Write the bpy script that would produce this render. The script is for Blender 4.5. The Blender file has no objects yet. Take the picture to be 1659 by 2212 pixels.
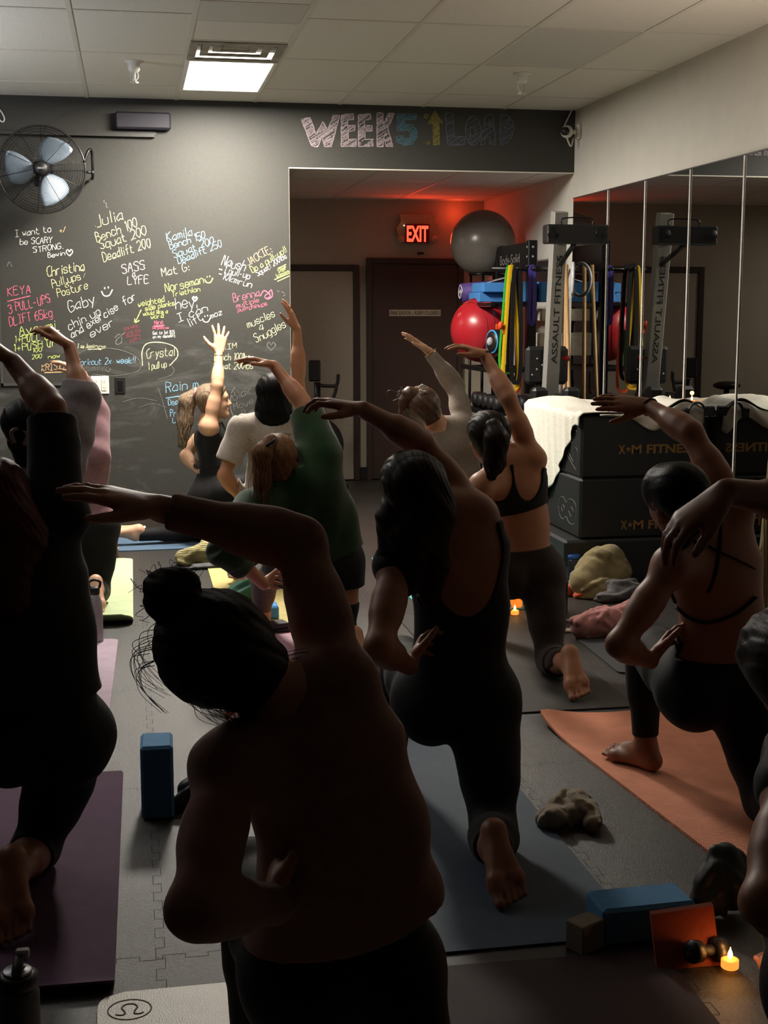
import bpy, math, random
import numpy as np
from mathutils import Vector, Matrix

random.seed(7)
rng = np.random.default_rng(11)
SC = bpy.context.scene
COL = SC.collection
PI = math.pi

# ------------------------------------------------------------------ camera
EYE = 1.55
FPX = 2934.1
PITCH, YAW = 0.146313, 0.182494
cam = bpy.data.cameras.new('camera')
cam.sensor_fit = 'VERTICAL'
cam.sensor_height = 24.0
cam.lens = 24.0 * FPX / 2212.0
cam.clip_start = 0.05
cam.clip_end = 60
camo = bpy.data.objects.new('camera', cam)
COL.objects.link(camo)
camo.location = (0, 0, EYE)
camo.rotation_euler = (PI / 2 - PITCH, 0, -YAW)
SC.camera = camo

_f = np.array([math.sin(YAW) * math.cos(PITCH), math.cos(YAW) * math.cos(PITCH), -math.sin(PITCH)])
_r = np.array([math.cos(YAW), -math.sin(YAW), 0.0])
_u = np.cross(_r, _f)


def ray(px, py):
    return _r * (px - 829.5) / FPX - _u * (py - 1106) / FPX + _f


DOFF = 0.0   # depth shift of the figure being built


def P(px, py, d):
    """the point seen at a pixel of the photograph, d metres into the room"""
    d = d + DOFF
    v = ray(px, py)
    return v * (d / v[1]) + np.array([0, 0, EYE])


def FL(px, py, z=0.0):
    v = ray(px, py)
    return v * ((z - EYE) / v[2]) + np.array([0, 0, EYE])


def PX(px, py, x):
    v = ray(px, py)
    return v * (x / v[0]) + np.array([0, 0, EYE])


# ------------------------------------------------------------------ exposure, world, lamps
SC.view_settings.view_transform = 'Standard'
SC.view_settings.look = 'None'
SC.view_settings.gamma = 1.0
SC.view_settings.use_curve_mapping = False
SC.view_settings.exposure = 0.18
SC.cycles.max_bounces = 8
SC.cycles.diffuse_bounces = 4
SC.cycles.glossy_bounces = 4
SC.cycles.transmission_bounces = 6
SC.cycles.sample_clamp_indirect = 4.0
SC.cycles.use_denoising = True
SC.cycles.caustics_reflective = False
SC.cycles.caustics_refractive = False

W = bpy.data.worlds.new('world')
SC.world = W
W.use_nodes = True
W.node_tree.nodes['Background'].inputs[0].default_value = (0.50, 0.31, 0.25, 1)
W.node_tree.nodes['Background'].inputs[1].default_value = 0.006

TROFFER_W = 185.0
LX0, LX1, LY0, LY1 = 0.352, 0.888, 8.22, 9.32
HC = 3.0


def area_light(name, loc, size, size_y, energy, color, rot=(0, 0, 0), spread=PI):
    l = bpy.data.lights.new(name, 'AREA')
    l.shape = 'RECTANGLE'
    l.size, l.size_y = size, size_y
    l.energy = energy
    l.color = color
    l.spread = spread
    o = bpy.data.objects.new(name, l)
    COL.objects.link(o)
    o.location = loc
    o.rotation_euler = rot
    return o


def point_light(name, loc, energy, color, r=0.02):
    l = bpy.data.lights.new(name, 'POINT')
    l.energy = energy
    l.color = color
    l.shadow_soft_size = r
    o = bpy.data.objects.new(name, l)
    COL.objects.link(o)
    o.location = loc
    return o


def spot_light(name, loc, target, energy, color, angle, blend=0.6, r=0.05):
    l = bpy.data.lights.new(name, 'SPOT')
    l.energy = energy
    l.color = color
    l.spot_size = angle
    l.spot_blend = blend
    l.shadow_soft_size = r
    o = bpy.data.objects.new(name, l)
    COL.objects.link(o)
    o.location = loc
    dirv = Vector(target) - Vector(loc)
    o.rotation_euler = dirv.to_track_quat('-Z', 'Y').to_euler()
    return o


area_light('troffer_light', ((LX0 + LX1) / 2, (LY0 + LY1) / 2, HC - 0.035), 0.5, 1.05, TROFFER_W, (1.0, 0.93, 0.82))
# the next panel of the same row, just above the view
area_light('second_troffer_light', (0.62, 6.10, HC - 0.035), 0.5, 1.05, 10.0, (1.0, 0.93, 0.82))
# cool and warm fill lights, added out of sight at the sides to brighten the ceiling
area_light('cool_ceiling_fill', (-2.6, 7.2, 1.7), 0.5, 1.2, 150, (0.86, 0.91, 1.0), rot=(PI, math.radians(-14), 0))
area_light('recess_fill', (-0.5, 11.1, 2.5), 0.6, 0.6, 13, (1.0, 0.90, 0.78))  # added fill hidden behind the chalkboard wall, lifts the dark recess
area_light('warm_uplight', (2.72, 5.5, 1.7), 0.3, 1.0, 9, (1.0, 0.84, 0.70), rot=(PI, math.radians(14), 0))

# ------------------------------------------------------------------ helpers: materials


def lin(c):
    c = c / 255.0
    return c / 12.92 if c <= 0.04045 else ((c + 0.055) / 1.055) ** 2.4


def rgb(r, g, b):
    return (lin(r), lin(g), lin(b), 1.0)


_M = {}


def mat(name, col, rough=0.6, metal=0.0, var=0.12, scale=30.0, bump=0.0, bscale=None, emit=None, estr=0.0,
        sheen=0.0, spec=0.5, trans=0.0, coat=0.0):
    if name in _M:
        return _M[name]
    m = bpy.data.materials.new(name)
    m.use_nodes = True
    nt = m.node_tree
    b = nt.nodes['Principled BSDF']
    b.inputs['Roughness'].default_value = rough
    b.inputs['Metallic'].default_value = metal
    b.inputs['Specular IOR Level'].default_value = spec
    if sheen:
        b.inputs['Sheen Weight'].default_value = sheen
        b.inputs['Sheen Roughness'].default_value = 0.5
    if trans:
        b.inputs['Transmission Weight'].default_value = trans
    if coat:
        b.inputs['Coat Weight'].default_value = coat
    tc = nt.nodes.new('ShaderNodeTexCoord')
    nz = nt.nodes.new('ShaderNodeTexNoise')
    nz.inputs['Scale'].default_value = scale
    nz.inputs['Detail'].default_value = 4
    nt.links.new(tc.outputs['Object'], nz.inputs['Vector'])
    rp = nt.nodes.new('ShaderNodeValToRGB')
    rp.color_ramp.elements[0].position = 0.3
    rp.color_ramp.elements[1].position = 0.7
    lo = tuple(max(0, c * (1 - var)) for c in col[:3]) + (1,)
    hi = tuple(min(1, c * (1 + var)) for c in col[:3]) + (1,)
    rp.color_ramp.elements[0].color = lo
    rp.color_ramp.elements[1].color = hi
    nt.links.new(nz.outputs['Fac'], rp.inputs['Fac'])
    nt.links.new(rp.outputs['Color'], b.inputs['Base Color'])
    if bump:
        n2 = nt.nodes.new('ShaderNodeTexNoise')
        n2.inputs['Scale'].default_value = bscale or scale * 4
        nt.links.new(tc.outputs['Object'], n2.inputs['Vector'])
        bp = nt.nodes.new('ShaderNodeBump')
        bp.inputs['Strength'].default_value = bump
        bp.inputs['Distance'].default_value = 0.01
        nt.links.new(n2.outputs['Fac'], bp.inputs['Height'])
        nt.links.new(bp.outputs['Normal'], b.inputs['Normal'])
    if emit is not None:
        b.inputs['Emission Color'].default_value = emit
        b.inputs['Emission Strength'].default_value = estr
    _M[name] = m
    return m


def node(nt, kind, **kw):
    n = nt.nodes.new(kind)
    for k, v in kw.items():
        n.inputs[k].default_value = v
    return n


# ------------------------------------------------------------------ helpers: objects


def wloc(o):
    v = Vector((0, 0, 0))
    while o is not None:
        v = v + o.location
        o = o.parent
    return np.array(v)


def tag(o, label=None, cat=None, group=None, kind=None):
    if label:
        o['label'] = label
    if cat:
        o['category'] = cat
    if group:
        o['group'] = group
    if kind:
        o['kind'] = kind
    return o


def empty(name, loc, label, cat, group=None):
    o = bpy.data.objects.new(name, None)
    COL.objects.link(o)
    o.location = tuple(float(c) for c in loc)
    return tag(o, label, cat, group)


def mesh_obj(name, V, loops, counts, m, parent=None, smooth=False, loc=None):
    """V (n,3) in world coordinates; loops flat vertex indices; counts per face"""
    V = np.asarray(V, dtype=np.float64)
    org = np.zeros(3)
    if parent is not None:
        org = wloc(parent)
    elif loc is not None:
        org = np.asarray(loc, float)
    me = bpy.data.meshes.new(name)
    me.vertices.add(len(V))
    me.vertices.foreach_set('co', (V - org).astype(np.float32).ravel())
    loops = np.asarray(loops, dtype=np.int32)
    counts = np.asarray(counts, dtype=np.int32)
    me.loops.add(len(loops))
    me.loops.foreach_set('vertex_index', loops)
    me.polygons.add(len(counts))
    st = np.zeros(len(counts), dtype=np.int32)
    st[1:] = np.cumsum(counts)[:-1]
    me.polygons.foreach_set('loop_start', st)
    if smooth is not False:
        sm = np.ones(len(counts), dtype=bool) if smooth is True else np.asarray(smooth, dtype=bool)
        me.polygons.foreach_set('use_smooth', sm)
    me.update(calc_edges=True)
    me.validate()
    if m is not None:
        me.materials.append(m)
    o = bpy.data.objects.new(name, me)
    COL.objects.link(o)
    if parent is not None:
        o.parent = parent
    else:
        o.location = tuple(float(c) for c in org)
    return o


class MB:
    """collects shapes and links them as one mesh"""

    def __init__(s):
        s.v, s.l, s.c, s.s, s.n = [], [], [], [], 0

    def add(s, V, F, smooth=False):
        V = np.asarray(V, float).reshape(-1, 3)
        for f in F:
            s.l.extend(int(i) + s.n for i in f)
            s.c.append(len(f))
            s.s.append(smooth)
        s.v.append(V)
        s.n += len(V)
        return s

    def obj(s, name, m, parent=None, loc=None):
        return mesh_obj(name, np.vstack(s.v), s.l, s.c, m, parent, s.s, loc)

    def box(s, lo, hi, bev=0.0, R=None, ctr=None):
        lo, hi = np.array(lo, float), np.array(hi, float)
        c = (lo + hi) / 2
        h = (hi - lo) / 2
        b = min(bev, h.min() * 0.95)
        if b <= 0:
            V = np.array([[x, y, z] for x in (-1, 1) for y in (-1, 1) for z in (-1, 1)]) * h
            F = [(0, 1, 3, 2), (4, 6, 7, 5), (0, 4, 5, 1), (2, 3, 7, 6), (0, 2, 6, 4), (1, 5, 7, 3)]
        else:
            V, F = [], []
            idx = {}
            for sx in (-1, 1):
                for sy in (-1, 1):
                    for sz in (-1, 1):
                        for ax in range(3):
                            p = np.array([sx, sy, sz]) * (h - b)
                            p[ax] += (sx, sy, sz)[ax] * b
                            idx[(sx, sy, sz, ax)] = len(V)
                            V.append(p)
            for ax in range(3):
                o1, o2 = [a for a in range(3) if a != ax]
                for sg in (-1, 1):
                    q = []
                    for a1, a2 in ((-1, -1), (1, -1), (1, 1), (-1, 1)):
                        k = [0, 0, 0]
                        k[ax], k[o1], k[o2] = sg, a1, a2
                        q.append(idx[tuple(k) + (ax,)])
                    F.append(q if (sg > 0) == (ax != 1) else q[::-1])
            for ax in range(3):
                o1, o2 = [a for a in range(3) if a != ax]
                for a1 in (-1, 1):
                    for a2 in (-1, 1):
                        k0, k1 = [0, 0, 0], [0, 0, 0]
                        k0[ax], k1[ax] = -1, 1
                        k0[o1] = k1[o1] = a1
                        k0[o2] = k1[o2] = a2
                        F.append([idx[tuple(k0) + (o1,)], idx[tuple(k1) + (o1,)], idx[tuple(k1) + (o2,)], idx[tuple(k0) + (o2,)]])
            for sx in (-1, 1):
                for sy in (-1, 1):
                    for sz in (-1, 1):
                        F.append([idx[(sx, sy, sz, a)] for a in range(3)])
            V = np.array(V)
            # consistent outward winding
            F2 = []
            for f in F:
                n = np.cross(V[f[1]] - V[f[0]], V[f[2]] - V[f[1]])
                F2.append(f if n @ V[list(f)].mean(0) > 0 else f[::-1])
            F = F2
        if R is not None:
            V = V @ np.array(R).T
        return s.add(V + c, F)

    def tube(s, pts, r, n=10, caps=True, closed=False, flat=1.0):
        pts = np.asarray(pts, float)
        N = len(pts)
        rr = np.full(N, r, float) if np.isscalar(r) else np.asarray(r, float)
        T = np.zeros_like(pts)
        if closed:
            T = np.roll(pts, -1, 0) - np.roll(pts, 1, 0)
        else:
            T[1:-1] = pts[2:] - pts[:-2]
            T[0] = pts[1] - pts[0]
            T[-1] = pts[-1] - pts[-2]
        T /= np.linalg.norm(T, axis=1, keepdims=True) + 1e-12
        ref = np.array([0, 0, 1.0]) if abs(T[0][2]) < 0.9 else np.array([1.0, 0, 0])
        u = np.cross(ref, T[0])
        u /= np.linalg.norm(u)
        V = []
        for i in range(N):
            u = u - T[i] * (u @ T[i])
            u /= np.linalg.norm(u) + 1e-12
            w = np.cross(T[i], u)
            for k in range(n):
                a = 2 * PI * k / n
                V.append(pts[i] + rr[i] * (math.cos(a) * u + math.sin(a) * w * flat))
        F = []
        for i in range(N if closed else N - 1):
            j = (i + 1) % N
            for k in range(n):
                k2 = (k + 1) % n
                F.append((i * n + k, i * n + k2, j * n + k2, j * n + k))
        if caps and not closed:
            F.append(tuple(range(n))[::-1])
            F.append(tuple((N - 1) * n + k for k in range(n)))
        return s.add(V, F, True)

    def cyl(s, a, b, r, n=20, r2=None):
        return s.tube([a, b], [r, r if r2 is None else r2], n)

    def lathe(s, base, prof, n=28, axis=(0, 0, 1), e1=None):
        """prof: list of (radius, height along axis)"""
        ax = np.array(axis, float)
        ax /= np.linalg.norm(ax)
        u = np.cross(ax, [1.0, 0, 0] if abs(ax[0]) < 0.9 else [0, 1.0, 0])
        u /= np.linalg.norm(u)
        w = np.cross(ax, u)
        V, F = [], []
        for r, z in prof:
            for k in range(n):
                a = 2 * PI * k / n
                V.append(np.asarray(base, float) + ax * z + max(r, 1e-4) * (math.cos(a) * u + math.sin(a) * w))
        for i in range(len(prof) - 1):
            for k in range(n):
                k2 = (k + 1) % n
                F.append((i * n + k, i * n + k2, (i + 1) * n + k2, (i + 1) * n + k))
        F.append(tuple(range(n))[::-1])
        F.append(tuple((len(prof) - 1) * n + k for k in range(n)))
        return s.add(V, F, True)

    def sphere(s, c, r, n=24, m=14, R=None):
        V, F = [], []
        for i in range(m + 1):
            t = PI * i / m
            for k in range(n):
                a = 2 * PI * k / n
                V.append((math.sin(t) * math.cos(a), math.sin(t) * math.sin(a), math.cos(t)))
        for i in range(m):
            for k in range(n):
                k2 = (k + 1) % n
                F.append((i * n + k, (i + 1) * n + k, (i + 1) * n + k2, i * n + k2))
        V = np.array(V) * np.asarray(r, float)
        if R is not None:
            V = V @ np.array(R).T
        return s.add(V + np.asarray(c, float), F, True)

    def prism(s, poly, depth_vec):
        """poly: list of 3D points in one plane, extruded by depth_vec"""
        A = np.asarray(poly, float)
        n = len(A)
        V = np.vstack([A, A + np.asarray(depth_vec, float)])
        nrm = np.zeros(3)
        for i in range(n):
            nrm += np.cross(A[i], A[(i + 1) % n])
        flip = (nrm @ np.asarray(depth_vec, float)) > 0
        F = [tuple(range(n)), tuple(range(2 * n - 1, n - 1, -1))]
        for i in range(n):
            j = (i + 1) % n
            F.append((i, n + i, n + j, j))
        if flip:
            F = [f[::-1] for f in F]
        return s.add(V, F)


def smooth_path(pts, n=8):
    """Catmull-Rom through the points"""
    pts = np.asarray(pts, float)
    if len(pts) < 3:
        return pts
    out = []
    Q = np.vstack([2 * pts[0] - pts[1], pts, 2 * pts[-1] - pts[-2]])
    for i in range(1, len(Q) - 2):
        p0, p1, p2, p3 = Q[i - 1], Q[i], Q[i + 1], Q[i + 2]
        for k in range(n):
            t = k / n
            out.append(0.5 * (2 * p1 + (p2 - p0) * t + (2 * p0 - 5 * p1 + 4 * p2 - p3) * t * t + (3 * p1 - p0 - 3 * p2 + p3) * t ** 3))
    out.append(pts[-1])
    return np.array(out)


def text_mesh(mb, s, org, ux, uz, height, depth=None, bold=0.0, spacing=1.0, center=False, width=None):
    """block lettering laid on a plane: org = lower-left, ux = reading direction, uz = up"""
    cu = bpy.data.curves.new('tmp_text', 'FONT')
    cu.body = s
    cu.size = 1.0
    cu.offset = bold
    cu.space_character = spacing
    cu.resolution_u = 3
    ob = bpy.data.objects.new('tmp_text', cu)
    COL.objects.link(ob)
    dg = bpy.context.evaluated_depsgraph_get()
    me = bpy.data.meshes.new_from_object(ob.evaluated_get(dg))
    V = np.array([v.co[:] for v in me.vertices])
    F = [tuple(p.vertices) for p in me.polygons]
    bpy.data.objects.remove(ob)
    bpy.data.curves.remove(cu)
    bpy.data.meshes.remove(me)
    if len(V) == 0:
        return
    x0, x1 = V[:, 0].min(), V[:, 0].max()
    k = height / 0.70
    kx = k if width is None else width / (x1 - x0)
    ux, uz, org = np.asarray(ux, float), np.asarray(uz, float), np.asarray(org, float)
    X = (V[:, 0] - ((x0 + x1) / 2 if center else x0)) * kx
    W3 = org + X[:, None] * ux + (V[:, 1] * k)[:, None] * uz
    nrm = np.cross(ux, uz)
    mb.add(W3 + nrm * (depth or 0.001), F)

# ------------------------------------------------------------------ helpers: sculpted (implicit) surfaces


def A(*v):
    return np.array(v, float)


def unit(v):
    v = np.asarray(v, float)
    return v / (np.linalg.norm(v) + 1e-12)


class Prim:
    """tapered capsule a->b; n,s: flattened by s along n"""
    __slots__ = ('a', 'b', 'ra', 'rb', 'n', 's', 'k', 'sub')

    def __init__(p, a, b, ra, rb=None, k=0.02, n=None, s=1.0, sub=False):
        p.a, p.b = np.asarray(a, float), np.asarray(b, float)
        p.ra, p.rb = ra, (ra if rb is None else rb)
        p.k, p.n, p.s, p.sub = k, (None if n is None else unit(n)), s, sub

    def box(p, m):
        r = max(p.ra, p.rb) + m
        return np.minimum(p.a, p.b) - r, np.maximum(p.a, p.b) + r

    def d(p, X, Y, Z):
        a, b = p.a, p.b
        px, py, pz = X - a[0], Y - a[1], Z - a[2]
        ba = b - a
        if p.n is not None and p.s != 1.0:
            n = p.n
            t = (px * n[0] + py * n[1] + pz * n[2]) * (p.s - 1)
            px, py, pz = px + t * n[0], py + t * n[1], pz + t * n[2]
            ba = ba + n * (ba @ n) * (p.s - 1)
        L = ba @ ba
        if L < 1e-10:
            return np.sqrt(px * px + py * py + pz * pz) - p.ra
        h = np.clip((px * ba[0] + py * ba[1] + pz * ba[2]) / L, 0, 1)
        dx, dy, dz = px - h * ba[0], py - h * ba[1], pz - h * ba[2]
        return np.sqrt(dx * dx + dy * dy + dz * dz) - (p.ra + (p.rb - p.ra) * h)


def field(prims, lo, hi, h, margin=0.05):
    lo, hi = np.asarray(lo, float), np.asarray(hi, float)
    n = np.maximum(np.ceil((hi - lo) / h).astype(int) + 1, 4)
    ax = [lo[i] + h * np.arange(n[i]) for i in range(3)]
    D = np.full(n, 1.0, dtype=np.float32)
    for p in prims:
        l, u = p.box(margin)
        i0 = np.maximum(np.floor((l - lo) / h).astype(int), 0)
        i1 = np.minimum(np.ceil((u - lo) / h).astype(int) + 1, n)
        if np.any(i1 <= i0):
            continue
        sl = tuple(slice(i0[i], i1[i]) for i in range(3))
        X = ax[0][sl[0]][:, None, None]
        Y = ax[1][sl[1]][None, :, None]
        Z = ax[2][sl[2]][None, None, :]
        d = p.d(X, Y, Z).astype(np.float32)
        o = D[sl]
        k = p.k
        if p.sub:
            q = np.clip(0.5 - 0.5 * (o + d) / k, 0, 1)
            D[sl] = o + (-d - o) * q + k * q * (1 - q)
        else:
            q = np.clip(0.5 + 0.5 * (o - d) / k, 0, 1)
            D[sl] = o * (1 - q) + d * q - k * q * (1 - q)
    return D, ax, lo


def surface(D, lo, h):
    """naive surface nets"""
    D = D.copy()
    for i in range(3):
        sl0, sl1 = [slice(None)] * 3, [slice(None)] * 3
        sl0[i], sl1[i] = 0, -1
        D[tuple(sl0)] = np.maximum(D[tuple(sl0)], h * 0.5)
        D[tuple(sl1)] = np.maximum(D[tuple(sl1)], h * 0.5)
    S = D < 0
    nx, ny, nz = D.shape
    cnt = np.zeros((nx - 1, ny - 1, nz - 1), np.int8)
    for i in (0, 1):
        for j in (0, 1):
            for k in (0, 1):
                cnt += S[i:nx - 1 + i, j:ny - 1 + j, k:nz - 1 + k]
    act = (cnt > 0) & (cnt < 8)
    idx = np.argwhere(act)
    if len(idx) == 0:
        return np.zeros((0, 3)), np.zeros((0, 4), int)
    cid = np.full(act.shape, -1, np.int32)
    cid[act] = np.arange(len(idx))
    acc = np.zeros((len(idx), 3))
    num = np.zeros(len(idx))
    C = [(i, j, k) for i in (0, 1) for j in (0, 1) for k in (0, 1)]
    val = {c: D[idx[:, 0] + c[0], idx[:, 1] + c[1], idx[:, 2] + c[2]].astype(np.float64) for c in C}
    for c1 in C:
        for a in range(3):
            if c1[a]:
                continue
            c2 = list(c1)
            c2[a] = 1
            c2 = tuple(c2)
            v1, v2 = val[c1], val[c2]
            m = (v1 < 0) != (v2 < 0)
            t = np.where(m, v1 / np.where(m, v1 - v2, 1), 0)
            p = np.tile(np.array(c1, float), (len(idx), 1))
            p[:, a] += t
            acc += p * m[:, None]
            num += m
    V = (idx + acc / num[:, None]) * h + lo
    Q = []
    for a in range(3):
        b, c = (a + 1) % 3, (a + 2) % 3
        s0, s1 = [slice(None)] * 3, [slice(None)] * 3
        s0[a], s1[a] = slice(0, -1), slice(1, None)
        e = S[tuple(s0)] != S[tuple(s1)]
        E = np.argwhere(e)
        E = E[(E[:, b] > 0) & (E[:, c] > 0) & (E[:, b] < D.shape[b] - 1) & (E[:, c] < D.shape[c] - 1)]
        if len(E) == 0:
            continue

        def cell(db, dc):
            q = E.copy()
            q[:, b] -= db
            q[:, c] -= dc
            return cid[q[:, 0], q[:, 1], q[:, 2]]
        q = np.stack([cell(1, 1), cell(0, 1), cell(0, 0), cell(1, 0)], 1)
        ins = S[E[:, 0], E[:, 1], E[:, 2]]
        q[~ins] = q[~ins][:, ::-1]
        Q.append(q)
    F = np.vstack(Q)
    F = F[(F >= 0).all(1)]
    return V, F


def relax(V, F, it=1, w=0.5):
    for _ in range(it):
        acc = np.zeros_like(V)
        num = np.zeros(len(V))
        for a, b in ((0, 1), (1, 2), (2, 3), (3, 0)):
            np.add.at(acc, F[:, a], V[F[:, b]])
            np.add.at(acc, F[:, b], V[F[:, a]])
            np.add.at(num, F[:, a], 1)
            np.add.at(num, F[:, b], 1)
        V = V * (1 - w) + w * acc / np.maximum(num, 1)[:, None]
    return V


def zone_cyl(a, b, R):
    """capped cylinder, for cutting sleeves, hems and trouser legs"""
    a, b = np.asarray(a, float), np.asarray(b, float)
    L = np.linalg.norm(b - a)
    t = (b - a) / L

    def f(X, Y, Z):
        px, py, pz = X - a[0], Y - a[1], Z - a[2]
        s = px * t[0] + py * t[1] + pz * t[2]
        q = np.sqrt(np.maximum(px * px + py * py + pz * pz - s * s, 0))
        return np.maximum(q - R, np.maximum(-s, s - L))
    f.box = (np.minimum(a, b) - R, np.maximum(a, b) + R)
    return f


def zone_half(p, n):
    """half space: inside where (x-p).n < 0"""
    p, n = np.asarray(p, float), unit(n)

    def f(X, Y, Z):
        return (X - p[0]) * n[0] + (Y - p[1]) * n[1] + (Z - p[2]) * n[2]
    return f


def sculpt(name, prims, m, parent=None, h=0.007, off=0.0, zones=None, cuts=(), folds=None, lo=None, hi=None, it=1, loc=None):
    """one sculpted mesh: prims blended together, grown by off, kept inside zones and inside every cut"""
    if zones:
        l = np.min([z.box[0] for z in zones], 0)
        u = np.max([z.box[1] for z in zones], 0)
        l2 = np.min([p.box(off + 0.02)[0] for p in prims], 0)
        u2 = np.max([p.box(off + 0.02)[1] for p in prims], 0)
        l, u = np.maximum(l, l2), np.minimum(u, u2)
    else:
        l = np.min([p.box(off + 2 * h)[0] for p in prims if not p.sub], 0)
        u = np.max([p.box(off + 2 * h)[1] for p in prims if not p.sub], 0)
    if lo is not None:
        l = np.maximum(l, lo)
    if hi is not None:
        u = np.minimum(u, hi)
    l, u = l - 2 * h, u + 2 * h
    D, ax, l = field(prims, l, u, h, 0.05 + off)
    X, Y, Z = ax[0][:, None, None], ax[1][None, :, None], ax[2][None, None, :]
    D = D - off
    if folds is not None:
        D = D - folds(X, Y, Z).astype(np.float32)
    if zones:
        zz = None
        for z in zones:
            d = z(X, Y, Z).astype(np.float32)
            zz = d if zz is None else np.minimum(zz, d)
        D = np.maximum(D, zz)
    for c in cuts:
        D = np.maximum(D, c(X, Y, Z).astype(np.float32))
    V, F = surface(D, l, h)
    if len(V) == 0:
        raise RuntimeError('empty sculpt ' + name)
    V = relax(V, F, it)
    return mesh_obj(name, V, F.ravel(), np.full(len(F), 4), m, parent, True, loc)


def crinkle(amp, f1=(14, 5, 22), f2=(6, 17, 4), ph=0.0):
    def g(X, Y, Z):
        w = np.sin(X * f2[0] + Y * f2[1] + Z * f2[2] + ph) * 1.6
        a = np.sin(X * f1[0] + Y * f1[1] + Z * f1[2] + w + ph)
        b = np.sin(X * 31 - Y * 23 + Z * 9 + 2 * w + ph * 1.7)
        return amp * (0.6 * a + 0.4 * b)
    return g


def creases(amp, f=14.0, ph=0.0, octaves=1):
    """sharp-crested folds of cloth"""
    def g(X, Y, Z):
        out = 0
        k, ff, p = amp, f, ph
        for o in range(octaves):
            wx = np.sin(Y * ff * 0.7 + Z * ff * 0.5 + p) * 0.9 / ff
            wz = np.sin(X * ff * 0.6 + Y * ff * 0.3 + p * 1.3) * 0.8 / ff
            a = 1 - 2 * np.abs(np.sin((X + wz) * ff + (Z + wx) * ff * 1.3 + p))
            b = 1 - 2 * np.abs(np.sin((Y + wx) * ff * 1.4 - (Z + wz) * ff * 1.1 + X * ff * 0.5 + p * 2))
            out = out + k * (0.6 * a + 0.5 * b)
            k, ff, p = k * 0.45, ff * 2.1, p + 1.7
        return out
    return g

# ------------------------------------------------------------------ the room
D0 = 9.792          # chalkboard wall
XR = 3.225          # mirror wall
XO, ZO = 1.123, 2.557   # opening in the chalkboard wall: left edge, head height
DR = 12.4           # wall at the end of the recess
MIRT = 2.369
TH = 0.12

M_ceil = mat('ceiling_tile', rgb(225, 219, 208), 0.9, var=0.05, scale=90, bump=0.25, bscale=160)
M_grid = mat('ceiling_grid', rgb(215, 208, 196), 0.6, var=0.03)
M_dirt = mat('dusty_vent_metal', rgb(150, 142, 126), 0.7, var=0.35, scale=9)
M_white = mat('white_paint', rgb(214, 209, 200), 0.85, var=0.03, scale=8)
M_rear = mat('beige_paint', rgb(176, 166, 150), 0.85, var=0.04, scale=6)
M_black = mat('black_plastic', rgb(22, 21, 22), 0.45, var=0.1)
M_blackm = mat('black_metal', rgb(20, 20, 21), 0.35, 0.3, var=0.1)
M_rubber = mat('black_rubber', rgb(20, 19, 19), 0.6, var=0.1)


def board_material():
    m = bpy.data.materials.new('chalkboard_paint')
    m.use_nodes = True
    nt = m.node_tree
    b = nt.nodes['Principled BSDF']
    b.inputs['Roughness'].default_value = 0.62
    b.inputs['Specular IOR Level'].default_value = 0.35
    tc = node(nt, 'ShaderNodeTexCoord')
    mp = node(nt, 'ShaderNodeMapping')
    mp.inputs['Scale'].default_value = (1.2, 1.0, 3.2)
    nt.links.new(tc.outputs['Object'], mp.inputs['Vector'])
    n1 = node(nt, 'ShaderNodeTexNoise', Scale=1.7, Detail=6.0, Roughness=0.65, Distortion=1.6)
    nt.links.new(mp.outputs['Vector'], n1.inputs['Vector'])
    r1 = node(nt, 'ShaderNodeValToRGB')
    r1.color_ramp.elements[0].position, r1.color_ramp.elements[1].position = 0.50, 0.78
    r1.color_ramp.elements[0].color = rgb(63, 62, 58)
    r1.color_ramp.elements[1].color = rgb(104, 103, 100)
    sp = node(nt, 'ShaderNodeSeparateXYZ')
    nt.links.new(tc.outputs['Object'], sp.inputs['Vector'])
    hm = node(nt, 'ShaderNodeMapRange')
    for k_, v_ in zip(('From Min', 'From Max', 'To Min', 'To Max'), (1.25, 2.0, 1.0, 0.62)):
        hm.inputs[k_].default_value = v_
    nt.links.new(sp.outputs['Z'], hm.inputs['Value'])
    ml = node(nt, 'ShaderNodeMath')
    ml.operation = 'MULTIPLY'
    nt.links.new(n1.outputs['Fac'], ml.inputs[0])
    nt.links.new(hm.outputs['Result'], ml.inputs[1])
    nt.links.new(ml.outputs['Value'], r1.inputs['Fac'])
    n2 = node(nt, 'ShaderNodeTexNoise', Scale=60.0, Detail=3.0)
    nt.links.new(tc.outputs['Object'], n2.inputs['Vector'])
    mx = node(nt, 'ShaderNodeMix')
    mx.data_type = 'RGBA'
    mx.blend_type = 'MULTIPLY'
    mx.inputs['Factor'].default_value = 0.35
    nt.links.new(r1.outputs['Color'], mx.inputs['A'])
    nt.links.new(n2.outputs['Color'], mx.inputs['B'])
    nt.links.new(mx.outputs['Result'], b.inputs['Base Color'])
    bp = node(nt, 'ShaderNodeBump', Strength=0.12, Distance=0.004)
    nt.links.new(n2.outputs['Fac'], bp.inputs['Height'])
    nt.links.new(bp.outputs['Normal'], b.inputs['Normal'])
    return m


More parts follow.
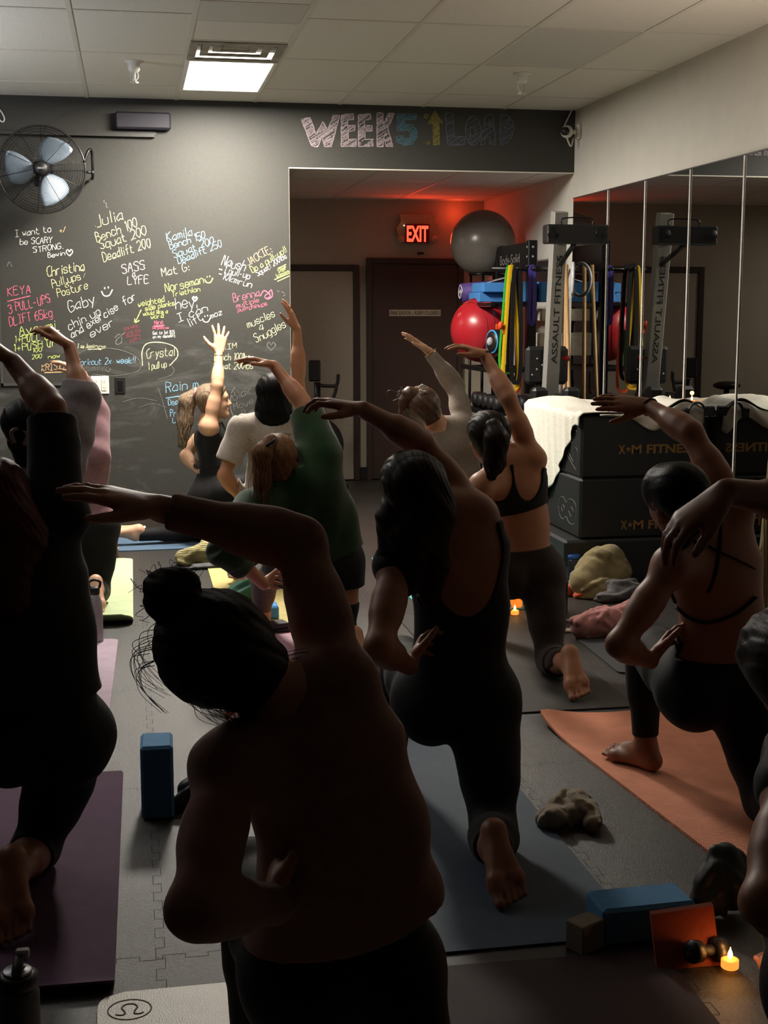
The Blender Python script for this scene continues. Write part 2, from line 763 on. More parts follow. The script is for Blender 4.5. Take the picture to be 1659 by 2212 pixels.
def floor_material():
    m = bpy.data.materials.new('speckled_rubber_floor')
    m.use_nodes = True
    nt = m.node_tree
    b = nt.nodes['Principled BSDF']
    b.inputs['Roughness'].default_value = 0.36
    b.inputs['Specular IOR Level'].default_value = 0.85
    tc = node(nt, 'ShaderNodeTexCoord')
    n1 = node(nt, 'ShaderNodeTexNoise', Scale=110.0, Detail=5.0, Roughness=0.8)
    nt.links.new(tc.outputs['Object'], n1.inputs['Vector'])
    r1 = node(nt, 'ShaderNodeValToRGB')
    r1.color_ramp.elements[0].position, r1.color_ramp.elements[1].position = 0.40, 0.66
    r1.color_ramp.elements[0].color = rgb(24, 23, 22)
    r1.color_ramp.elements[1].color = rgb(82, 78, 73)
    nt.links.new(n1.outputs['Fac'], r1.inputs['Fac'])
    n2 = node(nt, 'ShaderNodeTexNoise', Scale=3.0, Detail=5.0)
    nt.links.new(tc.outputs['Object'], n2.inputs['Vector'])
    mx = node(nt, 'ShaderNodeMix')
    mx.data_type = 'RGBA'
    mx.blend_type = 'MULTIPLY'
    mx.inputs['Factor'].default_value = 0.45
    nt.links.new(r1.outputs['Color'], mx.inputs['A'])
    nt.links.new(n2.outputs['Color'], mx.inputs['B'])
    nt.links.new(mx.outputs['Result'], b.inputs['Base Color'])
    bp = node(nt, 'ShaderNodeBump', Strength=0.55, Distance=0.004)
    nt.links.new(n1.outputs['Fac'], bp.inputs['Height'])
    nt.links.new(bp.outputs['Normal'], b.inputs['Normal'])
    return m


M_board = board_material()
M_floor = floor_material()


def struct(name, mb, m, parent=None):
    o = mb.obj(name, m, parent)
    if parent is None:
        o['kind'] = 'structure'
    return o


X0 = -3.2
Y0 = -0.6
floor = struct('floor', MB().box((X0, Y0, -0.1), (XR + TH, DR + TH, 0)), M_floor)
# interlocking seams of the rubber tiles
mb = MB()
M_seam = mat('floor_seam', rgb(30, 29, 28), 0.9)
seam_x = [-1.18, 0.03, 1.24, 2.45]
seam_y = [1.95, 3.15, 4.35, 5.55, 6.75, 7.95, 9.15]


def jig(p0, p1, amp=0.022, pitch=0.11):
    p0, p1 = A(*p0), A(*p1)
    L = np.linalg.norm(p1 - p0)
    t = (p1 - p0) / L
    n = A(-t[1], t[0], 0)
    pts, s = [], 0
    k = 0
    while s < L:
        o = amp if k % 2 else -amp
        pts += [p0 + t * s + n * o * 0.5, p0 + t * min(s + pitch * 0.5, L) + n * o * 0.5]
        s += pitch * 0.5
        k += 1
    for a, b in zip(pts[:-1], pts[1:]):
        d = b - a
        ln = np.linalg.norm(d)
        if ln < 1e-6:
            continue
        q = np.array([-d[1], d[0], 0]) / ln * 0.0008
        mb.add([a - q, b - q, b + q, a + q], [(0, 1, 2, 3)])


for x in seam_x:
    jig((x, 1.0, 0.0007), (x, 9.7, 0.0007))
for y in seam_y:
    jig((X0 + 0.1, y, 0.0007), (XR - 0.05, y, 0.0007))
mb.obj('tile_seams', M_seam, floor)

# chalkboard wall with its opening and header
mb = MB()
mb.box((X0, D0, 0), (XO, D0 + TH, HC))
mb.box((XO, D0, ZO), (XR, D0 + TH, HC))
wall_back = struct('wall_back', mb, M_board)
# a panel of older chalkboard with a proud edge (its frame shows as a thin rail)
a, b = P(6, 828, D0), P(205, 826, D0)
mb = MB()
mb.box((a[0] - 0.01, D0 - 0.012, a[2] - 0.018), (b[0], D0 - 0.0005, a[2] + 0.0))
c = P(8, 470, D0)
mb.box((a[0] - 0.012, D0 - 0.012, a[2] - 0.018), (a[0] + 0.006, D0 - 0.0005, c[2]))
mb.obj('board_edge', mat('board_edge_paint', rgb(66, 64, 62), 0.6), wall_back)
# slim ledge below the ceiling
a, b = P(-40, 286, D0), P(334, 296, D0)
mb = MB().box((a[0], D0 - 0.045, b[2] - 0.006), (b[0], D0 - 0.0005, b[2] + 0.012))
mb.box((a[0], D0 - 0.012, b[2] + 0.012), (b[0] + 0.01, D0 - 0.0005, b[2] + 0.035))
tag(mb.obj('wall_ledge', mat('board_grey_metal', rgb(52, 50, 47), 0.5), None), 'long slim dark ledge on the chalkboard wall behind the fan', 'ledge')
base = struct('baseboard_back', MB().box((X0, D0 - 0.014, 0), (XO, D0 - 0.0005, 0.105), 0.004), mat('dark_baseboard', rgb(52, 49, 45), 0.5))
mb = MB().box((XO, D0, 0), (XO + 0.004, D0 + TH, ZO))
struct('trim_1', mb, mat('jamb_grey', rgb(120, 116, 108), 0.7))

# mirror wall side
mb = MB()
mb.box((XR, Y0, 0), (XR + TH, DR + TH, HC))
wall_right = struct('wall_right', mb, M_white)
# recess behind the opening
struct('wall_rear', MB().box((-1.2, DR, 0), (XR, DR + TH, ZO + 0.1)), M_rear)
struct('wall_recess_side', MB().box((-1.32, D0 + TH, 0), (-1.2, DR + TH, ZO + 0.1)), M_rear)
struct('baseboard_rear', MB().box((-1.2, DR - 0.012, 0), (XR, DR - 0.0005, 0.12), 0.003), M_rubber)

# ceilings
ceil = struct('ceiling', MB().box((X0, Y0, HC), (LX0 - 0.01, D0, HC + 0.1)).box((LX1 + 0.01, Y0, HC), (XR, D0, HC + 0.1))
              .box((LX0 - 0.01, Y0, HC), (LX1 + 0.01, 7.66, HC + 0.1)).box((LX0 - 0.01, LY1 + 0.01, HC), (LX1 + 0.01, D0, HC + 0.1))
              .box((LX0 - 0.01, 7.66, HC + 0.06), (LX1 + 0.01, LY1 + 0.01, HC + 0.1)), M_ceil)
mb = MB()
gx = [-0.256 - 0.587 * 2, -0.256 - 0.587, -0.256, 0.348, 0.893, 1.49, 2.09, 2.69]
for x in gx:
    mb.box((x - 0.012, Y0, HC - 0.004), (x + 0.012, D0, HC + 0.002))
ycol = {0: [9.22, 8.09, 7.0, 5.9, 4.8], 1: [7.67, 7.16, 6.6, 5.5]}
edges = [X0] + gx + [XR]
for i in range(len(edges) - 1):
    xa, xb = edges[i], edges[i + 1]
    ys = [9.34, 7.66, 7.16, 6.72, 6.1, 5.0] if abs(xa - 0.348) < 0.01 else [9.22, 8.12, 7.02, 5.9, 4.8]
    for y in ys:
        mb.box((xa, y - 0.011, HC - 0.0035), (xb, y + 0.011, HC + 0.002))
mb.obj('ceiling_grid', M_grid, ceil)
# one plain metal-faced tile in the grid
mb = MB().box((2.10, 7.05, HC - 0.0025), (2.68, 8.1, HC + 0.001))
o = mb.obj('smooth_tile', mat('smooth_tile', rgb(205, 201, 192), 0.7, var=0.02), ceil)
mb = MB().box((0.36, 6.74, HC - 0.0025), (0.88, 7.15, HC + 0.001))
o = mb.obj('smooth_tile', mat('smooth_tile', rgb(205, 201, 192), 0.7, var=0.02), ceil)

ceil2 = struct('ceiling_recess', MB().box((-1.2, D0 + 0.012, ZO - 0.001), (XR, DR, ZO + 0.1)), M_ceil)
mb = MB()
for x in (0.6, 1.2, 1.8, 2.4, 3.0):
    mb.box((x - 0.012, D0 + 0.01, ZO - 0.004), (x + 0.012, DR, ZO + 0.001))
for y in (10.6, 11.75):
    mb.box((-1.2, y - 0.012, ZO - 0.0035), (XR, y + 0.012, ZO + 0.001))
mb.obj('ceiling_grid', M_grid, ceil2)
struct('trim_2', MB().box((XO, D0 - 0.001, ZO - 0.006), (XR, D0 + 0.01, ZO + 0.002)), M_grid)

# doors of the recess
M_frame = mat('dark_door_frame', rgb(52, 36, 30), 0.5)
M_fdoor = mat('fire_door', rgb(58, 38, 30), 0.5, var=0.1, scale=4)
M_ldoor = mat('pale_door', rgb(176, 167, 152), 0.6, var=0.04)


def door(name, x0, x1, h, m, fw=0.06):
    fr = MB()
    y0, y1 = DR - 0.05, DR - 0.0005
    fr.box((x0, y0, 0), (x0 + fw, y1, h), 0.004)
    fr.box((x1 - fw, y0, 0), (x1, y1, h), 0.004)
    fr.box((x0 + fw, y0, h - fw), (x1 - fw, y1, h), 0.004)
    d = MB().box((x0 + fw, DR - 0.03, 0.01), (x1 - fw, DR - 0.002, h - fw), 0.003)
    o = d.obj(name, m)
    o['kind'] = 'structure'
    fr.obj('door_frame', M_frame, o)
    return o


xa = P(776, 700, DR - 0.03)[0]
d1 = door('door_1', xa - 1.0, xa, P(760, 572, DR - 0.03)[2], M_ldoor, 0.055)
xa, xb = P(792, 700, DR - 0.03)[0], P(1000, 700, DR - 0.03)[0]
d2 = door('door_2', xa, xb, P(800, 557, DR - 0.03)[2], M_fdoor, 0.05)
mb = MB()
mb.cyl((xb - 0.12, DR - 0.03, 1.0), (xb - 0.12, DR - 0.09, 1.0), 0.012).cyl((xb - 0.12, DR - 0.085, 1.0), (xb - 0.24, DR - 0.085, 1.0), 0.01)
mb.obj('door_handle', mat('brushed_steel', rgb(150, 148, 145), 0.3, 0.9), d2)

# mirrors: panels with pale edge strips between them
M_mirror = mat('mirror_glass', rgb(196, 198, 196), 0.01, 1.0, var=0.0)
M_strip = mat('pale_mirror_strip', rgb(235, 232, 225), 0.4)
sy = [PX(1316, 420, XR)[1], PX(1396, 420, XR)[1], PX(1493, 420, XR)[1], PX(1609, 420, XR)[1]]
ys = [D0 - 0.01] + sy + [sy[-1] - (sy[-2] - sy[-1]), sy[-1] - 2 * (sy[-2] - sy[-1]), sy[-1] - 3 * (sy[-2] - sy[-1])]
print('mirror ys', ys)
words5 = ['fifth', 'fourth', 'third', 'second', 'first']
labs = ['wall mirror panel beside the rack at the chalkboard corner', 'wall mirror panel showing the coloured bands and wooden poles',
        'wall mirror panel showing the grey machine post', 'wall mirror panel above the lettered black boxes, cut by two pale strips',
        'wall mirror panel at the photo edge, past the last pale strip', None, None]
for i in range(5):
    ya, yb = ys[i + 1], ys[i]
    o = MB().box((XR - 0.006, ya + 0.003, 0.06), (XR - 0.001, yb - 0.003, MIRT)).obj('mirror_panel', M_mirror)
    tag(o, labs[i], 'mirror', 'wall mirrors')
    MB().box((XR - 0.012, ya - 0.007, 0.06), (XR - 0.0065, ya + 0.007, MIRT), 0.002).obj('edge_strip', M_strip, o)
    MB().box((XR - 0.010, ya + 0.003, MIRT), (XR - 0.001, yb - 0.003, MIRT + 0.008)).obj('top_rail', mat('mirror_rail', rgb(90, 88, 84), 0.4, 0.5), o)

# ------------------------------------------------------------------ ceiling fittings
M_glow = mat('troffer_lens', rgb(255, 250, 240), 0.4, var=0.0, emit=(1.0, 0.95, 0.86, 1), estr=7.0)
tro = empty('ceiling_light', (0.62, 8.77, HC), 'lit rectangular ceiling light panel above the instructor', 'ceiling light')
MB().box((LX0 + 0.025, LY0 + 0.025, HC - 0.008), (LX1 - 0.025, LY1 - 0.025, HC + 0.002)).obj('diffuser', M_glow, tro)
fr = MB()
for lo, hi in (((LX0, LY0), (LX1, LY0 + 0.026)), ((LX0, LY1 - 0.026), (LX1, LY1)), ((LX0, LY0 + 0.026), (LX0 + 0.026, LY1 - 0.026)), ((LX1 - 0.026, LY0 + 0.026), (LX1, LY1 - 0.026))):
    fr.box((lo[0], lo[1], HC - 0.012), (hi[0], hi[1], HC + 0.004), 0.003)
fr.obj('frame', mat('white_metal', rgb(232, 228, 220), 0.45), tro)

ven = empty('ceiling_vent', (0.62, 7.94, HC), 'dusty square air vent in the ceiling next to the lit panel', 'air vent')
x0, x1, y0, y1 = LX0 + 0.004, LX1 - 0.004, 7.675, LY0 - 0.004
fr = MB()
for k, (ins, z) in enumerate(((0.0, 0.0), (0.07, 0.014), (0.14, 0.026))):
    w = 0.045
    xa, xb, ya, yb, zz = x0 + ins, x1 - ins, y0 + ins, y1 - ins, HC + z - 0.012
    fr = MB()
    for lo, hi in (((xa, ya), (xb, ya + w)), ((xa, yb - w), (xb, yb)), ((xa, ya + w), (xa + w, yb - w)), ((xb - w, ya + w), (xb, yb - w))):
        fr.box((lo[0], lo[1], zz), (hi[0], hi[1], zz + 0.012), 0.003)
    fr.obj('frame' if k == 0 else 'louvre_ring', M_dirt, ven)
MB().box((x0 + 0.19, y0 + 0.19, HC + 0.02), (x1 - 0.19, y1 - 0.19, HC + 0.03)).obj('centre_plate', M_dirt, ven)
MB().box((x0, y0, HC + 0.045), (x1, y1, HC + 0.055)).obj('duct_backing', mat('dark_duct', rgb(30, 28, 26), 0.9), ven)

M_spr = mat('sprinkler_white', rgb(225, 222, 214), 0.5)
for k, (px, py, lab) in enumerate(((289, 132, 'white sprinkler head hanging from the ceiling by the lit panel'),
                                   (1128, 158, 'white sprinkler head hanging from the ceiling near the mirror wall'))):
    q = FL(px, py, HC)
    if k == 0:
        s0 = empty('ceiling_sprinkler', q, lab, 'sprinkler', 'ceiling sprinklers')
        MB().lathe(q, [(0.055, 0.0), (0.055, -0.006), (0.036, -0.012), (0.034, -0.05), (0.026, -0.062), (0.0, -0.064)]).obj('collar', M_spr, s0)
        MB().cyl(q + A(0, 0, -0.06), q + A(0, 0, -0.105), 0.009).tube(smooth_path([q + A(-0.018, 0, -0.062), q + A(-0.022, 0, -0.09), q + A(0, 0, -0.118)]), 0.004, 6).tube(
            smooth_path([q + A(0.018, 0, -0.062), q + A(0.022, 0, -0.09), q + A(0, 0, -0.118)]), 0.004, 6).obj('nozzle', M_spr, s0)
        MB().lathe(q + A(0, 0, -0.118), [(0.024, 0), (0.026, -0.003), (0.006, -0.007)]).obj('deflector', M_spr, s0)
    else:
        s1 = s0.copy()
        COL.objects.link(s1)
        s1.location = tuple(q)
        s1['label'] = lab
        for ch in s0.children:
            c = ch.copy()
            c.parent = s1
            COL.objects.link(c)

# security camera in the corner
q = P(1240, 285, D0 - 0.12)
q[0] = XR - 0.10
cm = empty('security_camera', q, 'small white security camera in the corner beside the lettered header', 'camera')
MB().sphere(q, (0.045, 0.05, 0.045)).obj('camera_body', M_white, cm)
MB().cyl(q + A(-0.02, -0.03, 0.0), q + A(-0.035, -0.058, -0.004), 0.03).obj('lens', M_black, cm)
MB().box((XR - 0.03, q[1] - 0.03, q[2] - 0.05), (XR - 0.001, q[1] + 0.03, q[2] + 0.06), 0.01).cyl(q + A(0.03, 0, 0), (XR - 0.02, q[1], q[2]), 0.015).obj('wall_bracket', M_white, cm)
MB().tube(smooth_path([q + A(0.06, 0.03, -0.04), q + A(0.03, 0.0, -0.10), q + A(-0.005, 0.0, -0.03)]), 0.006, 8).obj('cable', M_white, cm)
MB().tube(smooth_path([q + A(0.0, 0.06, 0.05), q + A(0.05, 0.07, 0.15), q + A(0.07, 0.08, 0.20)]), 0.005, 8).obj('cable', M_white, cm)

# ------------------------------------------------------------------ mats on the floor


def rot2(a):
    c, s = math.cos(a), math.sin(a)
    return np.array([[c, -s, 0], [s, c, 0], [0, 0, 1]])


def yoga_mat(name, x0, x1, y0, y1, m, label, ang=0.0, th=0.006, rad=0.03, curl_near=0.0, curl_far=0.0, curl_corner=0.0, z0=0.001, about=None, curl_len=0.14):
    """a thin rolled-out mat; its ends may lift off the floor"""
    nx, ny = 24, 90
    xs = np.linspace(0, 1, nx)
    ysn = np.linspace(0, 1, ny)
    w, l = x1 - x0, y1 - y0
    V = np.zeros((nx, ny, 3))
    for i, a in enumerate(xs):
        for j, b in enumerate(ysn):
            x, y = a * w, b * l
            # rounded corners: pull the ends in
            e = min(y, l - y)
            if e < rad:
                ins = rad - math.sqrt(max(rad * rad - (rad - e) ** 2, 0))
            else:
                ins = 0
            xx = ins + (w - 2 * ins) * a
            z = z0
            if curl_near and y < curl_len:
                z += curl_near * ((curl_len - y) / curl_len) ** 2
            if curl_far and y > l - curl_len:
                z += curl_far * ((y - l + curl_len) / curl_len) ** 2
            if curl_corner:
                dd = math.hypot(xx, l - y)
                if dd < 0.34:
                    z += curl_corner * ((0.34 - dd) / 0.34) ** 2
            V[i, j] = (x0 + xx, y0 + y, z)
    V = V.reshape(-1, 3)
    top = V + A(0, 0, th)
    c = A((x0 + x1) / 2, (y0 + y1) / 2, 0) if about is None else A(*about)
    R = rot2(ang)
    mb = MB()
    F = []

    def I(i, j, t):
        return (t * nx * ny) + i * ny + j
    for i in range(nx - 1):
        for j in range(ny - 1):
            F.append((I(i, j, 1), I(i + 1, j, 1), I(i + 1, j + 1, 1), I(i, j + 1, 1)))
            F.append((I(i, j, 0), I(i, j + 1, 0), I(i + 1, j + 1, 0), I(i + 1, j, 0)))
    for i in range(nx - 1):
        F.append((I(i, 0, 0), I(i + 1, 0, 0), I(i + 1, 0, 1), I(i, 0, 1)))
        F.append((I(i, ny - 1, 0), I(i, ny - 1, 1), I(i + 1, ny - 1, 1), I(i + 1, ny - 1, 0)))
    for j in range(ny - 1):
        F.append((I(0, j, 0), I(0, j, 1), I(0, j + 1, 1), I(0, j + 1, 0)))
        F.append((I(nx - 1, j, 0), I(nx - 1, j + 1, 0), I(nx - 1, j + 1, 1), I(nx - 1, j, 1)))
    W3 = np.vstack([V, top])
    W3 = (W3 - c) @ R.T + c
    mb.add(W3, F, False)
    o = mb.obj(name, m, None, loc=c)
    return tag(o, label, 'yoga mat', 'yoga mats')


def mat_rub(name, r, g, b, rough=0.7, **kw):
    return mat(name, rgb(r, g, b), rough, var=0.08, scale=12, bump=0.15, bscale=300, spec=0.35, **kw)


yoga_mat('yoga_mat', -0.135, 1.05, 8.90, 9.52, mat_rub('slate_blue_mat', 78, 100, 122), 'slate blue yoga mat laid along the chalkboard wall under the instructor', ang=0.05, about=(-0.135, 8.9, 0))
yoga_mat('yoga_mat', -0.64, -0.028, 6.74, 8.63, mat_rub('pale_green_mat', 190, 206, 160), 'pale green yoga mat with rounded corners and a lifted end', rad=0.06, curl_near=0.055)
yoga_mat('yoga_mat', -0.73, -0.115, 4.76, 6.46, mat_rub('lavender_mat', 178, 156, 172), 'lavender yoga mat behind the pale bottle, its end slightly lifted', ang=-0.019, curl_near=0.02)
yoga_mat('yoga_mat', -0.69, -0.072, 3.0, 4.53, mat_rub('purple_mat', 74, 44, 70, 0.85), 'dark purple yoga mat under the bare calf', ang=-0.008, th=0.007, rad=0.008, curl_near=0.022, curl_len=0.07)
yoga_mat('yoga_mat', 0.42, 1.04, 6.62, 8.24, mat_rub('straw_yellow_mat', 196, 180, 118), 'straw yellow yoga mat with a white sock resting on it', rad=0.01)
yoga_mat('yoga_mat', 0.36, 1.00, 4.86, 6.43, mat_rub('dusty_pink_mat', 176, 140, 158), 'dusty pink yoga mat beside the tealight and black books', ang=0.02, curl_near=0.012)
yoga_mat('yoga_mat', 0.60, 1.212, 3.04, 4.82, mat_rub('dark_slate_mat', 74, 86, 100), 'dark slate yoga mat under the person with long straight hair', ang=0.005)
yoga_mat('yoga_mat', 1.30, 1.93, 4.94, 6.70, mat_rub('charcoal_mat', 66, 62, 58), 'charcoal yoga mat under the bare foot with visible sole', ang=0.0, rad=0.012)
yoga_mat('yoga_mat', 2.045, 2.66, 5.42, 6.05, mat_rub('smoke_grey_mat', 62, 62, 64), 'smoke grey yoga mat partly hidden behind the peach mat', ang=-0.03)
yoga_mat('yoga_mat', 0.60, 1.22, 1.35, 2.965, mat_rub('dark_plum_mat', 58, 40, 42), 'dark plum yoga mat at the lower photo edge by the tealight', ang=-0.02)

# turquoise mat with a fine drawn pattern
m = mat_rub('turquoise_mat', 96, 178, 176)
nt = m.node_tree
vo = node(nt, 'ShaderNodeTexVoronoi', Scale=9.0)
vo.feature = 'DISTANCE_TO_EDGE'
tc = node(nt, 'ShaderNodeTexCoord')
nt.links.new(tc.outputs['Object'], vo.inputs['Vector'])
rp = node(nt, 'ShaderNodeValToRGB')
rp.color_ramp.elements[0].position, rp.color_ramp.elements[1].position = 0.02, 0.05
rp.color_ramp.elements[0].color, rp.color_ramp.elements[1].color = rgb(40, 96, 120), rgb(104, 186, 180)
nt.links.new(vo.outputs['Distance'], rp.inputs['Fac'])
nt.links.new(rp.outputs['Color'], nt.nodes['Principled BSDF'].inputs['Base Color'])
yoga_mat('yoga_mat', 1.46, 2.08, 6.75, 8.36, m, 'turquoise yoga mat with a fine line pattern', rad=0.008)

# peach mat, finely ribbed across
m = mat_rub('peach_mat', 226, 148, 116)
nt = m.node_tree
tc = node(nt, 'ShaderNodeTexCoord')
wv = node(nt, 'ShaderNodeTexWave', Scale=30.0, Distortion=0.0)
wv.bands_direction = 'Y'
nt.links.new(tc.outputs['Object'], wv.inputs['Vector'])
bp = node(nt, 'ShaderNodeBump', Strength=0.4, Distance=0.005)
nt.links.new(wv.outputs['Fac'], bp.inputs['Height'])
nt.links.new(bp.outputs['Normal'], nt.nodes['Principled BSDF'].inputs['Normal'])
yoga_mat('yoga_mat', 1.49, 2.10, 3.10, 4.84, m, 'peach orange ribbed yoga mat with one corner curled up', ang=0.085, about=(1.49, 4.8, 0), th=0.010, rad=0.05, curl_corner=0.045)

# pale marbled mat with a stamped emblem
m = mat_rub('pale_marbled_mat', 222, 214, 202, 0.38)
pm = yoga_mat('yoga_mat', -0.105, 0.56, 1.30, 2.985, m, 'pale marbled yoga mat with a round stamped emblem at its corner', ang=0.012, rad=0.06)
M_stamp = mat('grey_stamp', rgb(96, 90, 84), 0.7)
ec = FL(280, 2180, 0.0078)
mb = MB()
rr = 0.048
mb.tube([ec + A(rr * math.cos(t), rr * math.sin(t) * 0.92, 0) for t in np.linspace(0, 2 * PI, 40, endpoint=False)], 0.0016, 5, closed=True, flat=0.3)
om = [(-0.75, -0.42), (-0.5, -0.55), (-0.25, -0.45), (-0.3, -0.1), (-0.42, 0.2), (-0.28, 0.52), (0, 0.62), (0.28, 0.52), (0.42, 0.2), (0.3, -0.1), (0.25, -0.45), (0.5, -0.55), (0.75, -0.42)]
mb.tube(smooth_path([ec + A(x * rr * 0.85, y * rr * 0.85, 0) for x, y in om], 5), 0.0022, 5, flat=0.3)
mb.obj('stamped_emblem', M_stamp, pm)

# ------------------------------------------------------------------ blocks, bottles and small things on the floor
M_blue = mat('blue_foam', rgb(74, 128, 170), 0.85, var=0.06, scale=40, bump=0.1, bscale=300)
M_blue2 = mat('bright_blue_foam', rgb(70, 138, 206), 0.8, var=0.05, scale=40, bump=0.1, bscale=300)


def foam(name, lo, hi, m, label, cat='yoga block', ang=0.0, group=None, bev=0.009):
    lo, hi = A(*lo), A(*hi)
    o = MB().box(lo, hi, bev, R=rot2(ang)).obj(name, m, None, loc=A((lo[0] + hi[0]) / 2, (lo[1] + hi[1]) / 2, lo[2]))
    return tag(o, label, cat, group)


q = FL(343, 1772)
foam('yoga_block', (q[0] - 0.05, q[1], 0.0005), (q[0] + 0.05, q[1] + 0.15, 0.235), M_blue, 'blue foam yoga block standing on end on the rubber floor', ang=-0.02)
foam('yoga_block', (1.10, 3.005, 0.0005), (1.345, 3.13, 0.098), M_blue, 'blue foam yoga block lying flat near the peach mat', ang=0.04)
foam('yoga_block', (0.555, 6.72, 0.0078), (0.70, 6.86, 0.075), M_blue2, 'small bright blue foam block beside the dark green cloth')


def bottle(name, base, prof, m, label, cap=None, capm=None, loop=False, cat='water bottle'):
    e = empty(name, base, label, cat, 'water bottles')
    MB().lathe(base, prof).obj('bottle_body', m, e)
    if cap:
        MB().lathe(A(*base), cap).obj('cap', capm, e)
    if loop:
        z = cap[-1][1]
        b = A(*base)
        MB().tube(smooth_path([b + A(-0.022, 0, z - 0.005), b + A(-0.026, 0, z + 0.022), b + A(0, 0, z + 0.034), b + A(0.026, 0, z + 0.022), b + A(0.022, 0, z - 0.005)]), 0.006, 8).obj('carry_loop', capm, e)
    return e


M_steel = mat('brushed_grey_steel', rgb(150, 148, 150), 0.4, 0.5)
M_pale = mat('pale_powder_coat', rgb(168, 160, 164), 0.5)
M_clear = mat('smoky_blue_plastic', rgb(96, 120, 150), 0.15, trans=0.75, spec=0.5)
q = FL(208, 1388)
bottle('water_bottle', (q[0], q[1], 0.0005), [(0.030, 0), (0.034, 0.006), (0.034, 0.19), (0.024, 0.222), (0.021, 0.235)], M_pale, 'pale grey slim bottle standing by the lavender mat',
       [(0.022, 0.234), (0.024, 0.238), (0.024, 0.262), (0.018, 0.268)], M_black, True)
q = FL(1236, 1272)
e = bottle('water_bottle', (q[0], q[1], 0.0005), [(0.040, 0), (0.044, 0.008), (0.044, 0.13), (0.038, 0.145), (0.044, 0.16), (0.036, 0.178)], M_clear, 'clear bottle with bright blue flip cap by the black boxes',
           [(0.038, 0.176), (0.042, 0.18), (0.042, 0.198), (0.030, 0.204)], mat('blue_cap', rgb(50, 104, 200), 0.4), True)
q = FL(1211, 1322)
bottle('water_bottle', (q[0], q[1], 0.0005), [(0.034, 0), (0.036, 0.006), (0.036, 0.15), (0.024, 0.17)], M_blackm, 'black bottle with a pale cap behind the brown leggings',
       [(0.026, 0.168), (0.026, 0.19), (0.02, 0.195)], M_pale)
q = P(38, 2110, 2.72)
e = bottle('water_bottle', (q[0], q[1], 0.0005), [(0.040, 0), (0.043, 0.006), (0.043, q[2] - 0.035), (0.036, q[2] - 0.020)], mat('dark_grey_coat', rgb(70, 66, 66), 0.5, 0.3), 'dark grey bottle with black lid and tag by the purple mat',
           [(0.039, q[2] - 0.022), (0.041, q[2] - 0.018), (0.041, q[2] + 0.004), (0.030, q[2] + 0.010)], M_black)
b0 = A(q[0], q[1], q[2] + 0.010)
MB().lathe(b0, [(0.029, 0), (0.031, 0.003), (0.028, 0.006)]).obj('steel_disc', M_steel, e)
MB().tube(smooth_path([b0 + A(0.0, -0.03, 0.0), b0 + A(0.002, -0.01, 0.018), b0 + A(0.006, 0.02, 0.03), b0 + A(0.008, 0.028, 0.012)]), 0.011, 8, flat=0.35).obj('strap', M_black, e)
MB().box(b0 + A(-0.004, 0.010, 0.022), b0 + A(0.024, 0.030, 0.040), 0.003).obj('tag', mat('grey_label', rgb(150, 146, 144), 0.6), e)

M_flame = mat('candle_flame', rgb(255, 190, 90), 0.5, var=0.0, emit=(1.0, 0.50, 0.12, 1), estr=26.0)
M_wax = mat('amber_wax', rgb(255, 150, 60), 0.5, emit=(1.0, 0.30, 0.04, 1), estr=1.2)
M_amber = mat('amber_glass', rgb(214, 110, 30), 0.1, trans=0.6, emit=(1.0, 0.32, 0.04, 1), estr=0.5)
_tl = []


def tealight(base, label, k=1.0, power=0.5):
    b = A(*base)
    if not _tl:
        e = empty('tealight', b, label, 'candle', 'tealights')
        MB().lathe(b, [(0.019, 0), (0.021, 0.002), (0.021, 0.020), (0.017, 0.022), (0.006, 0.021)]).obj('cup', M_wax, e)
        MB().lathe(b + A(0, 0, 0.021), [(0.001, 0), (0.006, 0.007), (0.0055, 0.014), (0.002, 0.024), (0.0004, 0.030)]).obj('flame', M_flame, e)
        _tl.append(e)
    else:
        s = _tl[0]
        e = s.copy()
        COL.objects.link(e)
        e.location = tuple(b)
        e['label'] = label
        for ch in s.children:
            c = ch.copy()
            c.parent = e
            COL.objects.link(c)
    if power:
        point_light('tealight_glow', b + A(0, 0, 0.065), power, (1.0, 0.42, 0.12), 0.012)
    return e


q = FL(1112, 1330)
tealight((q[0], q[1], 0.007), 'tealight candle before the amber jar on charcoal mat', power=0.16)
q2 = FL(1118, 1318)
e = empty('amber_jar', (q2[0] + 0.005, q2[1] + 0.06, 0.007), 'glowing amber glass jar beside a tealight', 'jar')
MB().lathe((q2[0] + 0.005, q2[1] + 0.06, 0.007), [(0.034, 0), (0.037, 0.004), (0.037, 0.082), (0.033, 0.09)]).obj('jar_body', M_amber, e)
MB().lathe((q2[0] + 0.005, q2[1] + 0.06, 0.007), [(0.038, 0.0895), (0.039, 0.092), (0.039, 0.105), (0.034, 0.108)]).obj('lid', mat('dark_bronze', rgb(60, 40, 26), 0.5), e)
q3 = FL(1098, 1322)
o = MB().box((q3[0] - 0.028, q3[1] + 0.02, 0.007), (q3[0] + 0.012, q3[1] + 0.07, 0.10), 0.002, R=rot2(0.3)).obj('small_carton', mat('pale_carton', rgb(168, 170, 150), 0.7), None, loc=(q3[0], q3[1] + 0.04, 0.007))
tag(o, 'small pale carton standing beside the amber jar', 'box')
q = FL(643, 1368)
tealight((q[0], q[1] + 0.05, 0.0005), 'tealight candle at the far edge of the dusty pink mat', power=0.12)
q = FL(1576, 2096)
tealight((q[0], q[1], 0.0075), 'tealight candle glowing beside the orange notebook at the photo edge', power=0.16)

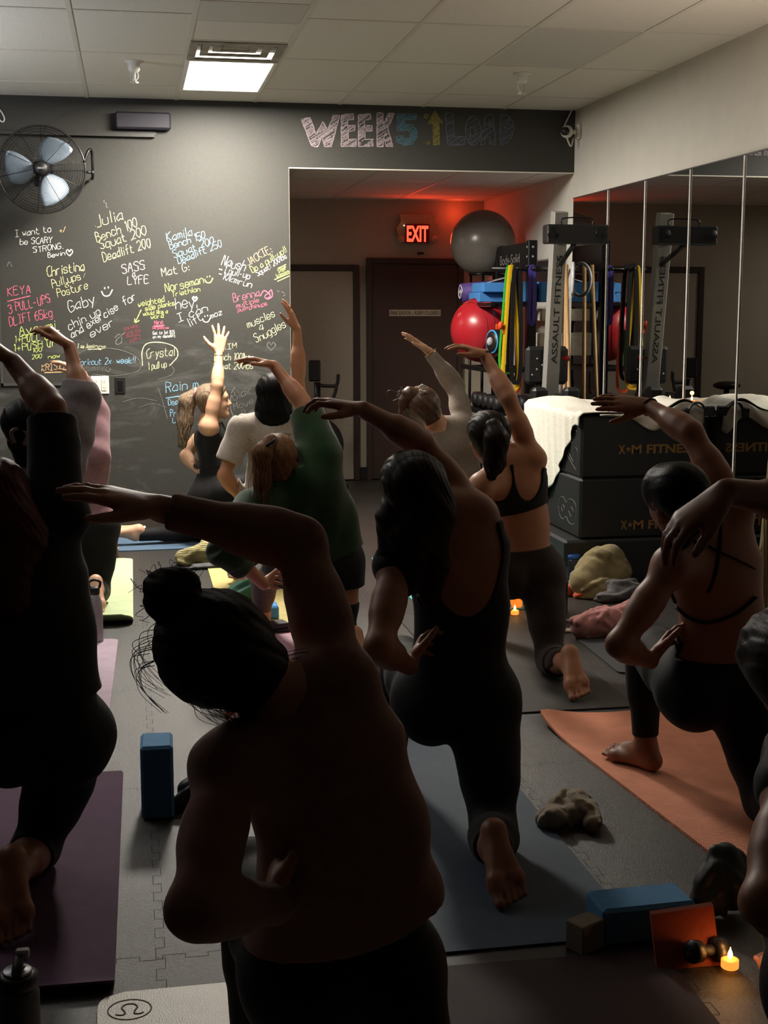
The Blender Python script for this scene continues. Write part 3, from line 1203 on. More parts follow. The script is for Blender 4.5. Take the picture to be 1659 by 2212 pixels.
b0_, b1_ = FL(1420, 2098), FL(1556, 2086)
t0_, t1_ = P(1406, 1976, b0_[1] + 0.075), P(1541, 1956, b1_[1] + 0.075)
o = MB().prism([b0_ + A(0, 0, 0.001), b1_ + A(0, 0, 0.001), t1_, t0_], A(0, 0.012, 0.004)).obj('notebook', mat('orange_card', rgb(140, 54, 22), 0.7), None, loc=(b0_ + b1_) / 2)
tag(o, 'orange notebook leaning on the flat blue block beside a tealight', 'notebook')
q = FL(1500, 2062, 0.02)
e = empty('dumbbell', (q[0], q[1], 0.015), 'small black dumbbell marked 6 in front of the orange notebook', 'dumbbell')
c1, c2 = A(q[0] - 0.020, q[1] - 0.035, 0.046), A(q[0] + 0.055, q[1] - 0.01, 0.033)
ax = unit(c2 - c1)
MB().lathe(c1 - ax * 0.0, [(0.012, -0.012), (0.026, -0.008), (0.028, 0.0), (0.026, 0.020), (0.014, 0.026)], axis=ax).obj('head', M_black, e)
MB().lathe(c2, [(0.014, -0.02), (0.027, -0.014), (0.030, 0.0), (0.027, 0.018), (0.012, 0.022)], axis=ax).obj('head', M_black, e)
MB().cyl(c1, c2, 0.013).obj('grip', M_rubber, e)
up = unit(UP - ax * (ax @ UP)) if 'UP' in globals() else unit(A(0, 0, 1) - ax * ax[2])
tm = MB()
fx = unit(np.cross(up, -ax)) * -1
text_mesh(tm, '6', c1 - ax * 0.0125 - up * 0.009 + A(0, -0.001, 0), _r, up, 0.018, 0.001, 0.02, center=True)
tm.obj('number', mat('cream_print', rgb(190, 160, 110), 0.6), e)

q = FL(1268, 2060)
o = MB().box((q[0] - 0.035, q[1], 0.0005), (q[0] + 0.045, q[1] + 0.06, 0.075), 0.003, R=rot2(0.5)).obj('small_carton', mat('kraft_carton', rgb(120, 108, 92), 0.8), None, loc=(q[0], q[1] + 0.03, 0))
tag(o, 'small dull carton standing in front of the flat blue block', 'box')


def heap(name, m, label, blobs, cat, h=0.007, amp=0.012, f1=(30, 18, 24), f2=(9, 13, 8), ph=0.0, group=None, fr=16.0):
    """crumpled cloth: blobs are (centre, end, r0, r1)"""
    pr = [Prim(a, b, ra, rb, 0.02) for a, b, ra, rb in blobs]
    hr = np.random.default_rng(len(label) * 7 + 3)
    for x in list(pr):
        axv = unit(x.b - x.a) if np.linalg.norm(x.b - x.a) > 1e-4 else A(1, 0, 0)
        e1 = unit(np.cross(axv, A(0.1, 0.2, 1)))
        e2 = np.cross(axv, e1)
        for _ in range(6):
            t0, dt, s0, s1 = hr.random() * 6.28, (hr.random() - 0.5) * 3.2, hr.random() * 0.6 - 0.3, 0.5 + hr.random() * 0.8
            last = None
            for m_ in range(6):
                t = m_ / 5
                th = t0 + dt * t
                r_ = (x.ra + (x.rb - x.ra) * t) * (0.92 + 0.12 * math.sin(3 * t + t0))
                q_ = x.a + (x.b - x.a) * (s0 + (s1 - s0) * t) + r_ * (math.cos(th) * e1 + math.sin(th) * e2)
                if q_[2] < 0.012:
                    q_[2] = 0.012
                if last is not None:
                    w_ = max(0.006, x.ra * (0.24 + 0.12 * math.sin(PI * t)))
                    pr.append(Prim(last, q_, w_, w_, 0.010))
                last = q_
    c = np.mean([x.a for x in pr], 0)
    z = min(0.0, min(min(x.a[2], x.b[2]) for x in pr))
    o = sculpt(name, pr, m, None, h, folds=creases(amp * 0.28, fr, ph, 2), cuts=(zone_half((0, 0, 0.002), (0, 0, -1)),), loc=A(c[0], c[1], 0.0), it=1)
    return tag(o, label, cat, group)


def ribbed(m, sc=190.0, direction='Z'):
    nt = m.node_tree
    tc = node(nt, 'ShaderNodeTexCoord')
    wv = node(nt, 'ShaderNodeTexWave', Scale=sc / 10, Distortion=1.0)
    wv.bands_direction = direction
    nt.links.new(tc.outputs['Object'], wv.inputs['Vector'])
    bp = node(nt, 'ShaderNodeBump', Strength=0.7, Distance=0.006)
    nt.links.new(wv.outputs['Fac'], bp.inputs['Height'])
    nt.links.new(bp.outputs['Normal'], nt.nodes['Principled BSDF'].inputs['Normal'])
    return m


def clothm(name, r, g, b):
    return mat(name, rgb(r, g, b), 0.9, var=0.10, scale=45, bump=0.15, bscale=420, sheen=0.15, spec=0.2)


q = FL(440, 1222)
heap('knit_sweater', ribbed(clothm('olive_ribbed_knit', 150, 140, 98), 330), 'olive ribbed knit sweater rolled up on the floor behind the yellow mat',
     [(q + A(-0.13, 0.05, 0.05), q + A(0.02, 0.05, 0.07), 0.045, 0.07), (q + A(0.02, 0.05, 0.06), q + A(0.09, 0.06, 0.05), 0.075, 0.06), (q + A(0.02, 0.12, 0.12), q + A(0.13, 0.12, 0.13), 0.035, 0.05), (q + A(0.1, 0.12, 0.05), q + A(0.17, 0.14, 0.06), 0.06, 0.05)], 'clothing', amp=0.006)
q = FL(440, 1228)
heap('black_jacket', M_rubber, 'dark garment folded flat under the olive knit sweater', [(q + A(-0.06, -0.02, 0.015), q + A(0.17, 0.0, 0.016), 0.022, 0.024), (q + A(0.12, 0.1, 0.02), q + A(0.18, 0.16, 0.02), 0.03, 0.03)], 'clothing', amp=0.004)
q = FL(530, 1300)
heap('folded_cloth', clothm('dark_teal_cloth', 44, 80, 66), 'dark teal cloth folded on the yellow mat', [(q + A(-0.06, 0.04, 0.03), q + A(0.05, 0.04, 0.05), 0.05, 0.07), (q + A(0.02, 0.12, 0.04), q + A(0.07, 0.14, 0.05), 0.05, 0.06)], 'clothing', amp=0.005)
o = MB().box((q[0] - 0.08, q[1] - 0.02, 0.0085), (q[0] + 0.03, q[1] + 0.05, 0.018), 0.003, R=rot2(0.2)).obj('mobile_phone', M_black, None, loc=(q[0] - 0.02, q[1], 0.0085))
tag(o, 'black phone lying at the edge of the dark teal cloth', 'phone')
q = FL(602, 1374)
for k, (w, z, lab) in enumerate(((0.12, 0.0005, 'black book under another beside the tealight'), (0.10, 0.026, 'black book lying on another beside the tealight'))):
    o = MB().box((q[0] - w / 2, q[1] + 0.04, z), (q[0] + w / 2, q[1] + 0.13, z + 0.0245), 0.003, R=rot2(0.1 + 0.2 * k)).obj('book', M_black if k else mat('charcoal_cover', rgb(40, 36, 36), 0.5), None, loc=(q[0], q[1] + 0.08, z))
    tag(o, lab, 'book', 'black books')
q = FL(520, 1560)
e = empty('wooden_box', (q[0], q[1] + 0.06, 0.0005), 'carved reddish wooden box on the floor behind the bent neck', 'box')
M_wood = mat('carved_redwood', rgb(150, 78, 44), 0.5, var=0.3, scale=60, bump=0.5, bscale=70)
MB().box((q[0] - 0.055, q[1] + 0.01, 0.0005), (q[0] + 0.055, q[1] + 0.12, 0.082), 0.003).obj('box_body', M_wood, e)
MB().box((q[0] - 0.060, q[1] + 0.005, 0.0825), (q[0] + 0.060, q[1] + 0.125, 0.096), 0.004).obj('lid', M_wood, e)
q = FL(446, 1610)
tag(MB().prism([q + A(-0.02, 0, 0.001), q + A(0.09, 0.03, 0.001), q + A(0.07, 0.17, 0.001), q + A(0.0, 0.04, 0.001)], A(0, 0, 0.0015)).obj('paper_sheet', mat('paper', rgb(190, 180, 168), 0.8), None, loc=q), 'corner of a pale paper sheet on the rubber floor', 'paper')
q = FL(392, 1765)
heap('shoe_bag', M_rubber, 'black soft bag on the floor beside the standing blue block', [(q + A(-0.015, 0.03, 0.03), q + A(0.07, 0.08, 0.05), 0.026, 0.04), (q + A(0.03, 0.10, 0.05), q + A(0.08, 0.12, 0.07), 0.04, 0.04)], 'bag', amp=0.006)
q = FL(1575, 2020)
heap('gym_bag', M_rubber, 'black soft bag standing behind the tealight at the photo edge', [(q + A(-0.01, 0.10, 0.05), q + A(0.02, 0.12, 0.12), 0.045, 0.03), (q + A(0.06, 0.12, 0.07), q + A(0.05, 0.14, 0.15), 0.06, 0.035)], 'bag', amp=0.006)
q = FL(249, 1206)
e = empty('small_chest', (q[0], q[1] + 0.03, 0.0005), 'tiny brown patterned chest at the end of the pale green mat', 'box')
MB().box((q[0] - 0.03, q[1], 0.0005), (q[0] + 0.022, q[1] + 0.05, 0.05), 0.002).obj('box_body', mat('brown_chest', rgb(120, 84, 60), 0.6, var=0.4, scale=90), e)
MB().box((q[0] - 0.031, q[1] - 0.001, 0.0505), (q[0] + 0.023, q[1] + 0.051, 0.062), 0.002).obj('lid', mat('brown_chest_lid', rgb(150, 112, 86), 0.6), e)
q = FL(742, 1086)
e = empty('kettlebell', q, 'small black kettlebell on the floor near the recess', 'kettlebell')
MB().sphere(q + A(0, 0.05, 0.05), (0.055, 0.055, 0.05)).obj('bell', M_blackm, e)
MB().tube(smooth_path([q + A(-0.035, 0.05, 0.085), q + A(-0.04, 0.05, 0.13), q + A(0, 0.05, 0.15), q + A(0.04, 0.05, 0.13), q + A(0.035, 0.05, 0.085)]), 0.012, 8).obj('handle', M_blackm, e)

# towel
c = FL(1248, 1800)
bl = []
pts = [(-0.165, 0.03), (-0.12, -0.0), (-0.06, 0.06), (0.0, 0.02), (0.06, 0.10), (0.12, 0.04), (0.09, -0.04)]
for k, (x, y) in enumerate(pts[:-1]):
    a, b = c + A(x * 0.5, y + 0.04, 0.024 + 0.012 * (k % 2)), c + A(pts[k + 1][0] * 0.5, pts[k + 1][1] + 0.04, 0.026 + 0.012 * ((k + 1) % 2))
    bl.append((a, b, 0.030, 0.027))
bl += [(c + A(-0.03, 0.12, 0.045), c + A(0.05, 0.15, 0.05), 0.03, 0.034), (c + A(0.02, 0.11, 0.07), c + A(0.045, 0.05, 0.06), 0.020, 0.020)]
heap('hand_towel', clothm('beige_terry', 150, 136, 116), 'crumpled beige towel on the dark floor by the peach mat', bl, 'towel', h=0.0045, amp=0.007, fr=30.0)

# clothes by the black boxes
q = FL(1325, 1300)
heap('jacket', clothm('olive_canvas', 138, 124, 90), 'khaki olive jacket heaped against the black boxes',
     [(q + A(-0.12, 0.16, 0.08), q + A(0.08, 0.2, 0.10), 0.08, 0.09), (q + A(-0.05, 0.20, 0.13), q + A(0.06, 0.24, 0.19), 0.10, 0.085), (q + A(0.0, 0.22, 0.14), q + A(0.11, 0.22, 0.12), 0.08, 0.07), (q + A(-0.11, 0.12, 0.04), q + A(0.04, 0.08, 0.06), 0.05, 0.05)],
     'clothing', amp=0.022, fr=13.0, h=0.0055)
heap('sweatpants', clothm('grey_marl_fleece', 92, 90, 90), 'grey fleece garment under the khaki jacket', [(q + A(-0.07, 0.0, 0.025), q + A(0.12, 0.04, 0.04), 0.03, 0.05), (q + A(0.02, 0.05, 0.06), q + A(0.14, 0.08, 0.05), 0.045, 0.05)], 'clothing', amp=0.008)
q = FL(1258, 1294)
heap('scarf', clothm('rust_orange_cloth', 178, 74, 40), 'rust orange cloth curled beside the khaki jacket', [(q + A(-0.05, 0.09, 0.03), q + A(0.02, 0.10, 0.04), 0.03, 0.025), (q + A(-0.02, 0.02, 0.015), q + A(0.05, 0.01, 0.02), 0.022, 0.026), (q + A(0.05, 0.01, 0.02), q + A(0.06, 0.07, 0.03), 0.024, 0.02)], 'clothing', amp=0.006)
q = FL(1300, 1385)
heap('hoodie', clothm('dusty_pink_fleece', 186, 128, 126), 'dusty pink hoodie bundled on the floor near the peach mat',
     [(q + A(-0.08, 0.07, 0.05), q + A(0.06, 0.10, 0.07), 0.055, 0.07), (q + A(-0.02, 0.06, 0.08), q + A(0.08, 0.1, 0.09), 0.045, 0.05), (q + A(0.1, 0.14, 0.05), q + A(0.26, 0.22, 0.06), 0.07, 0.075), (q + A(0.22, 0.2, 0.07), q + A(0.32, 0.22, 0.08), 0.06, 0.06)],
     'clothing', amp=0.014, fr=15.0, h=0.006)
q = FL(1232, 1366)
o = MB().box((q[0] - 0.045, q[1] - 0.01, 0.0005), (q[0] + 0.035, q[1] + 0.045, 0.012), 0.003, R=rot2(-0.1)).obj('phone_case', mat('cream_case', rgb(190, 180, 165), 0.4), None, loc=(q[0], q[1], 0))
tag(o, 'cream phone lying beside the dusty pink hoodie', 'phone')
q = FL(1235, 1348)
tag(MB().tube([q + A(-0.09, 0.02, 0.012), q + A(0.08, 0.03, 0.012)], 0.008, 8).obj('drumstick', M_steel, None, loc=q), 'thin pale rod on the floor behind the cream phone', 'rod')

# fairy lights at the foot of the chalkboard wall
pts = [P(x, y, 9.66) for x, y in ((250, 1150), (262, 1146), (276, 1143), (290, 1140), (300, 1146), (312, 1139), (330, 1147), (380, 1146), (410, 1150), (436, 1140), (452, 1150), (480, 1146))]
pts = [A(a[0], 9.66 - 0.02 * (k % 3), 0.012 + 0.03 * ((k * 7) % 3) * 0.5) for k, a in enumerate(pts)]
e = empty('fairy_lights', (0.2, 9.65, 0), 'string of tiny warm fairy lights along the chalkboard base', 'string lights')
MB().tube(smooth_path(pts, 5), 0.0022, 5).obj('wire', mat('copper_wire', rgb(150, 110, 70), 0.4, 0.7), e)
for k, a in enumerate(pts):
    MB().sphere(a + A(0, 0, 0.006), 0.0075, 8, 6).obj('bulb', mat('warm_bulb', rgb(255, 220, 160), 0.4, var=0, emit=(1.0, 0.62, 0.26, 1), estr=14.0), e)

# ------------------------------------------------------------------ stacked black foam boxes with the white cloth
M_vinyl = mat('black_vinyl', rgb(17, 17, 18), 0.55, var=0.1, bump=0.08, bscale=200)
M_print = mat('ochre_print', rgb(150, 112, 60), 0.6)
M_grey_p = mat('grey_outline_print', rgb(120, 116, 110), 0.6)
bx0, bx1, by0, by1 = 2.45, 3.205, 7.22, 8.28
yaw_b = 0.0
z1, z2, z3 = 0.28, 0.625, 0.975
stack = [((bx0 - 0.09, by0 - 0.02, 0.0005), (bx1 - 0.02, by1 + 0.12, z1), 'lowest black foam box of the stack, wider, with small ochre marks'),
         ((bx0, by0, z1 + 0.0005), (bx1, by1, z2), 'middle black foam box of the stack, with ochre lettering'),
         ((bx0, by0, z2 + 0.0005), (bx1, by1, z3), 'top black foam box of the stack, under the white cloth')]
boxes = []
for k, (lo, hi, lab) in enumerate(stack):
    o = MB().box(lo, hi, 0.014).obj('foam_plyo_box', M_vinyl, None, loc=((lo[0] + hi[0]) / 2, (lo[1] + hi[1]) / 2, lo[2]))
    tag(o, lab, 'foam box', 'stacked black foam boxes')
    boxes.append(o)
sq = lambda cx, cz, r: [A(cx + rr * math.sin(t), 0, cz + rr * math.cos(t)) for i in range(5) for rr, t in ((r, 2 * PI * i / 5), (r * 0.42, 2 * PI * (i + 0.5) / 5))]


def brand(parent, xl, xr, zb, hgt, y):
    mb = MB()
    w = xr - xl
    text_mesh(mb, 'X', A(xl, y, zb), (1, 0, 0), (0, 0, 1), hgt, 0.001, 0.03, width=w * 0.085)
    mb.prism([p + A(0, y - 0.001, 0) for p in sq(xl + w * 0.125, zb + hgt * 0.5, hgt * 0.36)], A(0, 0.0008, 0))
    text_mesh(mb, 'M', A(xl + w * 0.165, y, zb), (1, 0, 0), (0, 0, 1), hgt, 0.001, 0.03, width=w * 0.13)
    text_mesh(mb, 'FITNESS', A(xl + w * 0.36, y, zb), (1, 0, 0), (0, 0, 1), hgt, 0.001, 0.03, width=w * 0.64)
    mb.obj('front_lettering', M_print, parent)


a, b = P(1336, 980, by0), P(1480, 980, by0)
wd = (b[0] - a[0]) / 0.86
brand(boxes[2], a[0], a[0] + wd, P(1336, 980, by0)[2], 0.048, by0)
a = P(1340, 1143, by0)
brand(boxes[1], a[0], a[0] + wd, a[2], 0.048, by0)


def outline_digits(parent, s, x, yc, zb, hgt, width):
    """hollow numerals on the side of a box, lying on their side (reading up)"""
    mb = MB()
    S = {'2': [(0, .78), (.12, .97), (.4, 1.0), (.66, .93), (.72, .75), (.6, .55), (.2, .2), (.75, .2), (.75, 0), (-.05, 0), (-.05, .15), (.42, .58), (.5, .72), (.42, .82), (.28, .8), (.2, .7)],
         '8': [(.36, 1), (.1, .93), (.02, .74), (.14, .56), (0, .38), (.02, .12), (.2, 0), (.52, 0), (.7, .12), (.72, .38), (.58, .56), (.7, .74), (.62, .93)],
         'h': [(.36, .84), (.26, .76), (.36, .64), (.46, .76)], 'g': [(.36, .42), (.22, .28), (.36, .14), (.5, .28)],
         '4': [(.5, 0), (.5, .25), (0, .25), (0, .42), (.42, 1), (.68, 1), (.68, .42), (.8, .42), (.8, .25), (.68, .25), (.68, 0)]}
    u = 0
    for ch in s:
        for key in ({'8': ('8', 'h', 'g')}.get(ch, (ch,))):
            pts = [A(x - 0.0012, yc - (py - 0.5) * hgt, zb + (u + px * 0.8) * width) for px, py in S[key]]
            # lettering turned a quarter: reading direction up the box, letter tops towards the back
            pts = [A(x - 0.0012, yc + (py - 0.5) * hgt, zb + (u + px * 0.8) * width) for px, py in S[key]]
            mb.tube(smooth_path(pts + [pts[0]], 4), 0.0016, 5, flat=0.6)
        u += 0.85
    mb.obj('side_numerals', M_grey_p, parent)


outline_digits(boxes[2], '24', bx0, by0 + 0.22, z2 + 0.06, 0.32, 0.16)
outline_digits(boxes[1], '8', bx0, by0 + 0.22, z1 + 0.07, 0.32, 0.24)
tm = MB()
a = P(1184, 1190, 8.2)
text_mesh(tm, 'X*M', A(bx0 - 0.0905, by1 - 0.12, 0.13), (0, -1, 0), (0, 0, 1), 0.05, 0.0012, 0.03)
tm.obj('side_lettering', M_print, boxes[0])

# white cloth over the top box, one corner hanging down its side
M_wcl = mat('white_gauze_cloth', rgb(228, 222, 208), 0.9, var=0.05, scale=60, bump=0.35, bscale=120, sheen=0.2)
NU, NV = 90, 60
V = np.zeros((NU, NV, 3))
hang_y0, hang_y1 = by0 + 0.05, by1 + 0.02
for i in range(NU):
    for j in range(NV):
        b = j / (NV - 1)
        y = by0 - 0.01 + (by1 + 0.03 - by0) * b
        # overhang at the side: longest towards the back corner
        drop = 0.06 + 0.62 * max(0.0, min(1.0, (b - 0.10) / 0.62)) ** 0.8 if b < 0.75 else 0.68 - 0.25 * (b - 0.75)
        top = bx1 - bx0 - 0.01
        s = (i / (NU - 1)) * (drop + top)
        wz = 0.012 * math.sin(9 * b * 2 + 3 * s) + 0.006 * math.sin(31 * b + 11 * s)
        if s < drop:
            t = (drop - s)
            sway = 0.018 + 0.012 * math.sin(26 * b + 1.5 * math.sin(3 * t)) * min(1, t * 3) + 0.006 * math.sin(60 * b + 8 * t)
            bot = drop - t
            frx = 0.02 * math.sin(40 * b) if s < 0.02 else 0
            x, z = bx0 - sway, z3 + 0.006 - t + frx * 0.3
        else:
            x = bx0 + (s - drop)
            u = (x - bx0) / top
            z = z3 + 0.012 + 0.050 * math.exp(-((x - 2.62) / 0.10) ** 2) * (0.3 + b * 0.7) * 0 + max(0, wz)
            z += 0.07 * math.exp(-((u - 0.80) / 0.13) ** 2 - ((b - 0.15) / 0.5) ** 2) + 0.05 * math.exp(-((u - 0.22) / 0.16) ** 2 - ((b - 0.75) / 0.25) ** 2)
        V[i, j] = (x, y, z)
mb = MB()
Vf = V.reshape(-1, 3)
F = []
for i in range(NU - 1):
    for j in range(NV - 1):
        F.append((i * NV + j, (i + 1) * NV + j, (i + 1) * NV + j + 1, i * NV + j + 1))
mb.add(Vf, F, True)
# front scallop
NS = 50
V2, F2 = [], []
for i in range(NS):
    x = bx0 + 0.10 + (bx1 - bx0 - 0.14) * i / (NS - 1)
    u = i / (NS - 1)
    dp = 0.012 + 0.085 * math.exp(-((u - 0.52) / 0.17) ** 2) + 0.11 * math.exp(-((u - 0.95) / 0.10) ** 2)
    zt = z3 + 0.012 + 0.07 * math.exp(-(((x - bx0) / (bx1 - bx0) - 0.80) / 0.13) ** 2) * 0.9
    for j in range(10):
        t = j / 9
        V2.append((x, by0 - 0.012 - 0.012 * math.sin(t * PI) - 0.006 * math.sin(20 * u + 4 * t), zt - dp * t - (zt - z3 - 0.012) * t))
for i in range(NS - 1):
    for j in range(9):
        F2.append((i * 10 + j, i * 10 + j + 1, (i + 1) * 10 + j + 1, (i + 1) * 10 + j))
mb.add(V2, F2, True)
o = mb.obj('white_cloth', M_wcl, None, loc=((bx0 + bx1) / 2, (by0 + by1) / 2, z3))
sm = o.modifiers.new('thickness', 'SOLIDIFY')
sm.thickness = 0.003
tag(o, 'white gauzy cloth draped over the black foam boxes, one corner hanging', 'cloth')
q = P(1447, 858, by0 + 0.45)
tealight((q[0], q[1], z3 + 0.03), 'tealight candle on the white cloth over the boxes', power=0.06)
# black strap clips on the cloth
q = P(1505, 885, by0 - 0.05)
e = empty('strap_handles', (q[0], q[1], z3 + 0.02), 'black buckled straps lying over the cloth near the mirror', 'straps')
MB().tube(smooth_path([q + A(-0.06, 0, -0.03), q + A(-0.03, 0, 0.03), q + A(0.02, -0.01, 0.035), q + A(0.06, 0, -0.02)]), 0.018, 8, flat=0.4).obj('strap', M_rubber, e)
MB().box(q + A(0.05, -0.02, -0.035), q + A(0.105, 0.02, 0.02), 0.006).obj('buckle', M_black, e)
MB().box(q + A(-0.085, -0.02, -0.05), q + A(-0.05, 0.02, 0.01), 0.006).obj('buckle', M_black, e)

# ribbed olive cloth hanging by the mirror behind the strappy top
q = P(1668, 1050, 4.75)
pr = []
for k in range(6):
    x = k * 0.035
    pr.append(Prim(A(q[0] + 0.03 + x, 4.78 + 0.02 * (k % 2), 1.02 - 0.0 * k), A(q[0] - 0.035 + x * 1.2, 4.78 + 0.03 * (k % 2), 0.02), 0.030, 0.036, 0.02))
rib = sculpt('hanging_blanket', pr, ribbed(clothm('olive_rib_blanket', 140, 128, 88), 420, 'X'), None, 0.007, folds=crinkle(0.004, (40, 10, 3), (6, 4, 2)), loc=(q[0] + 0.06, 4.78, 0))
tag(rib, 'olive ribbed blanket hanging at the photo edge behind the bare back', 'blanket')
stt = empty('blanket_stand', (q[0] + 0.09, 4.78, 0), 'dark frame holding up the olive ribbed blanket', 'stand')
MB().tube([A(q[0] + 0.03, 4.79, 1.0), A(q[0] + 0.26, 4.79, 1.0)], 0.014, 10).obj('rail', M_blackm, stt)
for dx in (0.24,):
    MB().cyl((q[0] + dx, 4.79, 0.012), (q[0] + dx, 4.79, 0.99), 0.013).obj('post', M_blackm, stt)
    MB().box((q[0] + dx - 0.12, 4.70, 0.0005), (q[0] + dx + 0.05, 4.92, 0.012), 0.003).obj('foot', M_blackm, stt)

# ------------------------------------------------------------------ things on the chalkboard wall
FC = P(90, 366, 9.50)
FR = 0.283
fan = empty('wall_fan', (FC[0], 9.6, FC[2]), 'round black caged fan with three pale blades on the chalkboard wall', 'fan')
cg = MB()


def ringpts(r, y, n=56):
    return [FC + A(r * math.cos(t), y, r * math.sin(t)) for t in np.linspace(0, 2 * PI, n, endpoint=False)]


for k in range(26):
    r = 0.055 + (FR - 0.055) * k / 25
    cg.tube(ringpts(r, -0.085 * (1 - (r / FR) ** 2.5), 48), 0.0011, 4, closed=True)
for k in range(10):
    a = 2 * PI * k / 10 + 0.2
    pts = [FC + A(r * math.cos(a), -0.085 * (1 - (r / FR) ** 2.5) - 0.002, r * math.sin(a)) for r in np.linspace(0.05, FR, 8)]
    cg.tube(pts, 0.0020, 5)
cg.obj('front_cage', M_blackm, fan)
bk = MB()
for k in range(14):
    r = 0.06 + (FR - 0.06) * k / 13
    bk.tube(ringpts(r, 0.09 * (1 - (r / FR) ** 3), 40), 0.0011, 4, closed=True)
for k in range(8):
    a = 2 * PI * k / 8
    bk.tube([FC + A(r * math.cos(a), 0.09 * (1 - (r / FR) ** 3), r * math.sin(a)) for r in np.linspace(0.05, FR, 8)], 0.002, 5)
bk.obj('rear_cage', M_blackm, fan)
MB().tube(ringpts(FR, 0, 64), 0.0065, 8, closed=True).obj('rim', mat('dark_steel_rim', rgb(60, 58, 58), 0.3, 0.6), fan)
MB().lathe(FC + A(0, 0.02, 0), [(0.05, -0.10), (0.055, 0.0), (0.05, 0.09), (0.02, 0.10)], axis=(0, 1, 0)).obj('motor', M_black, fan)
hub = MB().lathe(FC + A(0, -0.088, 0), [(0.036, -0.008), (0.042, 0.0), (0.042, 0.008)], axis=(0, 1, 0)).obj('hub', M_black, fan)
MB().box(FC + A(-0.022, -0.0985, -0.006), FC + A(0.022, -0.0965, 0.006), 0.0008).obj('badge', M_steel, hub)
M_blade = mat('pale_fan_blade', rgb(150, 166, 182), 0.45, 0.1, var=0.04)
for a0 in (62, 183, -57):
    a0 = math.radians(a0)
    V, F = [], []
    NR, NT = 12, 9
    for i in range(NR):
        u = i / (NR - 1)
        r = 0.045 + 0.185 * u
        half = 0.022 + 0.080 * math.sin(min(1.0, u * 1.05) ** 0.8 * PI * 0.62)
        if u > 0.85:
            half *= math.sqrt(max(0.05, 1 - ((u - 0.85) / 0.17) ** 2))
        for j in range(NT):
            w = (j / (NT - 1) * 2 - 1)
            t = w * half
            sweep = 0.035 * u * u
            x = r * math.cos(a0) - (t - sweep) * math.sin(a0)
            z = r * math.sin(a0) + (t - sweep) * math.cos(a0)
            y = -0.015 + 0.42 * t + 0.02 * w * w
            V.append(FC + A(x, y, z))
    for i in range(NR - 1):
        for j in range(NT - 1):
            F.append((i * NT + j, (i + 1) * NT + j, (i + 1) * NT + j + 1, i * NT + j + 1))
    bl = MB().add(V, F, True).obj('blade', M_blade, fan)
    sm = bl.modifiers.new('thickness', 'SOLIDIFY')
    sm.thickness = 0.002
br = MB()
br.tube(smooth_path([FC + A(FR * 0.97, 0.0, 0.05), FC + A(FR + 0.025, 0.02, 0.13), FC + A(FR + 0.045, 0.06, 0.12), FC + A(FR + 0.045, 0.1, -0.03), FC + A(FR + 0.03, 0.27, -0.03)]), 0.010, 8)
br.cyl(FC + A(FR - 0.01, 0.0, -0.012), FC + A(FR + 0.05, 0.02, -0.012), 0.009).cyl(FC + A(0, 0.1, 0), FC + A(0, 0.285, 0), 0.02)
br.box((FC[0] - 0.06, D0 - 0.012, FC[2] - 0.08), (FC[0] + 0.06, D0 - 0.0005, FC[2] + 0.08), 0.004)
br.obj('wall_bracket', M_blackm, fan)
MB().lathe(FC + A(FR + 0.045, 0.02, -0.012), [(0.012, -0.012), (0.016, 0), (0.012, 0.012)], axis=(1, 0, 0)).obj('tilt_knob', M_black, fan)

a, b = P(249, 277, D0 - 0.08), P(369, 243, D0 - 0.08)
e = empty('heater_bar', ((a[0] + b[0]) / 2, D0 - 0.05, a[2]), 'dark purplish rectangular bar unit high on the chalkboard wall', 'wall unit')
MB().box((a[0], D0 - 0.085, a[2]), (b[0], D0 - 0.012, b[2]), 0.012).obj('casing', mat('dark_purple_plastic', rgb(24, 20, 32), 0.65, var=0.1), e)
MB().box((a[0] + 0.05, D0 - 0.0115, a[2] + 0.03), (b[0] - 0.05, D0 - 0.0005, b[2] - 0.03), 0.002).obj('mounting_plate', M_blackm, e)
q = P(4, 245, D0)
tag(MB().tube(smooth_path([q + A(-0.06, -0.006, 0.07), q + A(-0.01, -0.006, 0.02), q + A(0.015, -0.006, -0.03), q + A(0.006, -0.006, -0.055), q + A(-0.015, -0.006, -0.045), q + A(-0.05, -0.006, 0.02)]), 0.005, 8).obj('hanging_cable', M_white, None, loc=q),
    'white loop of cable at the upper photo edge of the chalkboard', 'cable')

# outlets
a, b = P(197, 851, D0), P(235, 812, D0)
e = empty('power_outlet', ((a[0] + b[0]) / 2, D0, a[2]), 'white double power outlet plate on the chalkboard wall', 'outlet', None)
M_plate = mat('white_outlet_plate', rgb(232, 226, 212), 0.4)
MB().box((a[0], D0 - 0.008, a[2]), (b[0], D0 - 0.0005, b[2]), 0.003).obj('cover_plate', M_plate, e)
w = b[0] - a[0]
for sx in (0.27, 0.73):
    o = MB().box((a[0] + w * (sx - 0.15), D0 - 0.0125, a[2] + 0.022), (a[0] + w * (sx + 0.15), D0 - 0.0082, b[2] - 0.022), 0.002).obj('socket_insert', mat('socket_insert', rgb(222, 216, 202), 0.4), e)
    sl = MB()
    for sz in (0.33, 0.68):
        z = a[2] + (b[2] - a[2]) * sz
        for dx in (-0.006, 0.006):
            sl.box((a[0] + w * sx + dx - 0.0012, D0 - 0.0132, z - 0.004), (a[0] + w * sx + dx + 0.0012, D0 - 0.0122, z + 0.006))
        sl.box((a[0] + w * sx - 0.0018, D0 - 0.0132, z - 0.013), (a[0] + w * sx + 0.0018, D0 - 0.0122, z - 0.009))
    sl.obj('socket_slots', M_black, o)
q = P(205, 850, D0 - 0.02)
e = empty('charging_cable', q, 'white charger plug with short looped cord in the outlet', 'cable')
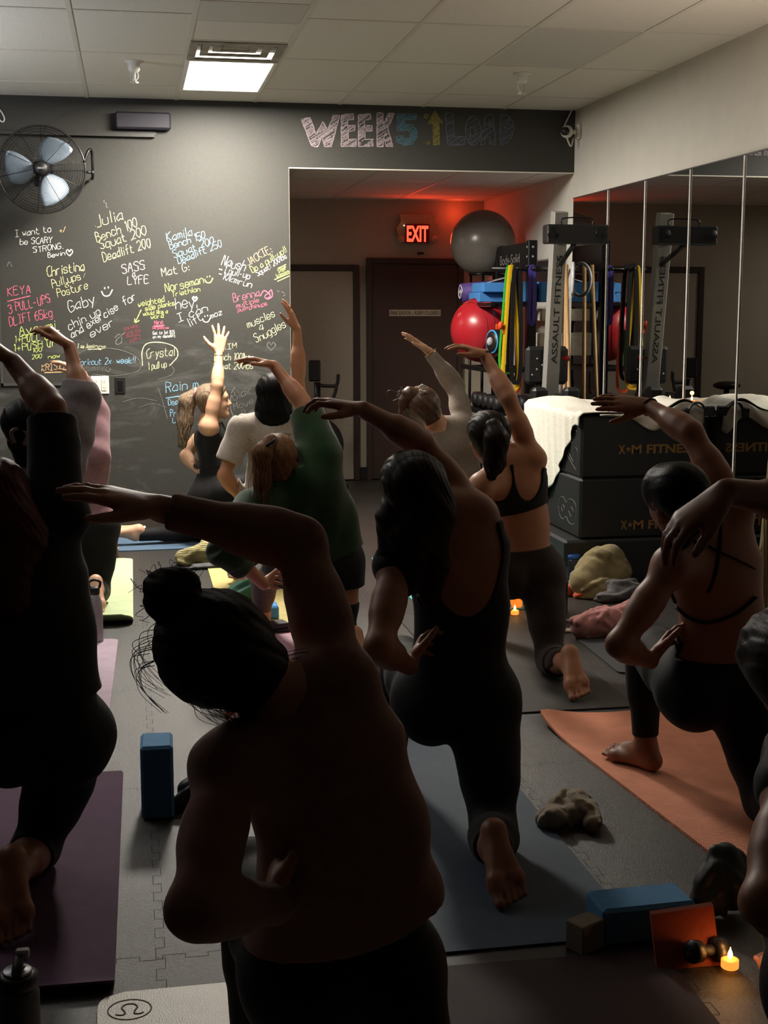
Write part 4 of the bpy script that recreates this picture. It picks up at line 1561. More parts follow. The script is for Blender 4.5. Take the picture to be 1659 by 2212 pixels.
MB().box(q + A(-0.012, -0.014, -0.002), q + A(0.012, 0.007, 0.03), 0.003).obj('plug', M_plate, e)
MB().tube(smooth_path([q + A(0.0, -0.01, 0.0), q + A(0.005, -0.02, -0.022), q + A(-0.02, -0.02, -0.03), q + A(-0.06, -0.02, 0.0), q + A(-0.12, -0.02, 0.08)]), 0.0035, 6).obj('cord', M_plate, e)
a, b = P(249, 850, D0), P(270, 815, D0)
e = empty('wall_switch', ((a[0] + b[0]) / 2, D0, a[2]), 'black switch plate next to the white power outlet', 'switch')
MB().box((a[0], D0 - 0.008, a[2]), (b[0], D0 - 0.0005, b[2]), 0.003).obj('cover_plate', M_black, e)
MB().box((a[0] + 0.018, D0 - 0.0125, a[2] + 0.02), (b[0] - 0.018, D0 - 0.0082, b[2] - 0.02), 0.002).obj('rocker', M_blackm, e)

# ------------------------------------------------------------------ the recess: exit sign, door plate
yx = DR - 0.10
c = P(903, 503, yx)
sgn = empty('exit_sign', (c[0], DR, c[2]), 'beige exit sign with glowing red letters above the fire door', 'exit sign')
M_beige = mat('beige_plastic', rgb(176, 158, 132), 0.6, var=0.05)


def pxpoly(pts, y):
    return [P(x, yy, y) for x, yy in pts]


MB().prism(pxpoly([(864, 463), (942, 463), (940, 478), (951, 494), (948, 512), (938, 525), (872, 525), (862, 512), (856, 494), (866, 478)], DR - 0.075), A(0, 0.0745, 0)).obj('housing', M_beige, sgn)
a, b = P(876, 525, yx), P(928, 484, yx)
fp = MB().box((a[0], yx, a[2]), (b[0], DR - 0.0755, b[2]), 0.004).obj('face_plate', mat('dark_red_face', rgb(96, 20, 14), 0.5), sgn)
M_red = mat('red_led_letters', rgb(255, 60, 40), 0.5, var=0.0, emit=(1.0, 0.045, 0.02, 1), estr=3.6)
tm = MB()
text_mesh(tm, 'EXIT', A(a[0] + 0.012, yx - 0.0005, a[2] + 0.018), (1, 0, 0), (0, 0, 1), b[2] - a[2] - 0.036, 0.0012, 0.03, width=b[0] - a[0] - 0.024)
tm.obj('letters', M_red, fp)
for px in (866, 940):
    q = P(px, 516, DR - 0.11)
    MB().lathe(q, [(0.016, 0.05), (0.028, 0.03), (0.032, 0.0), (0.026, -0.008)], axis=(0, 1, -0.2)).obj('lamp_head', M_beige, sgn)
q = P(873, 487, yx)
MB().sphere(q, 0.006, 8, 6).obj('status_light', mat('status_led', rgb(255, 240, 200), 0.4, var=0, emit=(1, 0.9, 0.6, 1), estr=2.0), fp)
q = P(907, 505, DR - 0.14)
area_light('exit_sign_glow', (q[0], q[1], q[2]), b[0] - a[0], b[2] - a[2], 2.2, (1.0, 0.06, 0.02), rot=(PI / 2, 0, PI))
point_light('exit_sign_spill', (q[0] + 0.35, q[1] + 0.02, q[2] + 0.19), 0.7, (1.0, 0.07, 0.02), 0.03)
a, b = P(841, 683, DR - 0.036), P(952, 669, DR - 0.036)
e = empty('door_plate', ((a[0] + b[0]) / 2, DR - 0.03, a[2]), 'pale FIRE DOOR KEEP CLOSED plate on the dark door', 'sign')
pl = MB().box((a[0], DR - 0.036, a[2]), (b[0], DR - 0.0305, b[2]), 0.001).obj('plate', mat('pale_plate', rgb(172, 160, 140), 0.5), e)
tm = MB()
text_mesh(tm, 'FIRE DOOR - KEEP CLOSED', A(a[0] + 0.012, DR - 0.0362, a[2] + 0.014), (1, 0, 0), (0, 0, 1), b[2] - a[2] - 0.028, 0.0008, 0.02, width=b[0] - a[0] - 0.024)
tm.obj('lettering', mat('dark_print', rgb(60, 48, 40), 0.6), pl)
q = P(909, 547, DR - 0.02)
tag(MB().box(q + A(-0.03, 0.0, -0.008), q + A(0.03, 0.0195, 0.008), 0.003).obj('door_sensor', M_black, None, loc=q), 'small dark sensor on the wall between exit sign and door', 'sensor')

# ------------------------------------------------------------------ storage rack along the mirror-side wall
bx = 2.935
y_n, y_f = 9.87, 10.78
e = empty('storage_rack', (bx, 10.3, 0), 'black steel storage rack with lettered header plate', 'rack')
e_rack = e
zt = P(1150, 519, y_n)[2]
for y in (y_n, y_f):
    MB().box((bx - 0.035, y - 0.035, 0.0005), (bx + 0.035, y + 0.035, zt), 0.006).obj('upright', M_blackm, e)
    MB().box((bx - 0.30, y - 0.035, 0.0005), (bx + 0.22, y + 0.035, 0.05), 0.005).obj('base_rail', M_blackm, e)
hd = MB().box((bx - 0.03, y_n + 0.036, zt - 0.225), (bx + 0.03, y_f - 0.036, zt - 0.012), 0.003).obj('header_plate', M_blackm, e)
tm = MB()
text_mesh(tm, 'Body-Solid', A(bx - 0.0305, y_f - 0.14, zt - 0.16), (0, -1, 0), (0, 0, 1), 0.075, 0.0012, 0.0, width=0.56)
tm.obj('header_lettering', mat('grey_print', rgb(130, 124, 116), 0.6), hd)
bolts = MB()
for z in (zt - 0.05, zt - 0.12, zt - 0.19, zt - 0.26):
    bolts.sphere((bx - 0.036, y_n, z), (0.006, 0.010, 0.010), 8, 6)
    bolts.sphere((bx, y_n - 0.036, z), (0.010, 0.006, 0.010), 8, 6)
bolts.obj('bolts', M_steel, e)
zb = P(1107, 580, 9.76)[2]
MB().cyl((2.62, 9.84, zb), (3.2, 9.84, zb), 0.017, 12).obj('hanging_bar', M_blackm, e)
MB().box((bx - 0.06, 9.825, zb - 0.022), (bx + 0.06, y_n - 0.0355, zb + 0.022), 0.003).obj('bar_bracket', M_blackm, e)
zs = P(1100, 650, 10.1)[2]
for k, z in enumerate((zs - 0.01, 1.13, 0.80, 0.42)):
    sh = MB()
    sh.box((bx - 0.30, 9.91, z - 0.035), (bx - 0.26, y_f + 0.05, z), 0.004).box((bx + 0.02, 9.91, z - 0.035), (bx + 0.06, y_f - 0.04, z), 0.004)
    for yy in (9.95, 10.25, 10.5, 10.72):
        sh.box((bx - 0.27, yy - 0.02, z - 0.03), (bx + 0.05, yy + 0.02, z - 0.004), 0.003)
    sh.obj('shelf', M_blackm, e)
# grey ball on a ring arm above the rack's far end
br_ = P(1043, 525, 11.0)
R_ = 0.267
ws = empty('ball_stand', (br_[0], 11.0, 0), 'dark ring stand carrying the grey exercise ball', 'stand')
zr = br_[2] - R_ * 0.93
rr = R_ * math.sqrt(1 - 0.93 ** 2) + 0.012
MB().tube([br_ * A(1, 1, 0) + A(rr * math.cos(t), rr * math.sin(t), zr - 0.004) for t in np.linspace(0, 2 * PI, 32, endpoint=False)], 0.011, 8, closed=True).obj('ring', M_blackm, ws)
for a in (0.3, 2.4, 4.5):
    x, y = br_[0] + rr * math.cos(a), 11.0 + rr * math.sin(a)
    MB().cyl((x, y, 0.0005), (x, y, zr), 0.012).obj('leg', M_blackm, ws)
ball = MB().sphere(br_, R_, 48, 28)
o = ball.obj('exercise_ball', mat('grey_ball_vinyl', rgb(118, 112, 104), 0.27, var=0.03), None, loc=br_ - A(0, 0, R_))
tag(o, 'large grey exercise ball up beside the exit sign', 'ball')
MB().tube([br_ + R_ * 1.0005 * A(math.cos(t) * 0.9, math.sin(t) * 0.9, 0.43) for t in np.linspace(0, 2 * PI, 48, endpoint=False)], 0.003, 5, closed=True).obj('seam_ring', mat('grey_ball_seam', rgb(96, 90, 82), 0.4), o)
# red dome ball with its black platform, on edge
rc = P(1045, 712, 10.45)
R2 = 0.258
bo = empty('balance_ball', (rc[0], rc[1], rc[2] - R2), 'red half-dome balance ball standing on edge on the rack', 'ball')
axd = unit(A(-0.88, -0.47, 0.0))
prof = [(R2 * math.cos(t), R2 * math.sin(t) * 1.02) for t in np.linspace(0, PI / 2, 16)]
dome = MB().lathe(rc, [(R2 * 0.99, -0.012)] + prof, 40, axis=axd).obj('dome', mat('red_vinyl', rgb(176, 34, 44), 0.3, var=0.04), bo)
MB().lathe(rc, [(R2 * 0.93, -0.075), (R2 * 1.02, -0.06), (R2 * 1.03, -0.014), (R2 * 0.98, -0.012)], 40, axis=axd).obj('platform', M_black, bo)
rg_ = MB()
e1 = unit(np.cross(axd, A(0, 0, 1)))
for hgt in (0.10, 0.15):
    r_ = math.sqrt(R2 ** 2 - hgt ** 2) + 0.001
    rg_.tube([rc + axd * hgt * 1.02 + r_ * (math.cos(t) * e1 + math.sin(t) * A(0, 0, 1)) for t in np.linspace(0, 2 * PI, 40, endpoint=False)], 0.0022, 5, closed=True)
rg_.obj('groove_rings', mat('dark_red_line', rgb(90, 16, 22), 0.5), dome)
lg = MB()
for k, (u, v) in enumerate(((-0.6, 0.8), (-0.2, 0.55), (0.1, 0.75), (0.3, 0.3), (0.0, 0.1), (-0.5, 0.2))):
    c0 = unit(axd * 0.75 + e1 * (0.05 + 0.12 * v) + A(0, 0, 1) * (0.42 + 0.12 * u)) * (R2 + 0.001)
    c1 = unit(axd * 0.75 + e1 * (0.02 + 0.14 * v) + A(0, 0, 1) * (0.36 + 0.10 * u)) * (R2 + 0.001)
    lg.tube([rc + c0, rc + c1], 0.004, 5)
lg.obj('pale_mark', mat('pale_red_print', rgb(220, 130, 130), 0.5), dome)


def block(lo, hi, label, m=None, cat='foam block', group='blue foam blocks on the rack', name='foam_block'):
    o = MB().box(lo, hi, 0.006).obj(name, m or M_blue2, None, loc=((lo[0] + hi[0]) / 2, (lo[1] + hi[1]) / 2, lo[2]))
    return tag(o, label, cat, group)


z0 = zs - 0.0095
bh = 0.075
block((2.645, 10.30, z0), (2.87, 10.62, z0 + bh), 'blue foam block at the rack front beside the rolled purple mat, lower of two')
block((2.665, 10.24, z0 + bh + 0.0005), (2.87, 10.60, z0 + 2 * bh), 'blue foam block at the rack front, upper of two, above the purple roll')
block((2.82, 9.94, z0), (3.00, 10.20, z0 + 2 * bh), 'blue foam block behind the hanging black bands')
block((3.02, 9.92, z0), (3.20, 10.14, z0 + 2 * bh), 'blue foam block nearest the grey machine post')
block((3.03, 9.90, z0 - 0.14), (3.18, 10.02, z0 - 0.05), 'white carton low behind the purple band', mat('white_carton', rgb(214, 206, 190), 0.7), 'box', None, 'carton')
block((3.01, 9.905, z0 - 0.40), (3.2, 10.05, z0 - 0.23), 'pale carton on the rack below the blue blocks', mat('white_carton', rgb(214, 206, 190), 0.7), 'box', None, 'carton')
q0, q1 = P(1022, 632, 10.66), P(1105, 600, 10.9)
ro = empty('rolled_mat', (q0[0], q0[1], z0), 'rolled purple mat with a pale inside on the rack', 'yoga mat')
MB().tube([A(2.60, 10.70, z0 + 0.075), A(2.95, 10.70, z0 + 0.115)], 0.074, 20).obj('roll', mat('purple_roll', rgb(78, 60, 128), 0.6), ro)
sp = [A(2.594, 10.70 + (0.012 + 0.0062 * t) * math.cos(t), z0 + 0.075 + (0.012 + 0.0062 * t) * math.sin(t)) for t in np.linspace(0, 9.4, 60)]
MB().tube(sp, 0.005, 5).obj('pale_spiral', mat('pale_lilac', rgb(200, 196, 200), 0.7), ro)
MB().box((2.62, 10.64, z0 + 0.15), (2.96, 10.78, z0 + 0.158), 0.002, R=np.array([[math.cos(-0.25), 0, math.sin(-0.25)], [0, 1, 0], [-math.sin(-0.25), 0, math.cos(-0.25)]])).obj('loose_flap', mat('pale_lilac', rgb(200, 196, 200), 0.7), ro)


def band(x, y, ztop, zbot, w, th, m, label, lean=0.0, open_=0.03, grp='resistance bands on the rack', top=0.014):
    """closed flat loop hung over a peg that points into the room; the loop opens sideways"""
    n = 48
    pts = []
    for k in range(n):
        t = 2 * PI * k / n
        s, c = math.sin(t), math.cos(t)
        zz = (ztop + zbot) / 2 + (ztop - zbot) / 2 * (abs(c) ** 0.30) * (1 if c > 0 else -1)
        low = min(1.0, max(0.0, (ztop - zz) / (ztop - zbot)))
        ww = top + open_ * low ** 1.1
        pts.append(A(x + lean * low + ww * math.copysign(abs(s) ** 0.75, s), y, zz))
    pts = np.array(pts)
    V, F = [], []
    for k in range(n):
        tg = unit(pts[(k + 1) % n] - pts[k - 1])
        nn = unit(np.cross(tg, A(0, 1, 0)))
        for dx, dn in ((-w / 2, -th / 2), (w / 2, -th / 2), (w / 2, th / 2), (-w / 2, th / 2)):
            V.append(pts[k] + A(0, dx, 0) + nn * dn)
    for k in range(n):
        j = (k + 1) % n
        for c_ in range(4):
            d_ = (c_ + 1) % 4
            F.append((k * 4 + c_, k * 4 + d_, j * 4 + d_, j * 4 + c_))
    o = MB().add(V, F, False).obj('resistance_band', m, None, loc=(x, y, zbot))
    return tag(o, label, 'resistance band', grp)


M_bandY = mat('yellow_latex', rgb(238, 190, 30), 0.5, var=0.05)
M_bandG = mat('green_latex', rgb(60, 190, 60), 0.5, var=0.05)
M_bandO = mat('orange_latex', rgb(224, 80, 32), 0.5, var=0.05)
M_bandK = mat('black_latex', rgb(26, 24, 26), 0.4, var=0.1)
M_bandP = mat('purple_latex', rgb(74, 60, 150), 0.5, var=0.05)
zt_ = zb + 0.018


def pxx(px, y=9.76):
    return P(px, 640, y)[0]


def zy(py, px=1107, y=9.76):
    return P(px, py, y)[2]


band(pxx(1100), 9.70, zt_, zy(842), 0.012, 0.018, M_bandY, 'yellow resistance band hanging lowest, frontmost on the bar', 0.012, 0.060)
band(pxx(1099), 9.725, zt_, zy(836), 0.012, 0.016, M_bandY, 'second yellow resistance band, just behind the lowest one', 0.010, 0.058)
band(pxx(1098), 9.75, zt_, zy(806), 0.012, 0.014, M_bandG, 'green resistance band behind the yellow ones', 0.006, 0.062, top=0.020)
band(pxx(1111), 9.69, zt_ + 0.012, zy(826), 0.010, 0.030, M_bandK, 'wide black resistance band over the front of the bar', 0.0, 0.012, top=0.026)
band(pxx(1111), 9.735, zt_ + 0.004, zy(818), 0.010, 0.016, M_bandK, 'black resistance band nested inside the wide one', 0.0, 0.006, top=0.012)
band(pxx(1113), 9.775, zt_ + 0.012, zy(822), 0.010, 0.028, M_bandK, 'black resistance band hung behind the wide one', 0.0, 0.018, top=0.030)
band(pxx(1114), 9.80, zt_, zy(850), 0.010, 0.020, M_bandO, 'orange resistance band hanging behind the black ones', 0.008, 0.036, top=0.020)
band(pxx(1152), 9.80, zt_, zy(700), 0.012, 0.028, M_bandP, 'purple resistance band by the rack upright', 0.0, 0.004, top=0.016)
MB().cyl((pxx(1111), 9.66, zb), (pxx(1111), 9.86, zb), 0.012, 12).cyl((pxx(1152), 9.74, zb), (pxx(1152), 9.86, zb), 0.012, 12).obj('band_peg', M_blackm, e_rack)
# orange knot, black pouch with blue ring light
q = P(1082, 703, 9.70)
tag(MB().sphere(q, (0.022, 0.02, 0.03), 12, 8).box(q + A(-0.04, -0.004, -0.03), q + A(0.0, 0.004, 0.01), 0.003).box(q + A(0.012, -0.004, -0.06), q + A(0.035, 0.004, 0.0), 0.003).obj('knotted_strap', M_bandO, None, loc=q), 'orange knotted strap tied among the yellow bands', 'strap')
q = P(1068, 738, 10.0)
e = empty('round_speaker', (q[0], q[1], q[2] - 0.09), 'round black speaker with a blue ring on the rack', 'speaker')
axs = unit(A(-0.96, -0.26, 0))
MB().lathe(q, [(0.05, -0.06), (0.085, -0.05), (0.09, 0.0), (0.075, 0.03), (0.05, 0.034)], 28, axis=axs).obj('speaker_body', M_black, e)
e1_ = unit(np.cross(axs, A(0, 0, 1)))
MB().tube([q + axs * 0.02 + 0.083 * (math.cos(t) * e1_ + math.sin(t) * A(0, 0, 1)) for t in np.linspace(0, 2 * PI, 28, endpoint=False)], 0.007, 6, closed=True).obj('blue_ring', mat('blue_ring', rgb(70, 160, 220), 0.4), e)
MB().sphere(q + axs * 0.034, (0.03, 0.03, 0.035), 12, 8).obj('speaker_cone', M_pale, e)
# dumbbells on the lower shelves
M_hex = mat('black_hex_rubber', rgb(26, 25, 26), 0.55)
first = None
labs2 = ['upper', 'lower']
for r_i, z in enumerate((0.80, 0.42)):
    for k in range(5):
        y = 9.98 + 0.165 * k
        if first is None:
            e = empty('hex_dumbbell', (bx - 0.11, y, z), '', 'dumbbell', 'hex dumbbells on the rack')
            for sx in (-0.10, 0.10):
                MB().lathe((bx - 0.11 + sx, y, z + 0.058), [(0.048, -0.038), (0.058, -0.028), (0.058, 0.028), (0.048, 0.038)], 6, axis=(1, 0, 0)).obj('head', M_hex, e)
            MB().cyl((bx - 0.18, y, z + 0.058), (bx - 0.04, y, z + 0.058), 0.015).obj('grip', M_steel, e)
            first = e
        else:
            e = first.copy()
            COL.objects.link(e)
            e.location = (bx - 0.11, y, z)
            for ch in first.children:
                c2 = ch.copy()
                c2.parent = e
                COL.objects.link(c2)
        e['label'] = 'black hex dumbbell in the rows on the lower rack shelves'

# hoop, poles
q = P(1238, 604, 9.66)
q[0] = 3.19
nrm = unit(A(1, -0.33, 0))
u1 = unit(np.cross(nrm, A(0, 0, 1)))
hp = MB().tube([q + 0.118 * (math.cos(t) * u1 + math.sin(t) * A(0, 0, 1)) for t in np.linspace(0, 2 * PI, 40, endpoint=False)], 0.012, 10, closed=True).obj('pilates_ring', mat('white_hoop', rgb(222, 226, 232), 0.4), None, loc=q - A(0, 0, 0.13))
tag(hp, 'white exercise ring hanging at the wall end by the mirror', 'exercise ring')
for px, y, lean, lab in ((1222, 9.70, 0.02, 'pale wooden pole leaning by the white ring, nearer the post'), (1229, 9.62, 0.10, 'pale wooden pole leaning at the mirror edge behind the post')):
    t = P(px, 572, y)
    t[0] = 3.15 if lean < 0.05 else 3.12
    o = MB().cyl((t[0] - 0.01, t[1] - lean * 3, 0.0005), (t[0] + 0.0, t[1], t[2]), 0.014).obj('wooden_pole', mat('pale_wood', rgb(196, 154, 104), 0.6, var=0.15, scale=14), None, loc=(t[0], t[1], 0))
    tag(o, lab, 'pole', 'wooden poles')

# ------------------------------------------------------------------ the ski machine
pb, pt = P(1188, 850, 9.10), P(1209, 457, 8.93)
pb = pt + (pb - pt) * ((pt[2] - 0.10) / (pt[2] - pb[2]))
e = empty('ski_machine', (pt[0], 9.0, 0), 'grey-posted ski machine with black head unit by the mirror', 'exercise machine')
M_alu = mat('grey_aluminium', rgb(168, 164, 158), 0.45, 0.35, var=0.05)
dv = unit(pt - pb)
L = np.linalg.norm(pt - pb)
# square tube along dv
xa = A(1, 0, 0)
ya = unit(np.cross(dv, xa))
Rm = np.stack([xa, ya, dv], 1)
mid = (pb + pt) / 2
hx, hy = 0.048, 0.045
MB().box(mid - A(hx, hy, L / 2), mid + A(hx, hy, L / 2), 0.005, R=Rm).obj('post', M_alu, e)
tm = MB()
text_mesh(tm, 'ASSAULT FITNESS', P(1186, 762, 9.0) * 0 + pb + dv * (L * 0.52) + A(0.022, 0, 0) - ya * (hy + 0.001) * (1 if ya[1] > 0 else -1), dv, A(-1, 0, 0), 0.040, 0.0008, 0.02, width=0.74)
tm.obj('post_lettering', mat('dark_post_print', rgb(40, 38, 38), 0.6), e)
ha, hb = P(1180, 526, 8.55), P(1314, 486, 8.55)
MB().box((ha[0], 8.53, ha[2]), (min(hb[0], XR - 0.03), 8.64, hb[2]), 0.008).obj('head_unit', M_black, e)
hr = MB()
for px in (1196, 1300):
    q = P(px, 505, 8.528)
    hr.lathe(q, [(0.036, -0.004), (0.040, 0.0), (0.040, 0.004)], 24, axis=(0, 1, 0))
hr.obj('end_cap', M_blackm, e)
c0, c1 = P(1214, 487, 8.58), P(1280, 487, 8.58)
MB().tube(smooth_path([c0, c0 + A(0.01, 0, 0.045), c1 + A(-0.01, 0, 0.045), c1], 6), 0.005, 6).obj('top_handle', M_blackm, e)
MB().cyl(P(1240, 527, 8.6), P(1212, 570, 8.93), 0.016).obj('brace', M_blackm, e)
MB().cyl((pt[0], 8.63, ha[2] + 0.06), (pt[0], 8.92, ha[2] + 0.04), 0.03).obj('head_arm', M_blackm, e)
a, b = P(1137, 832, 9.14), P(1231, 748, 9.14)
MB().box((a[0], 9.15, a[2]), (b[0], 9.21, b[2]), 0.025).obj('back_plate', M_black, e)
bo_ = MB()
for px, py in ((1161, 775), (1160, 798), (1172, 789), (1208, 800), (1150, 810)):
    bo_.sphere(P(px, py, 9.147), (0.008, 0.005, 0.008), 8, 6)
bo_.obj('bolts', M_steel, e)
q = P(1226, 774, 9.05)
MB().lathe(q, [(0.010, -0.03), (0.020, -0.012), (0.020, 0.008), (0.008, 0.014)], 16, axis=(1, 0, 0)).cyl(q + A(-0.06, 0, 0), q, 0.006).obj('red_knob', mat('red_plastic', rgb(190, 40, 30), 0.4), e)
for px in (1164, 1233):
    q = P(px, 848, 8.85)
    MB().box(q + A(-0.055, -0.05, -0.06), q + A(0.055, 0.05, 0.035), 0.022).obj('foot_pad', M_black, e)
    MB().box(q + A(-0.05, 0.05, -0.05), q + A(0.05, 0.24, -0.02), 0.006).obj('pad_arm', M_blackm, e)
MB().box((pb[0] - 0.3, 9.0, 0.0005), (pb[0] + 0.3, 9.09, 0.07), 0.01).box((pb[0] - 0.05, 8.75, 0.0005), (pb[0] + 0.05, 9.5, 0.09), 0.01).obj('base_frame', M_blackm, e)
MB().cyl((pb[0] - 0.09, 9.1, 0.09), (a[0] + 0.1, 9.17, a[2]), 0.02).cyl((pb[0] + 0.09, 9.1, 0.09), (b[0] - 0.1, 9.17, a[2]), 0.02).obj('plate_strut', M_blackm, e)
# pulley ropes of the machine, hanging by the wall
for k, (px, y) in enumerate(((1236, 9.3), (1216, 9.4))):
    pass

# ------------------------------------------------------------------ exercise bike in the recess
q = P(690, 800, 11.5)
e = empty('exercise_bike', (q[0], 11.5, 0), 'dark exercise bike with console in front of the pale door', 'exercise bike')
x = q[0]
MB().box(P(667, 824, 11.5) + A(0, -0.02, 0), P(692, 778, 11.5) + A(0, 0.02, 0), 0.01).obj('console', M_black, e)
zc = P(680, 826, 11.5)[2]
MB().tube(smooth_path([A(x - 0.03, 11.5, zc - 0.02), A(x + 0.06, 11.48, zc - 0.03), A(x + 0.14, 11.46, zc - 0.02), A(x + 0.155, 11.45, zc + 0.07)]), 0.015, 8).tube(
    smooth_path([A(x + 0.14, 11.46, zc - 0.02), A(x + 0.13, 11.46, zc - 0.08), A(x + 0.11, 11.46, zc - 0.13)]), 0.015, 8).obj('handlebar', M_rubber, e)
MB().cyl((x - 0.02, 11.5, zc), (x - 0.01, 11.55, 0.55), 0.028).obj('upright', M_blackm, e)
MB().lathe((x - 0.03, 11.55, 0.42), [(0.20, -0.05), (0.24, -0.03), (0.24, 0.03), (0.20, 0.05)], 32, axis=(0.3, 1, 0)).obj('fan_wheel', M_black, e)
MB().cyl((x - 0.02, 11.55, 0.35), (x - 0.5, 11.75, 0.45), 0.03).cyl((x - 0.5, 11.75, 0.3), (x - 0.5, 11.75, 0.86), 0.025).obj('frame', M_blackm, e)
MB().sphere((x - 0.5, 11.75, 0.88), (0.13, 0.11, 0.04), 16, 8).obj('seat', M_black, e)
MB().box((x - 0.25, 11.46, 0.0005), (x + 0.22, 11.53, 0.06), 0.01).box((x - 0.72, 11.72, 0.0005), (x - 0.28, 11.79, 0.06), 0.01).cyl((x - 0.02, 11.5, 0.05), (x - 0.03, 11.55, 0.25), 0.03).cyl((x - 0.5, 11.75, 0.05), (x - 0.5, 11.75, 0.35), 0.03).obj('base', M_blackm, e)

# ------------------------------------------------------------------ people
UP = A(0, 0, 1)


def solve(p0, px, py, L, far=True):
    """the point on the line of sight through a pixel that lies a bone's length L from p0"""
    o, v = A(0, 0, EYE), unit(ray(px, py))
    w = o - p0
    b = w @ v
    disc = b * b - (w @ w - L * L)
    if disc <= 0:
        q = o - b * v
        return p0 + unit(q - p0) * L
    return o + v * (-b + math.sqrt(disc) * (1 if far else -1))


def rot(v, ax, a):
    ax = unit(ax)
    return v * math.cos(a) + np.cross(ax, v) * math.sin(a) + ax * (ax @ v) * (1 - math.cos(a))


def hand(G, w, d, th, flip=1, curl=(0.25, 0.35, 0.25), size=1.0, spread=0.10, thumb=0.7, bend=0.0):
    """w wrist, d palm direction, th towards the thumb side; palm faces flip * d x th"""
    d = unit(d)
    s = unit(th - d * (th @ d))
    n = -np.cross(d, s) * flip
    z = size
    out = []
    offs = (0.029, 0.010, -0.010, -0.028)
    reach = (0.086, 0.090, 0.085, 0.076)
    lens = (0.070, 0.078, 0.072, 0.056)
    kn = [w + d * r * z + s * o * z + n * (0.004 if i in (0, 3) else 0) * z for i, (o, r) in enumerate(zip(offs, reach))]
    for i, o in enumerate(offs):
        out.append(Prim(w + s * o * 0.55 * z + d * 0.008, kn[i], 0.0155 * z, 0.0115 * z, 0.014, n, 1.15))
    for i in range(4):
        dd = rot(d, n, (1.5 - i) * spread * (-1 if np.cross(n, d) @ s > 0 else 1) * -1)
        ax = np.cross(dd, n)
        p = kn[i]
        a = 0
        rr = (0.0095, 0.0088, 0.0078, 0.0066)
        f = 0.92 if i == 3 else 1.0
        for j, fr in enumerate((0.46, 0.30, 0.24)):
            a += curl[j] * (1 + 0.12 * i)
            q = p + rot(dd, ax, a) * lens[i] * fr * z
            out.append(Prim(p, q, rr[j] * z * f, rr[j + 1] * z * f, 0.004))
            p = q
    t0 = w + d * 0.022 * z + s * 0.024 * z + n * 0.006 * z
    td = unit(d * (1 - thumb * 0.55) + s * thumb + n * 0.35)
    t1 = t0 + td * 0.040 * z
    td2 = unit(td + d * 0.35)
    t2 = t1 + td2 * 0.032 * z
    t3 = t2 + unit(td2 + d * 0.3) * 0.024 * z
    out += [Prim(t0, t1, 0.0165 * z, 0.0118 * z, 0.012), Prim(t1, t2, 0.0112 * z, 0.0098 * z, 0.004), Prim(t2, t3, 0.0098 * z, 0.0075 * z, 0.004)]
    G += out
    return w + d * 0.16 * z


def foot(G, an, f, sn, side, toebend=0.0):
    """an ankle joint, f towards the toes, sn out of the sole, side towards the big toe"""
    f = unit(f)
    sn = unit(sn - f * (sn @ f))
    t = unit(side - f * (side @ f) - sn * (side @ sn))
    heel = an - f * 0.030 + sn * 0.036
    bi = an + f * 0.126 + sn * 0.046 + t * 0.029
    bo = an + f * 0.117 + sn * 0.050 - t * 0.031
    G += [Prim(an + sn * 0.0, heel, 0.036, 0.030, 0.02), Prim(heel, bi, 0.029, 0.022, 0.02), Prim(heel, bo, 0.028, 0.020, 0.02),
          Prim(bi - f * 0.012, bi + f * 0.006, 0.0255, 0.022, 0.012), Prim(bo - f * 0.010, bo, 0.022, 0.020, 0.012),
          Prim(an, an + f * 0.10 + sn * 0.028 + t * 0.008, 0.034, 0.024, 0.025)]
    for i, (o, r, l) in enumerate(((0.034, 0.0125, 0.043), (0.0105, 0.0082, 0.045), (-0.0075, 0.0078, 0.041), (-0.0235, 0.0076, 0.037), (-0.0385, 0.0074, 0.032))):
        b0 = bi * (0.5 + o / 0.06) + bo * (0.5 - o / 0.06) + sn * 0.004
        d1 = rot(f, np.cross(sn, f), 0) * math.cos(toebend) - sn * math.sin(toebend)
        G.append(Prim(b0 + f * 0.008, b0 + f * 0.008 + d1 * l, r * 1.25, r * 0.92, 0.004))
        G.append(Prim(b0 + f * 0.008 + d1 * l, b0 + f * 0.008 + d1 * (l + 0.004), r * 1.16, r * 1.08, 0.002))


